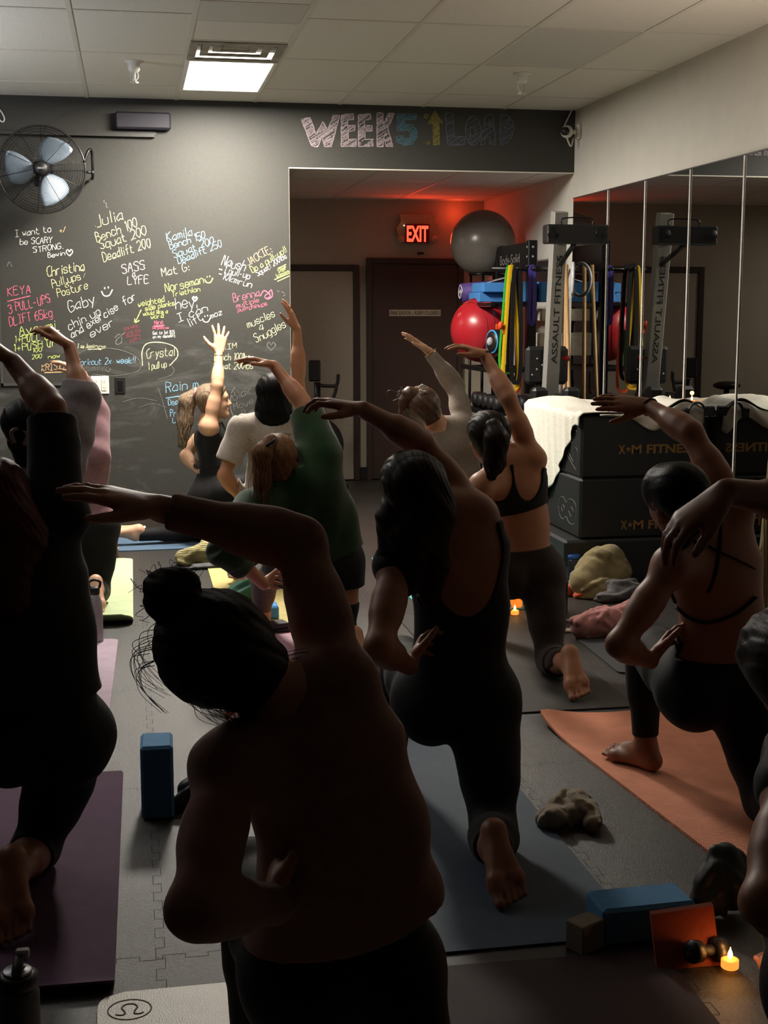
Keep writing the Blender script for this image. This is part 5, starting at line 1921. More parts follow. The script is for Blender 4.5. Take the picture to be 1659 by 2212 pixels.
def head_prims(c, u, f):
    r = np.cross(f, u)

    def q(a, b, d):
        return c + r * a + f * b + u * d
    G = [Prim(q(0, -0.030, 0.030), q(0, 0.022, 0.032), 0.076, 0.072, 0.02),
         Prim(q(0, 0.022, 0.0), q(0, 0.042, -0.055), 0.062, 0.046, 0.03),
         Prim(q(0, 0.042, -0.060), q(0, 0.066, -0.096), 0.046, 0.022, 0.03),
         Prim(q(0.045, 0.02, -0.045), q(0.012, 0.068, -0.098), 0.024, 0.016, 0.03),
         Prim(q(-0.045, 0.02, -0.045), q(-0.012, 0.068, -0.098), 0.024, 0.016, 0.03),
         Prim(q(-0.034, 0.062, -0.030), q(-0.030, 0.066, -0.026), 0.022, 0.022, 0.025),
         Prim(q(0.034, 0.062, -0.030), q(0.030, 0.066, -0.026), 0.022, 0.022, 0.025),
         Prim(q(-0.034, 0.080, 0.020), q(0.034, 0.080, 0.020), 0.016, 0.016, 0.025),
         # eye hollows, lids
         Prim(q(-0.032, 0.098, 0.000), q(-0.030, 0.098, 0.0), 0.012, 0.012, 0.016, sub=True),
         Prim(q(0.032, 0.098, 0.000), q(0.030, 0.098, 0.0), 0.012, 0.012, 0.016, sub=True),
         Prim(q(-0.031, 0.076, -0.001), q(-0.031, 0.0765, -0.001), 0.0125, 0.0125, 0.006),
         Prim(q(0.031, 0.076, -0.001), q(0.031, 0.0765, -0.001), 0.0125, 0.0125, 0.006),
         # nose, lips
         Prim(q(0, 0.086, 0.012), q(0, 0.110, -0.030), 0.0075, 0.0105, 0.012),
         Prim(q(-0.010, 0.096, -0.035), q(0.010, 0.096, -0.035), 0.008, 0.008, 0.008),
         Prim(q(-0.014, 0.088, -0.058), q(0.014, 0.088, -0.058), 0.0062, 0.0062, 0.007),
         Prim(q(-0.011, 0.087, -0.069), q(0.011, 0.087, -0.069), 0.0068, 0.0068, 0.006),
         Prim(q(0, 0.072, -0.096), q(0, 0.074, -0.099), 0.016, 0.014, 0.015)]
    for sg in (-1, 1):
        n = unit(r * sg - f * 0.5)
        G += [Prim(q(sg * 0.076, -0.006, 0.012), q(sg * 0.074, 0.004, -0.022), 0.021, 0.014, 0.006, n, 2.8),
              Prim(q(sg * 0.084, 0.004, 0.002), q(sg * 0.084, 0.006, -0.004), 0.007, 0.007, 0.005, sub=True)]
    return G


def frame_from(c, px, py, d, fwd):
    u = unit(P(px, py, d) - c)
    f = unit(np.asarray(fwd, float) - u * (np.asarray(fwd, float) @ u))
    return u, f


M_skin = mat('skin_tan', rgb(176, 122, 90), 0.5, var=0.05, scale=25, spec=0.4)
M_skin2 = mat('skin_pale', rgb(214, 166, 134), 0.5, var=0.05, scale=25, spec=0.4)
M_skin3 = mat('skin_brown', rgb(140, 90, 64), 0.5, var=0.05, scale=25, spec=0.4)
def hairmat(name, r, g, b, rough=0.5, var=0.4):
    m = mat(name, rgb(r, g, b), rough, var=var, scale=60, spec=0.08)
    nt = m.node_tree
    tc = node(nt, 'ShaderNodeTexCoord')
    mp = node(nt, 'ShaderNodeMapping')
    mp.inputs['Scale'].default_value = (160, 160, 9)
    cn = [n for n in nt.nodes if n.type == 'TEX_NOISE'][0]
    cn.inputs['Scale'].default_value = 0.9
    nt.links.new(mp.outputs['Vector'], cn.inputs['Vector'])
    nz = node(nt, 'ShaderNodeTexNoise', Scale=1.6, Detail=3.0, Distortion=0.6)
    nt.links.new(tc.outputs['Object'], mp.inputs['Vector'])
    nt.links.new(mp.outputs['Vector'], nz.inputs['Vector'])
    bp = node(nt, 'ShaderNodeBump', Strength=0.45, Distance=0.003)
    nt.links.new(nz.outputs['Fac'], bp.inputs['Height'])
    nt.links.new(bp.outputs['Normal'], nt.nodes['Principled BSDF'].inputs['Normal'])
    return m


M_hair = hairmat('hair_dark_brown', 34, 24, 18)
M_hairb = hairmat('hair_black', 16, 13, 12, 0.45)
M_hairl = hairmat('hair_light_brown', 104, 74, 50)
M_hairg = hairmat('hair_ash_blonde', 122, 104, 86, 0.5, 0.6)
M_hairr = hairmat('hair_auburn', 66, 30, 24)


def cloth(name, r, g, b, rough=0.85, var=0.10, scale=45, bump=0.12, bscale=420, sheen=0.15):
    return mat(name, rgb(r, g, b), rough, var=var, scale=scale, bump=bump, bscale=bscale, sheen=sheen, spec=0.2)


M_blackc = cloth('black_stretch_fabric', 20, 18, 19, 0.7, sheen=0.05)


def tuck(toe, ang, yaw=0.0):
    """a foot with its toes tucked on the floor and the sole turned to the camera"""
    f = rot(A(0, -math.cos(ang), -math.sin(ang)), UP, yaw)
    sn = rot(A(0, -math.sin(ang), math.cos(ang)), UP, yaw)
    return np.asarray(toe, float) - f * 0.180 - sn * 0.052 + UP * 0.004, f, sn


class Person:
    def __init__(s, label, skin, pel, neck, sl, sr, fr=(0, 1, 0), g=1.0, bend=None, h=0.007, hips=0.085):
        s.label, s.skin, s.h, s.g = label, skin, h, g
        s.fr = unit(fr)
        s.pel, s.neck, s.sl, s.sr = pel, neck, sl, sr
        rg = np.cross(s.fr, UP)
        s.rg = unit(rg)
        s.hl, s.hr = pel - s.rg * hips - UP * 0.01, pel + s.rg * hips - UP * 0.01
        mid = pel * 0.62 + neck * 0.38
        s.waist = mid if bend is None else bend
        s.chest = s.waist * 0.42 + neck * 0.58
        n = s.fr
        ax = unit(neck - pel)
        T = [Prim(s.hl, s.hr, 0.096 * g, 0.096 * g, 0.05, n, 1.05),
             Prim(s.hl - n * 0.045 - UP * 0.02, s.hl - n * 0.045 - UP * 0.03, 0.088 * g, None, 0.04),
             Prim(s.hr - n * 0.045 - UP * 0.02, s.hr - n * 0.045 - UP * 0.03, 0.088 * g, None, 0.04),
             Prim(pel + ax * 0.03, s.waist, 0.140 * g, 0.118 * g, 0.06, n, 1.42),
             Prim(s.waist, s.chest, 0.118 * g, 0.142 * g, 0.06, n, 1.40),
             Prim(s.chest, s.chest * 0.6 + neck * 0.4, 0.142 * g, 0.110 * g, 0.05, n, 1.45),
             Prim(s.chest * 0.75 + s.sl * 0.25, s.sl, 0.085 * g, 0.056 * g, 0.05),
             Prim(s.chest * 0.75 + s.sr * 0.25, s.sr, 0.085 * g, 0.056 * g, 0.05),
             Prim(neck, s.sl, 0.045, 0.048 * g, 0.04),
             Prim(neck, s.sr, 0.045, 0.048 * g, 0.04)]
        s.G = {'torso': T, 'arml': [], 'armr': [], 'hands': [], 'legl': [], 'legr': [], 'feet': [], 'head': []}
        s.root = None

    def head(s, c, u, f):
        s.hc, s.hu, s.hf = c, unit(u), unit(f)
        s.hrr = np.cross(s.hf, s.hu)
        s.G['head'] = [Prim(s.neck - unit(s.neck - s.pel) * 0.02, c - s.hu * 0.045 - s.hf * 0.012, 0.056, 0.050, 0.03)] + head_prims(c, s.hu, s.hf)

    def arm(s, side, e, w, tip, th, flip=1, curl=(0.25, 0.35, 0.25), size=1.0, spread=0.1, thumb=0.7, hd=True):
        sh = s.sl if side == 'l' else s.sr
        g = s.g
        el = e - (w - sh) * 0.0
        s.G['arm' + side] = [Prim(sh, e, 0.048 * g, 0.037 * g, 0.03), Prim(sh * 0.55 + e * 0.45, sh * 0.4 + e * 0.6, 0.043 * g, 0.041 * g, 0.03),
                             Prim(e, w, 0.039 * g, 0.0255, 0.02), Prim(e * 0.78 + w * 0.22, e * 0.6 + w * 0.4, 0.041 * g, 0.037 * g, 0.03)]
        setattr(s, 'e' + side, e)
        setattr(s, 'w' + side, w)
        if hd:
            hand(s.G['hands'], w + unit(tip - w) * 0.012, tip - w, np.asarray(th, float), flip, curl, size, spread, thumb)

    def leg(s, side, k, an, toe, sole, big, toebend=0.0, ft=True):
        hp = s.hl if side == 'l' else s.hr
        g = s.g
        back = np.cross(unit(an - k), s.rg)
        bulge = k * 0.68 + an * 0.32
        s.G['leg' + side] = [Prim(hp, k, 0.093 * g, 0.058 * g, 0.04), Prim(hp * 0.6 + k * 0.4, hp * 0.4 + k * 0.6, 0.084 * g, 0.074 * g, 0.04),
                             Prim(k, an, 0.054 * g, 0.036, 0.03), Prim(k * 0.8 + an * 0.2, k * 0.5 + an * 0.5, 0.054 * g, 0.048 * g, 0.03)]
        setattr(s, 'k' + side, k)
        setattr(s, 'a' + side, an)
        if ft:
            n0 = len(s.G['feet'])
            foot(s.G['feet'], an, np.asarray(toe, float), np.asarray(sole, float), np.asarray(big, float), toebend)
            low = min(min(q.a[2] - q.ra, q.b[2] - q.rb) for q in s.G['feet'][n0:])
            if low < 0.008:
                for q in s.G['feet'][n0:]:
                    q.a = q.a + UP * (0.008 - low)
                    q.b = q.b + UP * (0.008 - low)

    def allp(s, *names):
        return [p for n in (names or s.G.keys()) for p in s.G[n]]

    def body(s, extra=(), lo=None, hi=None):
        base = A(s.pel[0], s.pel[1], 0)
        s.root = sculpt('person', s.allp() + list(extra), s.skin, None, s.h, lo=lo, hi=hi, it=1, loc=base)
        tag(s.root, s.label, 'person', 'yoga class')
        return s.root

    def wear(s, name, m, groups, zones, off=0.009, folds=None, extra=(), cuts=(), label=None, h=None, it=2):
        o = sculpt(name, s.allp(*groups) + list(extra), m, s.root, h or s.h, off, zones, cuts, folds, it=it)
        if label:
            o['label'] = label
        return o

    def leggings(s, m, waist=0.10, endl=0.97, endr=0.97, off=0.007, label=None, name='leggings', kx=0.07, kR=0.17):
        ax = unit(s.waist - s.pel)
        z = [zone_cyl(s.pel + ax * waist, s.pel - ax * 0.22, 0.30)]
        for hp, k, an, e in ((s.hl, s.kl, s.al, endl), (s.hr, s.kr, s.ar, endr)):
            t = unit(k - hp)
            z.append(zone_cyl(hp, k + t * kx, kR))
            sdir = unit(an - k)
            z.append(zone_cyl(k - sdir * 0.05, k + (an - k) * e, 0.12))
        return s.wear(name, m, ('torso', 'legl', 'legr'), z, off, crinkle(0.0015), label=label)

    def hair_cap(s, m, grow=0.012, tilt=(0.8, -0.6), lim=0.045, extra=(), name='hair', h=None, fz=0.0022, label=None, low=-0.085):
        c, u, f, r = s.hc, s.hu, s.hf, s.hrr

        def q(a, b, d):
            return c + r * a + f * b + u * d
        cap = [Prim(q(0, -0.030, 0.030), q(0, 0.022, 0.034), 0.076 + grow, 0.072 + grow, 0.02),
               Prim(q(0, -0.035, 0.02), q(0, -0.030, -0.045), 0.070 + grow, 0.050 + grow, 0.03)]
        n = f * tilt[0] + u * tilt[1]
        cutp = zone_half(c + n * lim, n)
        # the cap keeps off the face; tails and buns join it uncut
        o1 = sculpt(name, cap, m, s.root, h or max(0.0045, s.h * 0.7), cuts=(cutp, zone_half(c + u * low, -u)), folds=strands(r, f, u, fz), it=1)
        if label:
            o1['label'] = label
        if extra:
            sculpt('hair_tail', list(extra), m, o1, h or max(0.0045, s.h * 0.7), folds=strands(r, f, u, fz), it=1)
        return o1


def strands(r, f, u, a):
    def g(X, Y, Z):
        t = X * r[0] + Y * r[1] + Z * r[2]
        w = X * f[0] + Y * f[1] + Z * f[2]
        v = X * u[0] + Y * u[1] + Z * u[2]
        return a * (0.45 * np.sin(t * 420 + 3 * np.sin(w * 40) + 2 * np.sin(v * 30)) + 0.6 * np.sin(t * 170 + v * 50 + 2 * np.sin(w * 25)))
    return g


def wisps(name, paths, m, parent, r=0.0009):
    mb = MB()
    for p in paths:
        q = smooth_path(p, 6)
        mb.tube(q, np.linspace(r, r * 0.5, len(q)), 4)
    return mb.obj(name, m, parent)


def tail(pts, r0, r1, k=0.02, mid=None):
    out = []
    n = len(pts)
    for i in range(n - 1):
        a, b = i / (n - 1), (i + 1) / (n - 1)
        fa, fb = r0 + (r1 - r0) * a, r0 + (r1 - r0) * b
        if mid:
            fa += mid * math.sin(PI * a)
            fb += mid * math.sin(PI * b)
        out.append(Prim(pts[i], pts[i + 1], fa, fb, k))
    return out


def rnd(s):
    return (rng.random(3) - 0.5) * 2 * s


# ---- the woman in the middle of the front row
DOFF = -0.2
d = 2.5
p = Person('person with messy bun in long brown sleeved top, arm arched overhead, hoop earring', M_skin,
           P(738, 2075, d), P(652, 1505, 2.46), P(496, 1655, 2.38), P(728, 1478, 2.46), bend=P(745, 1800, 2.47), h=0.005, g=0.93)
p.head(P(487, 1415, 2.42), *frame_from(P(487, 1415, 2.42), 372, 1338, 2.42, (0.12, 1, -0.25)))
e = solve(p.sr, 648, 1172, 0.285)
w = solve(e, 345, 1098, 0.26, False)
p.arm('r', e, w, P(150, 1042, w[1] - 0.02 - DOFF), A(0.1, -1, -0.25), 1, (0.10, 0.12, 0.1), 1.02, 0.03, 0.35)
e = solve(p.sl, 428, 1960, 0.262, False)
w = solve(e, 590, 1955, 0.24)
p.arm('l', e, w, w + A(0.02, 0.12, 0.06), A(0.2, -0.3, 1), -1, (0.5, 0.7, 0.5), 1.0, 0.05, 0.7)
kr = A(p.pel[0] + 0.12, p.pel[1] - 0.14, 0.062)
p.leg('r', kr, kr + A(0.0, -0.36, 0.035), A(0.02, -0.75, -0.6), A(0, -0.6, 0.8), A(-1, 0, 0), -0.6)
kl = P(538, 1880, 2.80)
p.leg('l', kl, A(kl[0] + 0.0, kl[1] - 0.03, 0.076), (-0.1, 1, 0), (0, 0, -1), (1, 0, 0))
F1 = p
b = p.body()
hem = p.pel + unit(p.waist - p.pel) * 0.075
p.leggings(M_blackc, 0.12)
flare = [Prim(p.waist, hem, 0.135, 0.158, 0.05, p.fr, 1.25), Prim(hem + p.rg * 0.09 + UP * 0.05, hem + p.rg * 0.128 + UP * 0.055, 0.06, 0.045, 0.05)]
M_brown = cloth('brown_beige_jersey', 132, 92, 76, 0.9)
p.wear('long_sleeve_top', M_brown, ('torso', 'arml', 'armr'),
       [zone_cyl(hem + UP * 0.01, p.neck + unit(p.neck - p.pel) * 0.0, 0.32),
        zone_cyl(p.sr + unit(p.sr - p.er) * 0.10, p.er + unit(p.er - p.sr) * 0.06, 0.10), zone_cyl(p.er + unit(p.er - p.wr) * 0.06, p.wr + unit(p.er - p.wr) * 0.015, 0.085),
        zone_cyl(p.sl + unit(p.sl - p.el) * 0.06, p.el + unit(p.el - p.sl) * 0.07, 0.10), zone_cyl(p.el + unit(p.el - p.wl) * 0.06, p.wl + unit(p.el - p.wl) * 0.02, 0.085)],
       0.010, lambda X, Y, Z: crinkle(0.0022, (22, 9, 30), (5, 11, 8))(X, Y, Z) + creases(0.0022, 11.0)(X, Y, Z), flare)
bun = P(370, 1290, 2.40)
hq = p.hc + p.hu * 0.085
p.hair_cap(M_hair, 0.019, (0.9, -0.45), 0.058,
           [Prim(bun, bun + A(0.012, 0, -0.012), 0.046, 0.044, 0.02), Prim(bun + A(-0.02, 0.01, 0.02), bun + A(0.02, 0, 0.03), 0.024, 0.020, 0.01),
            Prim(bun + A(0.01, -0.02, -0.02), bun + A(0.03, -0.01, 0.02), 0.024, 0.018, 0.01), Prim(bun + A(0.01, 0, -0.02), hq, 0.034, 0.045, 0.02)])
hairo = [c for c in b.children if c.name.startswith('hair')][0]
paths = []
c0 = P(415, 1475, 2.40)
for k in range(26):
    t = k / 25
    s0 = P(380 + 120 * t + rng.normal() * 8, 1465 + 30 * t + rng.normal() * 6, 2.40 + rng.normal() * 0.02)
    dl = 0.05 + 0.05 * rng.random()
    paths.append([s0, s0 + A(0.008 + 0.01 * rng.random(), 0, -dl * 0.45) + rnd(0.004), s0 + A(0.03 + 0.04 * rng.random(), 0.01, -dl * 0.85) + rnd(0.006),
                  s0 + A(0.07 + 0.06 * rng.random(), 0.01, -dl * 1.05) + rnd(0.008)])
for k in range(16):
    s0 = P(330 + rng.normal() * 12, 1330 + rng.random() * 110, 2.40)
    paths.append([s0, s0 + A(-0.015 - 0.02 * rng.random(), 0, -0.012) + rnd(0.004), s0 + A(-0.012 - 0.012 * rng.random(), 0, -0.05) + rnd(0.006), s0 + A(0.01 + 0.012 * rng.random(), 0, -0.085) + rnd(0.006)])
for k in range(24):
    a = rng.random() * 2 * PI
    dr = A(math.cos(a), 0, math.sin(a))
    s0 = bun + dr * 0.04
    paths.append([s0, s0 + dr * 0.014 + rnd(0.008), s0 + dr * 0.02 + rnd(0.016), s0 + dr * 0.012 + rnd(0.022)])
for k in range(14):
    s0 = P(590 + rng.normal() * 10, 1420 + rng.random() * 40, 2.44)
    paths.append([s0, s0 + A(0.02, 0.01, 0.0) + rnd(0.004), s0 + A(0.05, 0.01, 0.004 + 0.006 * rng.random()), s0 + A(0.075, 0.01, 0.0) + rnd(0.01)])
wisps('loose_strands', paths, M_hair, hairo, 0.0007)
ea = P(487, 1516, 2.40)
ring = [ea + A(0.012 * math.cos(t), 0, 0.012 * math.sin(t)) for t in np.linspace(0, 2 * PI, 24, endpoint=False)]
MB().tube(ring, 0.0011, 6, closed=True).obj('earring', mat('gold', rgb(180, 150, 90), 0.3, 0.9), b)['label'] = 'thin gold hoop earring'

# ---- man at the edge of the photograph, front row
DOFF = 0.0
d = 3.65
p = Person('person with auburn hair in loose black tee, bare calf on the purple mat', M_skin3,
           P(92, 1580, d), P(36, 1165, 3.62), P(-70, 1200, 3.55), P(128, 1110, 3.62), bend=P(76, 1370, 3.62), h=0.0055, g=0.98)
p.head(P(0, 1085, 3.58), *frame_from(P(0, 1085, 3.58), -48, 1010, 3.58, (0.05, 1, -0.1)))
e = solve(p.sr, 112, 885, 0.285)
w = solve(e, 28, 782, 0.245, True)
p.arm('r', e, w, P(-45, 715, w[1] - DOFF), A(0.2, -1, -0.2), 1, (0.1, 0.12, 0.1), 1.05, 0.03, 0.4)
e = p.sl + A(-0.13, -0.06, -0.25)
p.arm('l', e, e + A(0.16, 0.14, -0.06), e + A(0.26, 0.22, -0.05), A(0, -0.3, 1), -1, (0.5, 0.6, 0.5))
kr = P(82, 1835, 3.72)
kr[2] = max(kr[2], 0.065)
kr = A(-0.299, 3.74, 0.065)
ar, f, sn = tuck(A(-0.325, 3.262, 0.012), 0.95, 0.05)
p.leg('r', kr, ar, f, sn, A(-1, 0, 0), -0.15)
kl = p.hl + A(-0.20, 0.36, -0.02)
p.leg('l', kl, A(kl[0], kl[1] + 0.03, 0.076), (0, 1, 0), (0, 0, -1), (1, 0, 0))
B1 = p
b = p.body()
ax = unit(p.waist - p.pel)
p.leggings(M_blackc, 0.13, 0.97, 0.06, name='capri_leggings', kx=0.0, kR=0.105)
M_btee = cloth('faded_black_jersey', 30, 26, 25, 0.9)
hem = p.pel + ax * 0.10
p.wear('loose_tee', M_btee, ('torso', 'arml', 'armr'),
       [zone_cyl(hem, p.neck + ax * 0.0, 0.36), zone_cyl(p.sr + unit(p.sr - p.er) * 0.12, p.sr * 0.08 + p.er * 0.92, 0.13), zone_cyl(p.sl, p.sl * 0.2 + p.el * 0.8, 0.12)],
       0.016, lambda X, Y, Z: crinkle(0.004, (16, 6, 13), (5, 9, 7))(X, Y, Z) + creases(0.004, 8.0)(X, Y, Z),
       [Prim(p.waist, hem, 0.128, 0.138, 0.05, p.fr, 1.3), Prim(p.waist + p.rg * 0.01, p.chest + p.rg * 0.01, 0.10, 0.11, 0.05), Prim(p.sr, p.er, 0.056, 0.046, 0.03)])
t = [p.hc + p.hu * 0.0 - p.hf * 0.05, p.hc - p.hu * 0.09 - p.hf * 0.07, P(22, 1190, 3.50), P(28, 1290, 3.49)]
p.hair_cap(M_hairr, 0.016, (0.9, -0.45), 0.05, tail(t, 0.085, 0.045, 0.03))

# ---- second on that side: grey sweatshirt
d = 5.6
p = Person('person with short dark bob and hair clip in grey sweatshirt, raised sleeve and bent hand', M_skin,
           P(85, 1275, d), P(68, 1010, d), P(-22, 1050, 5.55), P(140, 1000, 5.55), h=0.0075)
p.head(P(60, 925, 5.58), *frame_from(P(60, 925, 5.58), 50, 850, 5.58, (0.05, 1, -0.05)))
e = solve(p.sr, 176, 860, 0.285)
w = solve(e, 150, 748, 0.235)
tip = w + unit(P(108, 708, w[1] - DOFF) - w) * 0.1
p.arm('r', e, w, tip, A(0.0, -1, -0.1), 1, (0.75, 0.25, 0.1), 1.05, 0.03, 0.3)
e = p.sl + A(-0.12, -0.05, -0.25)
p.arm('l', e, e + A(0.16, 0.14, -0.06), e + A(0.26, 0.22, -0.05), A(0, -0.3, 1), -1, (0.5, 0.6, 0.5))
kr = A(p.pel[0] + 0.09, d + 0.05, 0.065)
p.leg('r', kr, kr + A(0, -0.36, 0.035), A(0, -0.7, -0.6), A(0, -0.6, 0.8), A(-1, 0, 0), -0.5)
kl = p.hl + A(-0.04, 0.39, -0.02)
p.leg('l', kl, A(kl[0], kl[1] + 0.03, 0.076), (0, 1, 0), (0, 0, -1), (1, 0, 0))
b = p.body()
p.leggings(M_blackc, 0.12)
ax = unit(p.waist - p.pel)
M_sweat = cloth('pale_grey_fleece', 118, 108, 108, 0.95, bump=0.2, sheen=0.3)
p.wear('sweatshirt', M_sweat, ('torso', 'arml', 'armr'),
       [zone_cyl(p.pel + ax * 0.06, p.neck + ax * 0.03, 0.34), zone_cyl(p.sr + unit(p.sr - p.er) * 0.10, p.er + unit(p.er - p.sr) * 0.055, 0.13),
        zone_cyl(p.er + unit(p.er - p.wr) * 0.05, p.er * 0.80 + p.wr * 0.20, 0.12), zone_cyl(p.sl, p.el, 0.12), zone_cyl(p.el, p.wl * 0.9 + p.el * 0.1, 0.10)],
       0.015, lambda X, Y, Z: crinkle(0.003, (18, 8, 15), (5, 9, 7))(X, Y, Z) + creases(0.004, 9.0)(X, Y, Z), [Prim(p.sr, p.er, 0.072, 0.066, 0.03), Prim(p.er, p.er * 0.8 + p.wr * 0.2, 0.066, 0.05, 0.02), Prim(p.neck - ax * 0.01, p.neck + ax * 0.01, 0.068, 0.062, 0.02)])
ho = p.hair_cap(M_hairb, 0.018, (0.95, -0.3), 0.05, [Prim(p.hc - p.hu * 0.06 - p.hf * 0.02, p.hc - p.hu * 0.095 - p.hf * 0.03, 0.085, 0.07, 0.03, p.hf, 1.2)])
q0 = P(42, 945, 5.46)
MB().tube(smooth_path([q0 + A(-0.02, 0, -0.02), q0 + A(-0.03, 0, 0.02), q0 + A(0, 0, 0.035), q0 + A(0.03, 0, 0.01), q0 + A(0.015, 0, -0.03)]), 0.008, 8).obj('hair_clip', mat('tortoise_clip', rgb(120, 96, 84), 0.3), ho)['label'] = 'glossy pale hair clip'

# ---- third on that side: mauve top, kneeling on the pale green mat
d = 7.35
p = Person('person in mauve long-sleeved top and black leggings kneeling on pale green mat', M_skin2,
           P(180, 1130, d), P(165, 965, d), P(105, 985, 7.3), P(205, 985, 7.3), h=0.008)
p.head(P(146, 895, 7.33), *frame_from(P(146, 895, 7.33), 138, 820, 7.33, (0.0, 1, -0.05)))
e = solve(p.sr, 212, 895, 0.27)
w = solve(e, 178, 808, 0.235)
p.arm('r', e, w, P(100, 762, w[1] - DOFF), A(0.0, -1, -0.1), 1, (0.2, 0.25, 0.1), 1.05, 0.03, 0.4)
e = p.sl + A(-0.12, -0.05, -0.25)
p.arm('l', e, e + A(0.16, 0.14, -0.06), e + A(0.26, 0.22, -0.05), A(0, -0.3, 1), -1, (0.5, 0.6, 0.5))
kr = A(P(212, 1290, 7.4)[0], 7.30, 0.07)
ar, f, sn = tuck(A(-0.215, 6.90, 0.012), 0.9)
p.leg('r', kr, ar, f, sn, A(-1, 0, 0), -0.15)
kl = p.hl + A(-0.04, 0.39, -0.02)
p.leg('l', kl, A(kl[0], kl[1] + 0.03, 0.076), (0, 1, 0), (0, 0, -1), (1, 0, 0))
b = p.body()
p.leggings(M_blackc, 0.12)
ax = unit(p.waist - p.pel)
M_mauve = cloth('mauve_jersey', 146, 108, 114, 0.85)
p.wear('long_sleeve_top', M_mauve, ('torso', 'arml', 'armr'),
       [zone_cyl(p.pel + ax * 0.05, p.neck + ax * 0.01, 0.34), zone_cyl(p.sr + unit(p.sr - p.er) * 0.10, p.er + unit(p.er - p.sr) * 0.05, 0.13),
        zone_cyl(p.er + unit(p.er - p.wr) * 0.05, p.er * 0.1 + p.wr * 0.9, 0.12), zone_cyl(p.sl, p.el, 0.12), zone_cyl(p.el, p.wl * 0.9 + p.el * 0.1, 0.10)],
       0.012, crinkle(0.0035), [Prim(p.sr, p.er, 0.062, 0.05, 0.03)])
p.hair_cap(M_hair, 0.016, (0.95, -0.3), 0.05, [Prim(p.hc - p.hu * 0.06 - p.hf * 0.03, p.hc - p.hu * 0.12 - p.hf * 0.04, 0.075, 0.05, 0.03)])

# ---- the instructor in front of the chalkboard, in profile
DOFF = -0.1
d = 9.2
p = Person('instructor with grey ponytail, black crop top and tattooed forearm, one arm straight up', M_skin2,
           P(452, 1062, d), P(450, 905, 9.2), P(445, 925, 9.36), P(452, 922, 9.05), fr=(0.93, -0.30, 0), bend=P(462, 1000, 9.2), h=0.0055, g=0.93)
p.head(P(461, 866, 9.17), *frame_from(P(461, 866, 9.17), 456, 820, 9.17, (0.97, -0.12, -0.03)))
e = solve(p.sr, 470, 830, 0.275, False)
w = solve(e, 473, 764, 0.225, True)
p.arm('r', e, w, w + A(0.02, 0.03, 0.16), A(-1.0, -0.1, 0.0), 1, (0.05, 0.1, 0.1), 1.12, 0.24, 0.9)
e = P(400, 985, 9.30)
w = P(437, 1024, 9.22)
p.arm('l', e, w, w + A(0.10, 0.02, -0.06), A(0.3, -0.3, 1), -1, (0.3, 0.4, 0.3))
kl = P(428, 1150, 9.28)
kl[2] = 0.075
al = P(292, 1160, 9.22)
al[2] = 0.075
p.leg('l', kl, al, A(-1, 0.05, -0.12), A(-0.1, -0.25, 0.9), A(0.1, -1, -0.2), -0.1)
kr = P(548, 1042, 9.0)
p.leg('r', kr, A(kr[0] + 0.02, 8.9, 0.076), (1, -0.15, 0), (0, 0, -1), (0, 1, 0))
E1 = p
b = p.body()
p.leggings(M_blackc, 0.115, 0.95, 0.95)
ax = unit(p.waist - p.pel)
p.wear('crop_top', cloth('black_crop_fabric', 18, 18, 21, 0.6, sheen=0.1), ('torso',),
       [zone_cyl(p.waist - ax * 0.025, p.neck - ax * 0.03, 0.3)], 0.008, crinkle(0.002),
       cuts=(lambda X, Y, Z, c=p.sr: 0.085 - np.sqrt((X - c[0]) ** 2 + (Y - c[1]) ** 2 + (Z - c[2] - 0.02) ** 2),))
t = [P(424, 850, 9.2), P(404, 868, 9.2), P(399, 910, 9.2), P(394, 960, 9.2)]
ho = p.hair_cap(M_hairg, 0.011, (0.85, -0.5), 0.040, tail(t, 0.040, 0.030, 0.02, 0.022), low=-0.075)
MB().tube([P(420, 848, 9.17) + A(0, 0.0, 0) + rot(A(0, 0.03, 0.0), A(1, 0, -0.3), a) for a in np.linspace(0, 2 * PI, 14, endpoint=False)], 0.008, 6, closed=True).obj('hair_tie', mat('pink_tie', rgb(200, 150, 150), 0.8), ho)
paths = []
for k in range(60):
    a = P(405 + rng.normal() * 6, 870 + rng.random() * 60, 9.17 + rng.normal() * 0.03)
    paths.append([a, a + A(-0.01, 0, -0.05) + rnd(0.012), a + A(-0.015, 0, -0.11) + rnd(0.02), a + A(-0.025, 0, -0.16) + rnd(0.03)])
for k in range(30):
    a = p.hc + p.hu * 0.1 + p.hf * (0.05 - 0.1 * rng.random()) + p.hrr * 0.02 * rng.normal()
    paths.append([a, a - p.hf * 0.03 + rnd(0.01), a - p.hf * 0.06 - p.hu * 0.01 + rnd(0.014)])
wisps('loose_strands', paths, M_hairg, ho, 0.0016)
for sg in (1, -1):
    o = MB().sphere(p.hc + p.hrr * 0.031 * sg + p.hf * 0.0775 - p.hu * 0.001, 0.0118, 14, 8).obj('eye', mat('eye_white', rgb(225, 220, 212), 0.2), b)
    MB().sphere(p.hc + p.hrr * 0.031 * sg + p.hf * 0.0865 - p.hu * 0.001, 0.0045, 10, 6).obj('iris', mat('eye_iris', rgb(60, 44, 34), 0.2), o)
    MB().tube(smooth_path([p.hc + p.hrr * (0.014 * sg) + p.hf * 0.096 + p.hu * 0.02, p.hc + p.hrr * (0.032 * sg) + p.hf * 0.094 + p.hu * 0.024, p.hc + p.hrr * (0.048 * sg) + p.hf * 0.084 + p.hu * 0.018]), 0.003, 6).obj('eyebrow', M_hair, b)
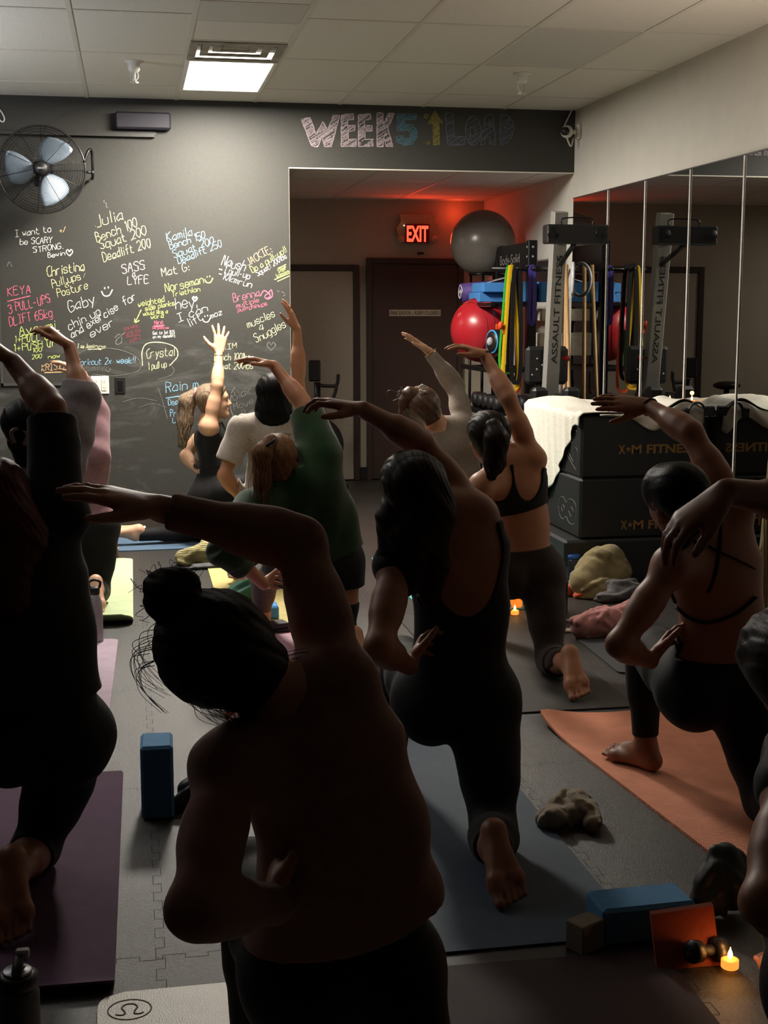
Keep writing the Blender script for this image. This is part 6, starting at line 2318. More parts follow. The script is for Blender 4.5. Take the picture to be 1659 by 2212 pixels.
MB().tube(smooth_path([p.hc + p.hrr * (0.018 * t) + p.hf * (0.0945 - 0.004 * t * t) - p.hu * 0.063 for t in (-1, 0, 1)]), 0.0052, 8, flat=0.8).obj('lips', mat('lips', rgb(176, 96, 88), 0.5), b)
mb = MB()
for t, ra in ((0.45, 0.013), (0.62, 0.016), (0.78, 0.011)):
    q = p.el * (1 - t) + p.wl * t
    rr = 0.041 + (0.0255 - 0.041) * t + 0.001
    for sx in range(3):
        n = unit(A(-0.2 + 0.3 * sx, -1, 0.4 - 0.4 * sx))
        mb.sphere(q + n * rr * 0.97, (ra * 0.8, 0.004, ra), 10, 6)
mb.obj('tattoo', mat('tattoo_ink', rgb(62, 52, 52), 0.6), b)['label'] = 'dark tattoo patches on the forearm'
MB().tube([p.er * 0.04 + p.wr * 0.96 + rot(A(0.029, 0, 0), A(0, 0, 1), a) for a in np.linspace(0, 2 * PI, 18, endpoint=False)], 0.002, 5, closed=True).obj('bracelet', mat('gold', rgb(180, 150, 90), 0.3, 0.9), b)

# ---- beige tee, dark bob, arm straight up beside the wall edge
DOFF = -0.55
d = 8.4
p = Person('person with dark bob and beige t-shirt, bare arm raised straight against the recess', M_skin,
           P(588, 1095, d), P(592, 895, d), P(520, 925, 8.36), P(640, 905, 8.38), h=0.0075)
p.head(P(590, 853, 8.38), *frame_from(P(590, 853, 8.38), 590, 780, 8.38, (0.0, 1, -0.1)))
e = solve(p.sr, 645, 800, 0.275)
w = solve(e, 642, 713, 0.235)
p.arm('r', e, w, P(622, 655, w[1] - DOFF), A(-0.5, -1, 0), 1, (0.1, 0.15, 0.1), 1.08, 0.04, 0.5)
e = solve(p.sl, 484, 1028, 0.285, False)
w = solve(e, 523, 1082, 0.235)
p.arm('l', e, w, w + A(0.08, 0.09, -0.0), A(0.2, -0.3, 1), -1, (0.4, 0.5, 0.4))
kl = A(p.pel[0] - 0.13, 7.95, 0.065)
al, f, sn = tuck(A(0.55, 7.64, 0.02), 0.75, -0.25)
p.leg('l', kl, al, f, sn, A(1, 0, 0), -0.4)
kr = p.hr + A(0.03, 0.39, 0.0)
p.leg('r', kr, A(kr[0], kr[1] + 0.03, 0.076), (0, 1, 0), (0, 0, -1), (-1, 0, 0))
b = p.body()
p.leggings(M_blackc, 0.12)
sk = p.al + A(-0.02, -0.06, -0.03)
p.wear('white_sock', cloth('white_sock', 215, 212, 206), ('legl', 'feet'), [zone_cyl(p.al + unit(p.kl - p.al) * 0.09, p.al + unit(p.al - p.kl) * 0.14 + A(0, 0, -0.03), 0.12)], 0.006, label='white ankle sock')
ax = unit(p.waist - p.pel)
M_beige = cloth('beige_cotton', 160, 148, 138, 0.9)
p.wear('t_shirt', M_beige, ('torso', 'arml', 'armr'),
       [zone_cyl(p.pel + ax * 0.02, p.neck + ax * 0.01, 0.205), zone_cyl(p.sr + unit(p.sr - p.er) * 0.10, p.sr * 0.72 + p.er * 0.28, 0.13), zone_cyl(p.sl + unit(p.sl - p.el) * 0.06, p.sl * 0.28 + p.el * 0.72, 0.13)],
       0.012, lambda X, Y, Z: crinkle(0.003, (18, 8, 16), (5, 9, 7))(X, Y, Z) + creases(0.004, 9.0)(X, Y, Z),
       [Prim(p.sl, p.sl * 0.3 + p.el * 0.7, 0.062, 0.066, 0.03), Prim(p.sr, p.sr * 0.6 + p.er * 0.4, 0.062, 0.052, 0.03), Prim(p.waist, p.pel + ax * 0.02, 0.13, 0.15, 0.05, p.fr, 1.3)])
p.hair_cap(M_hairb, 0.024, (0.95, -0.25), 0.05, [Prim(p.hc + p.hu * 0.03 - p.hf * 0.03, p.hc - p.hu * 0.085 - p.hf * 0.035, 0.090, 0.112, 0.03, p.hf, 1.35)])

# ---- green sweatshirt, light ponytail
DOFF = -0.2
d = 6.35
p = Person('person with light brown ponytail in oversized dark green sweatshirt and black shorts', M_skin,
           P(690, 1205, d), P(640, 1010, 6.3), P(548, 1100, 6.2), P(695, 985, 6.33), bend=P(688, 1105, 6.32), h=0.0075)
p.head(P(600, 995, 6.27), *frame_from(P(600, 995, 6.27), 590, 925, 6.27, (0.25, 1, -0.15)))
e = solve(p.sr, 655, 872, 0.28)
w = solve(e, 592, 790, 0.235)
p.arm('r', e, w, P(545, 775, w[1] - DOFF), A(0.0, -1, 0.2), 1, (0.3, 0.2, 0.1), 1.05, 0.05, 0.6)
e = solve(p.sl, 492, 1190, 0.285, False)
w = solve(e, 570, 1262, 0.235)
p.arm('l', e, w, w + A(0.04, 0.10, 0.0), A(0.2, -0.3, 1), -1, (0.4, 0.5, 0.4))
kr = A(P(742, 1400, 6.3)[0], 6.13, 0.065)
p.leg('r', kr, kr + A(0.0, -0.36, 0.035), A(0, -0.7, -0.6), A(0, -0.6, 0.8), A(-1, 0, 0), -0.5)
kl = P(572, 1245, 6.72)
p.leg('l', kl, A(kl[0] - 0.01, 6.58, 0.076), (-0.1, 1, 0), (0, 0, -1), (1, 0, 0))
b = p.body()
ax = unit(p.waist - p.pel)
thr = p.hr * 0.55 + p.kr * 0.45
p.wear('shorts', M_blackc, ('torso', 'legl', 'legr'), [zone_cyl(p.pel + ax * 0.1, p.pel - ax * 0.10, 0.3), zone_cyl(p.hl, p.hl * 0.6 + p.kl * 0.4, 0.16), zone_cyl(p.hr, p.hr * 0.62 + p.kr * 0.38, 0.2)], 0.016,
       crinkle(0.004), [Prim(p.hr, p.hr * 0.6 + p.kr * 0.4, 0.105, 0.10, 0.03)])
p.wear('knee_sock', M_blackc, ('legr',), [zone_cyl(p.hr * 0.42 + p.kr * 0.58, p.kr - UP * 0.06, 0.16), zone_cyl(p.kr + A(0, 0.05, 0), p.ar, 0.12)], 0.006)
p.wear('legging', cloth('grey_stretch_fabric', 92, 84, 80), ('legl',), [zone_cyl(p.hl * 0.5 + p.kl * 0.5, p.kl + unit(p.kl - p.hl) * 0.07, 0.16), zone_cyl(p.kl + UP * 0.05, p.al, 0.12)], 0.006)
M_green = cloth('dark_green_fleece', 14, 50, 13, 0.95, bump=0.25, sheen=0.35)
lowc = p.pel + A(0.09, 0, 0.045)
p.wear('sweatshirt', M_green, ('torso', 'arml', 'armr'),
       [zone_cyl(p.pel + ax * 0.015 + p.rg * 0.02, p.neck + ax * 0.025, 0.38), zone_cyl(p.sr + unit(p.sr - p.er) * 0.12, p.sr * 0.16 + p.er * 0.84, 0.15),
        zone_cyl(p.sl + unit(p.sl - p.el) * 0.06, p.el + unit(p.el - p.sl) * 0.05, 0.13), zone_cyl(p.el + unit(p.el - p.wl) * 0.05, p.el * 0.72 + p.wl * 0.28, 0.12)],
       0.018, lambda X, Y, Z: crinkle(0.004, (15, 6, 12), (5, 9, 7))(X, Y, Z) + 0.008 * np.sin(X * 42 + 2 * np.sin(Z * 6) + Y * 9) * np.clip((1.1 - Z) * 2.2, 0, 1),
       [Prim(p.sr, p.er, 0.085, 0.060, 0.03), Prim(p.sl, p.el, 0.072, 0.066, 0.03), Prim(p.chest, p.pel + p.rg * 0.035, 0.145, 0.165, 0.06, p.fr, 1.3),
        Prim(p.sr - UP * 0.06, p.pel + p.rg * 0.11 + UP * 0.04, 0.06, 0.065, 0.05), Prim(p.neck - ax * 0.01, p.neck + ax * 0.015, 0.07, 0.066, 0.02)])
t = [P(585, 955, 6.19), P(566, 980, 6.16), P(566, 1040, 6.17), P(560, 1085, 6.19)]
ho = p.hair_cap(M_hairl, 0.016, (0.9, -0.45), 0.05, tail(t, 0.036, 0.020, 0.02, 0.016))
MB().tube([P(580, 958, 6.16) + rot(A(0.0, 0.032, 0), unit(A(0.4, 0, -0.6)), a) for a in np.linspace(0, 2 * PI, 14, endpoint=False)], 0.007, 6, closed=True).obj('hair_tie', M_blackc, ho)
paths = []
for k in range(50):
    a = P(565 + rng.normal() * 9, 985 + rng.random() * 50, 6.13 + rng.normal() * 0.015)
    paths.append([a, a + A(-0.003, 0, -0.06) + rnd(0.01), a + A(-0.004, 0, -0.13) + rnd(0.016), a + A(-0.02, 0, -0.18) + rnd(0.02)])
for k in range(24):
    a = p.hc + p.hu * 0.11 + p.hrr * (0.05 * rng.normal()) - p.hf * (0.05 * rng.random())
    paths.append([a, a + p.hu * 0.006 + rnd(0.006), a + p.hu * 0.003 + rnd(0.011), a - p.hu * 0.008 + rnd(0.014)])
wisps('loose_strands', paths, M_hairl, ho, 0.0013)

# ---- long straight hair, open-backed tank, on the dark blue mat
DOFF = -0.15
d = 4.0
p = Person('person with long straight dark hair and open-backed black tank on dark blue mat', M_skin3,
           P(985, 1500, d), P(968, 1095, 3.98), P(858, 1220, 3.86), P(1028, 1115, 3.98), bend=P(1000, 1310, 4.0), h=0.005, g=1.02)
p.head(P(898, 1062, 3.93), *frame_from(P(898, 1062, 3.93), 868, 985, 3.93, (0.05, 1, -0.2)))
e = solve(p.sr, 908, 955, 0.285)
w = solve(e, 785, 885, 0.245, False)
tip = P(712, 868, w[1] - DOFF)
p.arm('r', e, w, tip, A(0.0, -1, -0.1), 1, (0.15, 0.55, 0.35), 1.05, 0.07, 0.5)
e = solve(p.sl, 818, 1398, 0.285, False)
w = solve(e, 885, 1440, 0.235)
p.arm('l', e, w, w + A(0.05, 0.09, 0.05), A(0.2, -0.4, 1), -1, (0.4, 0.6, 0.4))
kr = A(0.992, 3.63, 0.065)
ar, f, sn = tuck(A(0.938, 3.245, 0.012), 0.80, 0.05)
p.leg('r', kr, ar, f, sn, A(-1, 0, 0), -0.15)
kl = P(868, 1418, 4.42)
p.leg('l', kl, A(kl[0] - 0.02, 4.31, 0.076), (-0.1, 1, 0), (0, 0, -1), (1, 0, 0))
H1 = p
b = p.body()
ax = unit(p.waist - p.pel)
p.leggings(M_blackc, 0.13, 0.97, 0.90)
p.wear('leg_warmer', cloth('charcoal_knit', 44, 41, 40, 0.95, bump=0.3), ('legr',), [zone_cyl(p.kr * 0.62 + p.ar * 0.38, p.kr * 0.08 + p.ar * 0.92, 0.2)], 0.016, crinkle(0.003), label='bunched charcoal cuff')
M_tank = cloth('black_tank_fabric', 20, 18, 19, 0.7, sheen=0.05)
bc = p.chest * 0.75 + p.waist * 0.25 - p.fr * 0.12 + p.rg * 0.01
p.wear('tank_top', M_tank, ('torso',), [zone_cyl(p.pel + ax * 0.03, p.neck - ax * 0.05, 0.30)], 0.009, crinkle(0.002),
       cuts=(lambda X, Y, Z, c=bc, u=unit(p.neck - p.waist): 0.115 - np.sqrt(((X - c[0])) ** 2 + ((Y - c[1]) * 0.8) ** 2 + ((Z - c[2] - 0.04) * 0.62) ** 2),))
t = [p.hc - p.hf * 0.055 + p.hu * 0.03, p.hc - p.hf * 0.075 - p.hu * 0.05, P(884, 1160, 3.83), P(878, 1250, 3.83)]
t2 = [p.hc - p.hf * 0.055 + p.hrr * 0.02, P(930, 1130, 3.85), P(935, 1220, 3.85), P(925, 1290, 3.87)]
t3 = [p.hc - p.hf * 0.03 - p.hrr * 0.05, P(848, 1120, 3.86), P(842, 1200, 3.85), P(845, 1255, 3.84)]
ho = p.hair_cap(M_hair, 0.016, (0.9, -0.45), 0.052, tail(t, 0.085, 0.05, 0.03) + tail(t2, 0.06, 0.035, 0.03) + tail(t3, 0.055, 0.018, 0.03))
paths = []
for k in range(40):
    a = P(838 + rng.normal() * 6, 1180 + rng.random() * 50, 3.85 + rng.normal() * 0.02)
    paths.append([a, a + A(0.0, 0, -0.05) + rnd(0.006), a + A(0.003, 0, -0.10) + rnd(0.008), a + A(0.008, 0, -0.15) + rnd(0.012)])
wisps('loose_strands', paths, M_hair, ho, 0.0013)

# ---- tan long sleeves, messy updo
DOFF = -0.25
d = 7.4
p = Person('person with messy updo and scrunchie in fitted oatmeal long-sleeved top, arm raised', M_skin2,
           P(990, 1125, d), P(958, 925, d), P(910, 965, 7.32), P(1005, 925, 7.38), bend=P(985, 1030, 7.4), h=0.0075)
p.head(P(918, 880, 7.36), *frame_from(P(918, 880, 7.36), 885, 818, 7.36, (0.2, 1, 0.05)))
e = solve(p.sr, 984, 836, 0.275)
w = solve(e, 925, 757, 0.24, False)
p.arm('r', e, w, P(862, 708, w[1] - DOFF), A(0.0, -1, 0.2), 1, (0.05, 0.15, 0.1), 1.05, 0.06, 0.5)
e = p.sl + A(-0.10, -0.03, -0.26)
p.arm('l', e, e + A(0.16, 0.14, -0.06), e + A(0.26, 0.22, -0.05), A(0, -0.3, 1), -1, (0.5, 0.6, 0.5))
kr = A(p.pel[0] + 0.09, d + DOFF - 0.1, 0.065)
p.leg('r', kr, kr + A(0, -0.36, 0.035), A(0, -0.7, -0.6), A(0, -0.6, 0.8), A(-1, 0, 0), -0.5)
kl = p.hl + A(-0.02, 0.39, -0.02)
p.leg('l', kl, A(kl[0], kl[1] + 0.03, 0.076), (0, 1, 0), (0, 0, -1), (1, 0, 0))
b = p.body()
p.leggings(M_blackc, 0.12)
ax = unit(p.waist - p.pel)
M_oat = cloth('oatmeal_jersey', 132, 120, 108, 0.9)
ring_f = crinkle(0.0035, (30, 12, 40), (5, 9, 7))
p.wear('long_sleeve_top', M_oat, ('torso', 'arml', 'armr'),
       [zone_cyl(p.pel + ax * 0.04, p.neck - ax * 0.005, 0.34), zone_cyl(p.sr + unit(p.sr - p.er) * 0.10, p.er + unit(p.er - p.sr) * 0.05, 0.13),
        zone_cyl(p.er + unit(p.er - p.wr) * 0.05, p.er * 0.05 + p.wr * 0.95, 0.12), zone_cyl(p.sl, p.el, 0.12), zone_cyl(p.el, p.wl * 0.9 + p.el * 0.1, 0.10)],
       0.010, ring_f)
MB().tube([p.er * 0.03 + p.wr * 0.97 + rot(unit(np.cross(p.wr - p.er, UP)) * 0.036, p.wr - p.er, a) for a in np.linspace(0, 2 * PI, 18, endpoint=False)], 0.0035, 6, closed=True).obj('bracelet', mat('gold', rgb(180, 150, 90), 0.3, 0.9), b)
top = p.hc + p.hu * 0.07 - p.hf * 0.05
bl = [Prim(top, top + A(-0.05, 0, 0.02), 0.05, 0.04, 0.02), Prim(top + A(-0.06, 0, 0.01), top + A(-0.09, 0, -0.015), 0.035, 0.022, 0.02),
      Prim(top + A(0.03, 0, 0.01), top + A(0.055, 0, 0.0), 0.032, 0.02, 0.02), Prim(top + A(-0.08, 0, -0.03), top + A(-0.10, 0.0, -0.08), 0.026, 0.014, 0.02)]
ho = p.hair_cap(M_hairl if False else mat('hair_chestnut', rgb(78, 50, 34), 0.42, var=0.4, scale=55), 0.014, (0.9, -0.45), 0.05, bl)
MB().tube(smooth_path([P(905, 838, 7.24), P(912, 832, 7.22), P(920, 838, 7.24), P(921, 845, 7.25), P(914, 846, 7.25), P(906, 843, 7.25)]), 0.006, 8).obj('scrunchie', mat('pale_scrunchie', rgb(205, 205, 200), 0.8), ho)['label'] = 'pale scrunchie'
paths = []
for k in range(46):
    a = top + A(-0.03 + 0.05 * rng.normal() * 0.6, 0, 0.02) + rnd(0.015)
    a2 = rng.random() * PI
    dr = A(math.cos(a2) * 1.2 - 0.4, 0, math.sin(a2) * 0.6)
    paths.append([a, a + dr * 0.03 + rnd(0.010), a + dr * 0.042 + A(0, 0, -0.012) + rnd(0.014), a + dr * 0.045 + A(-0.01, 0, -0.035) + rnd(0.018)])
wisps('loose_strands', paths, _M['hair_chestnut'], ho, 0.0014)

# ---- sports bra and low ponytail, on the charcoal mat
DOFF = -0.08
d = 5.75
p = Person('person with low ponytail in black scoop-back sports bra and brown leggings', M_skin,
           P(1134, 1228, d), P(1098, 985, 5.72), P(1040, 1050, 5.62), P(1152, 992, 5.7), bend=P(1128, 1125, 5.74), h=0.005, g=0.91, hips=0.078)
p.head(P(1056, 945, 5.68), *frame_from(P(1056, 945, 5.68), 1046, 880, 5.68, (-0.05, 1, 0.05)))
e = solve(p.sr, 1095, 852, 0.285)
w = solve(e, 1047, 766, 0.24)
p.arm('r', e, w, P(995, 746, w[1] - DOFF), A(0.0, -1, -0.1), 1, (0.25, 0.3, 0.15), 1.05, 0.08, 0.35)
e = p.sl + A(-0.07, -0.05, -0.27)
w = e + A(0.14, 0.15, -0.03)
p.arm('l', e, w, w + A(0.1, 0.06, 0.03), A(0.2, -0.3, 1), -1, (0.4, 0.5, 0.4))
kr = A(1.735, 5.46, 0.068)
ar, f, sn = tuck(A(1.728, 5.045, 0.012), 0.85, -0.03)
p.leg('r', kr, ar, f, sn, A(-1, 0, 0), -0.15)
kl = A(P(1052, 1200, 6.2)[0], 6.15, 0.46)
p.leg('l', kl, A(kl[0] - 0.02, 6.2, 0.076), (-0.1, 1, 0), (0, 0, -1), (1, 0, 0))
K1 = p
b = p.body()
p.leggings(cloth('dark_brown_leggings', 50, 38, 33, 0.7), 0.10, 0.97, 0.30)
p.wear('rolled_cuff', cloth('dark_brown_leggings', 50, 38, 33), ('legr',), [zone_cyl(p.kr * 0.78 + p.ar * 0.22, p.kr * 0.60 + p.ar * 0.40, 0.09)], 0.013, crinkle(0.003))
ax = unit(p.neck - p.waist)
M_bra = cloth('black_bra_fabric', 24, 20, 20, 0.7, sheen=0.05)
bc1 = p.chest * 0.45 + p.neck * 0.55 - p.fr * 0.10 + p.rg * 0.055
bc2 = p.chest * 0.65 + p.neck * 0.35 - p.fr * 0.10 - p.rg * 0.09
p.wear('sports_bra', M_bra, ('torso',), [zone_cyl(p.waist * 0.80 + p.neck * 0.20, p.neck - ax * 0.02, 0.30)], 0.008, None,
       cuts=(lambda X, Y, Z, c=bc1: 0.068 - np.sqrt((X - c[0]) ** 2 + ((Y - c[1]) * 0.5) ** 2 + ((Z - c[2]) * 0.52) ** 2),
             lambda X, Y, Z, c=bc2: 0.062 - np.sqrt((X - c[0]) ** 2 + ((Y - c[1]) * 0.5) ** 2 + ((Z - c[2]) * 0.55) ** 2),
             lambda X, Y, Z, c=p.sr, r=p.rg: 0.07 - np.sqrt((X - c[0] - 0.02) ** 2 + (Y - c[1]) ** 2 + (Z - c[2] - 0.02) ** 2),
             lambda X, Y, Z, c=p.sl, r=p.rg: 0.075 - np.sqrt((X - c[0] + 0.02) ** 2 + (Y - c[1]) ** 2 + (Z - c[2]) ** 2)))
t = [P(1066, 925, 5.58), P(1072, 950, 5.55), P(1068, 1000, 5.56), P(1062, 1028, 5.58)]
ho = p.hair_cap(M_hair, 0.010, (0.9, -0.45), 0.05, tail(t, 0.042, 0.022, 0.02, 0.02))
MB().tube([p.er * 0.02 + p.wr * 0.98 + rot(unit(np.cross(p.wr - p.er, UP)) * 0.028, p.wr - p.er, a) for a in np.linspace(0, 2 * PI, 18, endpoint=False)], 0.0025, 6, closed=True).obj('wristband', M_blackc, b)

# ---- strappy top on the peach mat
DOFF = -0.43
d = 4.3
p = Person('person with sleek black ponytail in strappy backless black top on peach mat', M_skin3,
           P(1545, 1478, d), P(1530, 1150, 4.27), P(1452, 1222, 4.17), P(1588, 1098, 4.27), bend=P(1560, 1320, 4.28), h=0.005, g=1.0)
p.head(P(1462, 1078, 4.22), *frame_from(P(1462, 1078, 4.22), 1436, 1002, 4.22, (-0.25, 1, -0.25)))
e = solve(p.sr, 1492, 935, 0.28)
w = solve(e, 1398, 876, 0.24)
p.arm('r', e, w, P(1280, 862, w[1] - DOFF), A(0.0, -0.8, -0.6), 1, (0.03, 0.1, 0.08), 1.06, 0.05, 0.4)
e = solve(p.sl, 1338, 1392, 0.29, False)
w = solve(e, 1405, 1428, 0.235)
p.arm('l', e, w, w + A(0.09, 0.05, 0.08), A(0.2, -0.4, 1), -1, (0.3, 0.4, 0.3))
kr = A(P(1632, 1700, 4.2)[0], 3.70, 0.068)
p.leg('r', kr, kr + A(0.02, -0.36, 0.035), A(0, -0.7, -0.6), A(0, -0.6, 0.8), A(-1, 0, 0), -0.5)
kl = P(1392, 1378, 4.66)
al = A(1.682, 4.215, 0.083)
p.leg('l', kl, al, (-0.42, 0.9, 0), (0, 0, -1), (0.9, 0.42, 0))
L1 = p
b = p.body()
ax = unit(p.waist - p.pel)
p.leggings(M_blackc, 0.10, 0.88, 0.97)
# band and crossed straps lie on the back


def on_back(p, px, py, off=0.004):
    o, v = A(0, 0, EYE), unit(ray(px, py))
    pr = p.allp('torso')
    t = p.pel[1] - 0.6
    q = o + v * t / v[1]
    s = t / v[1]
    best = (9, q)
    for _ in range(120):
        q = o + v * s
        D = 1.0
        for a in pr:
            dd = float(a.d(q[0], q[1], q[2]))
            h = min(max(0.5 + 0.5 * (D - dd) / a.k, 0), 1)
            D = D * (1 - h) + dd * h - a.k * h * (1 - h)
        if D < best[0]:
            best = (D, q)
        if D < off or s > 6:
            break
        s += max(D - off, 0.001) * 0.6
    return best[1]


mb = MB()
for poly, r in ((((1500, 1168), (1530, 1178), (1560, 1194), (1600, 1212), (1630, 1228)), 0.006), (((1556, 1120), (1556, 1160), (1553, 1195), (1545, 1240), (1530, 1280)), 0.006),
                (((1462, 1312), (1490, 1335), (1530, 1345), (1580, 1330), (1610, 1310), (1632, 1290)), 0.010)):
    mb.tube(smooth_path([on_back(p, *q) for q in poly], 5), r, 8, flat=0.5)
o = mb.obj('strappy_back', M_bra, b)
p.wear('top_front', M_bra, ('torso',), [zone_cyl(p.waist * 0.66 + p.neck * 0.34, p.neck - ax * 0.07, 0.3)], 0.007, cuts=(zone_half(p.chest + p.fr * 0.0, -p.fr),))
t = [P(1490, 1105, 4.10), P(1484, 1130, 4.07), P(1466, 1165, 4.10), P(1440, 1192, 4.13)]
p.hair_cap(M_hairb, 0.008, (0.9, -0.45), 0.05, tail(t, 0.036, 0.012, 0.02, 0.012), fz=0.0008)
MB().tube([p.er * 0.06 + p.wr * 0.94 + rot(unit(np.cross(p.wr - p.er, UP)) * 0.029, p.wr - p.er, a) for a in np.linspace(0, 2 * PI, 18, endpoint=False)], 0.003, 6, closed=True).obj('wristband', M_blackc, b)

# ---- at the photo edge, front row: only the arm, hair and shoulder are in view
DOFF = -0.65
d = 3.0
p = Person('person cropped by the photo edge, bare arm arched across another back, dark hair', M_skin3,
           P(1850, 2120, d), P(1790, 1545, 2.96), P(1712, 1700, 2.9), P(1838, 1405, 2.97), bend=P(1840, 1830, 2.98), h=0.007, g=1.0)
p.head(P(1722, 1452, 2.92), *frame_from(P(1722, 1452, 2.92), 1680, 1330, 2.92, (0.05, 1, -0.15)))
e = solve(p.sr, 1735, 1062, 0.29)
w = solve(e, 1570, 1062, 0.245, False)
p.G['armr'] = []
p.arm('r', e, w, P(1478, 1122, w[1] - DOFF), A(0.0, -1, -0.2), 1, (0.35, 0.4, 0.2), 1.05, 0.06, 0.4)
e = solve(p.sl, 1648, 1950, 0.285, False)
w = solve(e, 1770, 2040, 0.235)
p.arm('l', e, w, w + A(0.08, 0.10, 0.03), A(0.2, -0.3, 1), -1, (0.4, 0.5, 0.4))
kr = A(p.pel[0] + 0.08, p.pel[1] - 0.1, 0.065)
p.leg('r', kr, kr + A(0.0, -0.36, 0.035), A(0, -0.7, -0.6), A(0, -0.6, 0.8), A(-1, 0, 0), -0.5)
kl = A(p.hl[0] + 0.10, 2.66, 0.42)
p.leg('l', kl, A(kl[0] + 0.05, 2.68, 0.076), (0, 1, 0), (0, 0, -1), (1, 0, 0))
b = p.body()
p.leggings(M_blackc, 0.14)
ax = unit(p.waist - p.pel)
p.wear('tank_top', M_tank, ('torso',), [zone_cyl(p.pel + ax * 0.03, p.neck - ax * 0.03, 0.30)], 0.009, crinkle(0.002))
p.hair_cap(M_hair, 0.018, (0.9, -0.45), 0.05, tail([p.hc - p.hf * 0.06 + p.hu * 0.03, p.hc - p.hf * 0.07 - p.hu * 0.06, P(1700, 1570, 2.87)], 0.08, 0.03, 0.03))

DOFF = 0.0

# ------------------------------------------------------------------ chalk writing: single-stroke hand lettering
# every glyph: strokes of x,y digit pairs; baseline y=2, small letters reach 6, capitals 9, tails 0
GL = {
 'a': '4626040312233243 4642', 'b': '0902 052636454332120 3', 'c': '4536160403123243', 'd': '4626040312233243 4942',
 'e': '04444536160403123243', 'f': '49392822 0646', 'g': '46160403123243 46413010', 'h': '0902 0526364542', 'i': '1612 1718',
 'j': '26211000 2829', 'k': '0902 460342', 'l': '1912', 'm': '0602 05162522 25364542', 'n': '0602 0516264542', 'o': '16040312324345361 6',
 'p': '0600 0516364543321203', 'q': '46160403123243 4640', 'r': '0602 05162636', 's': '45361605143443321203', 't': '18133242 0636',
 'u': '0603123243 4642', 'v': '062246', 'w': '0612243246', 'x': '0642 4602', 'y': '062 2 4610', 'z': '06460242',
 'A': '022942 1535', 'B': '02092938372606 2645432202', 'C': '4939180613224243', 'D': '0209294745432202', 'E': '49090242 0636',
 'F': '490902 0636', 'G': '48391906041222434525', 'H': '0902 4942 0646', 'I': '0949 2922 0242', 'J': '49433212 03', 'K': '0902 490642',
 'L': '090242', 'M': '0209254942', 'N': '02094249', 'O': '19060413223345483919', 'P': '02092948463606', 'Q': '19060413223345483919 3442',
 'R': '02092948463606 2642', 'S': '4839190807453443321203', 'T': '0949 2922', 'U': '09041222323449', 'V': '092249', 'W': '0912263249',
 'X': '0942 4902', 'Y': '092649 2622', 'Z': '09490242', '0': '19060413223345483919', '1': '182922', '2': '0819394846020 242', '3': '08193948472636454332120 3',
 '4': '29044 4 3932', '5': '4909062636454332120 3', '6': '39180604122232434536160 4', '7': '094912', '8': '27180919384736162707 06041222323445362 7',
 '9': '4726070919394832', '!': '1914 1213', ':': '1516 1213', '-': '0535', '&': '422818293816041222 44', '+': '0545 2723', '/': '0249', '.': '1213',
 "'": '1918', ',': '1311', '>': '064402', '*': '2824 0745 4705', '#': '',
}


def glyph(ch):
    s = GL.get(ch, '')
    out = []
    for st in s.split(' '):
        out.append(st)
    # strokes may have been split inside a pair; rejoin those halves
    fixed, cur = [], ''
    for st in out:
        if len(cur) % 2 == 1:
            cur += st
        else:
            if cur:
                fixed.append(cur)
            cur = st
    if cur:
        fixed.append(cur)
    res = []
    for st in fixed:
        pts = [(int(st[i]), int(st[i + 1])) for i in range(0, len(st) - 1, 2)]
        if pts:
            res.append(np.array(pts, float))
    return res


YW = D0 - 0.0016


def px_tube(mb, pts, wpx):
    """a chalk line through pixel points, lying on the board"""
    q = np.array([P(x, y, YW) for x, y in pts])
    if len(q) == 1:
        q = np.vstack([q, q + A(0.002, 0, 0)])
    w = wpx * YW / FPX / 2
    N = len(q)
    T = np.zeros_like(q)
    T[:-1] += q[1:] - q[:-1]
    T[1:] += q[1:] - q[:-1]
    V, F = [], []
    for i in range(N):
        t = unit(T[i])
        n = A(-t[2], 0, t[0])
        ww = w * (0.75 + 0.45 * rng.random())
        V += [q[i] - n * ww, q[i] + n * ww]
    for i in range(N - 1):
        F.append((2 * i, 2 * i + 2, 2 * i + 3, 2 * i + 1))
    mb.add(V, F)


def write(mb, s, x0, y0, x1, y1, h, w=2.0, jit=0.22):
    w = w * 0.56
    """s from baseline point to baseline point, capital height h pixels"""
    adv = []
    for ch in s:
        adv.append(3.6 if ch == ' ' else (2.4 if ch in "il!:.,'" else 3.6 if ch == '1' else 5.4))
    tot = sum(adv) - 1.4
    L = math.hypot(x1 - x0, y1 - y0)
    ux, uy = (x1 - x0) / L, (y1 - y0) / L
    kx, ky = L / tot, h / 7.0
    u = 0
    for ch, a in zip(s, adv):
        wob = rng.normal() * 0.25
        for st in glyph(ch):
            p = st + rng.normal(size=st.shape) * jit * 0.5
            if len(p) > 2:
                p = smooth_path(np.c_[p, np.zeros(len(p))], 4)[:, :2]
            elif len(p) == 2:
                p = np.array([p[0], (p[0] + p[1]) / 2 + rng.normal(size=2) * 0.1, p[1]])
            pts = []
            for gx_, gy in p:
                if ch in 'i1l!:.,' and ch != '1':
                    gx_ = gx_ * 0.8
                X = (u + gx_) * kx + (gy - 2) * ky * 0.10
                Y = (gy - 2 + wob) * ky
                pts.append((x0 + ux * X + uy * Y, y0 + uy * X - ux * Y))
            px_tube(mb, pts, w)
        u += a


def curve(mb, pts, w=2.0, n=6):
    p = smooth_path(np.c_[np.array(pts, float), np.zeros(len(pts))], n)[:, :2] if len(pts) > 2 else np.array(pts, float)
    px_tube(mb, p, w)


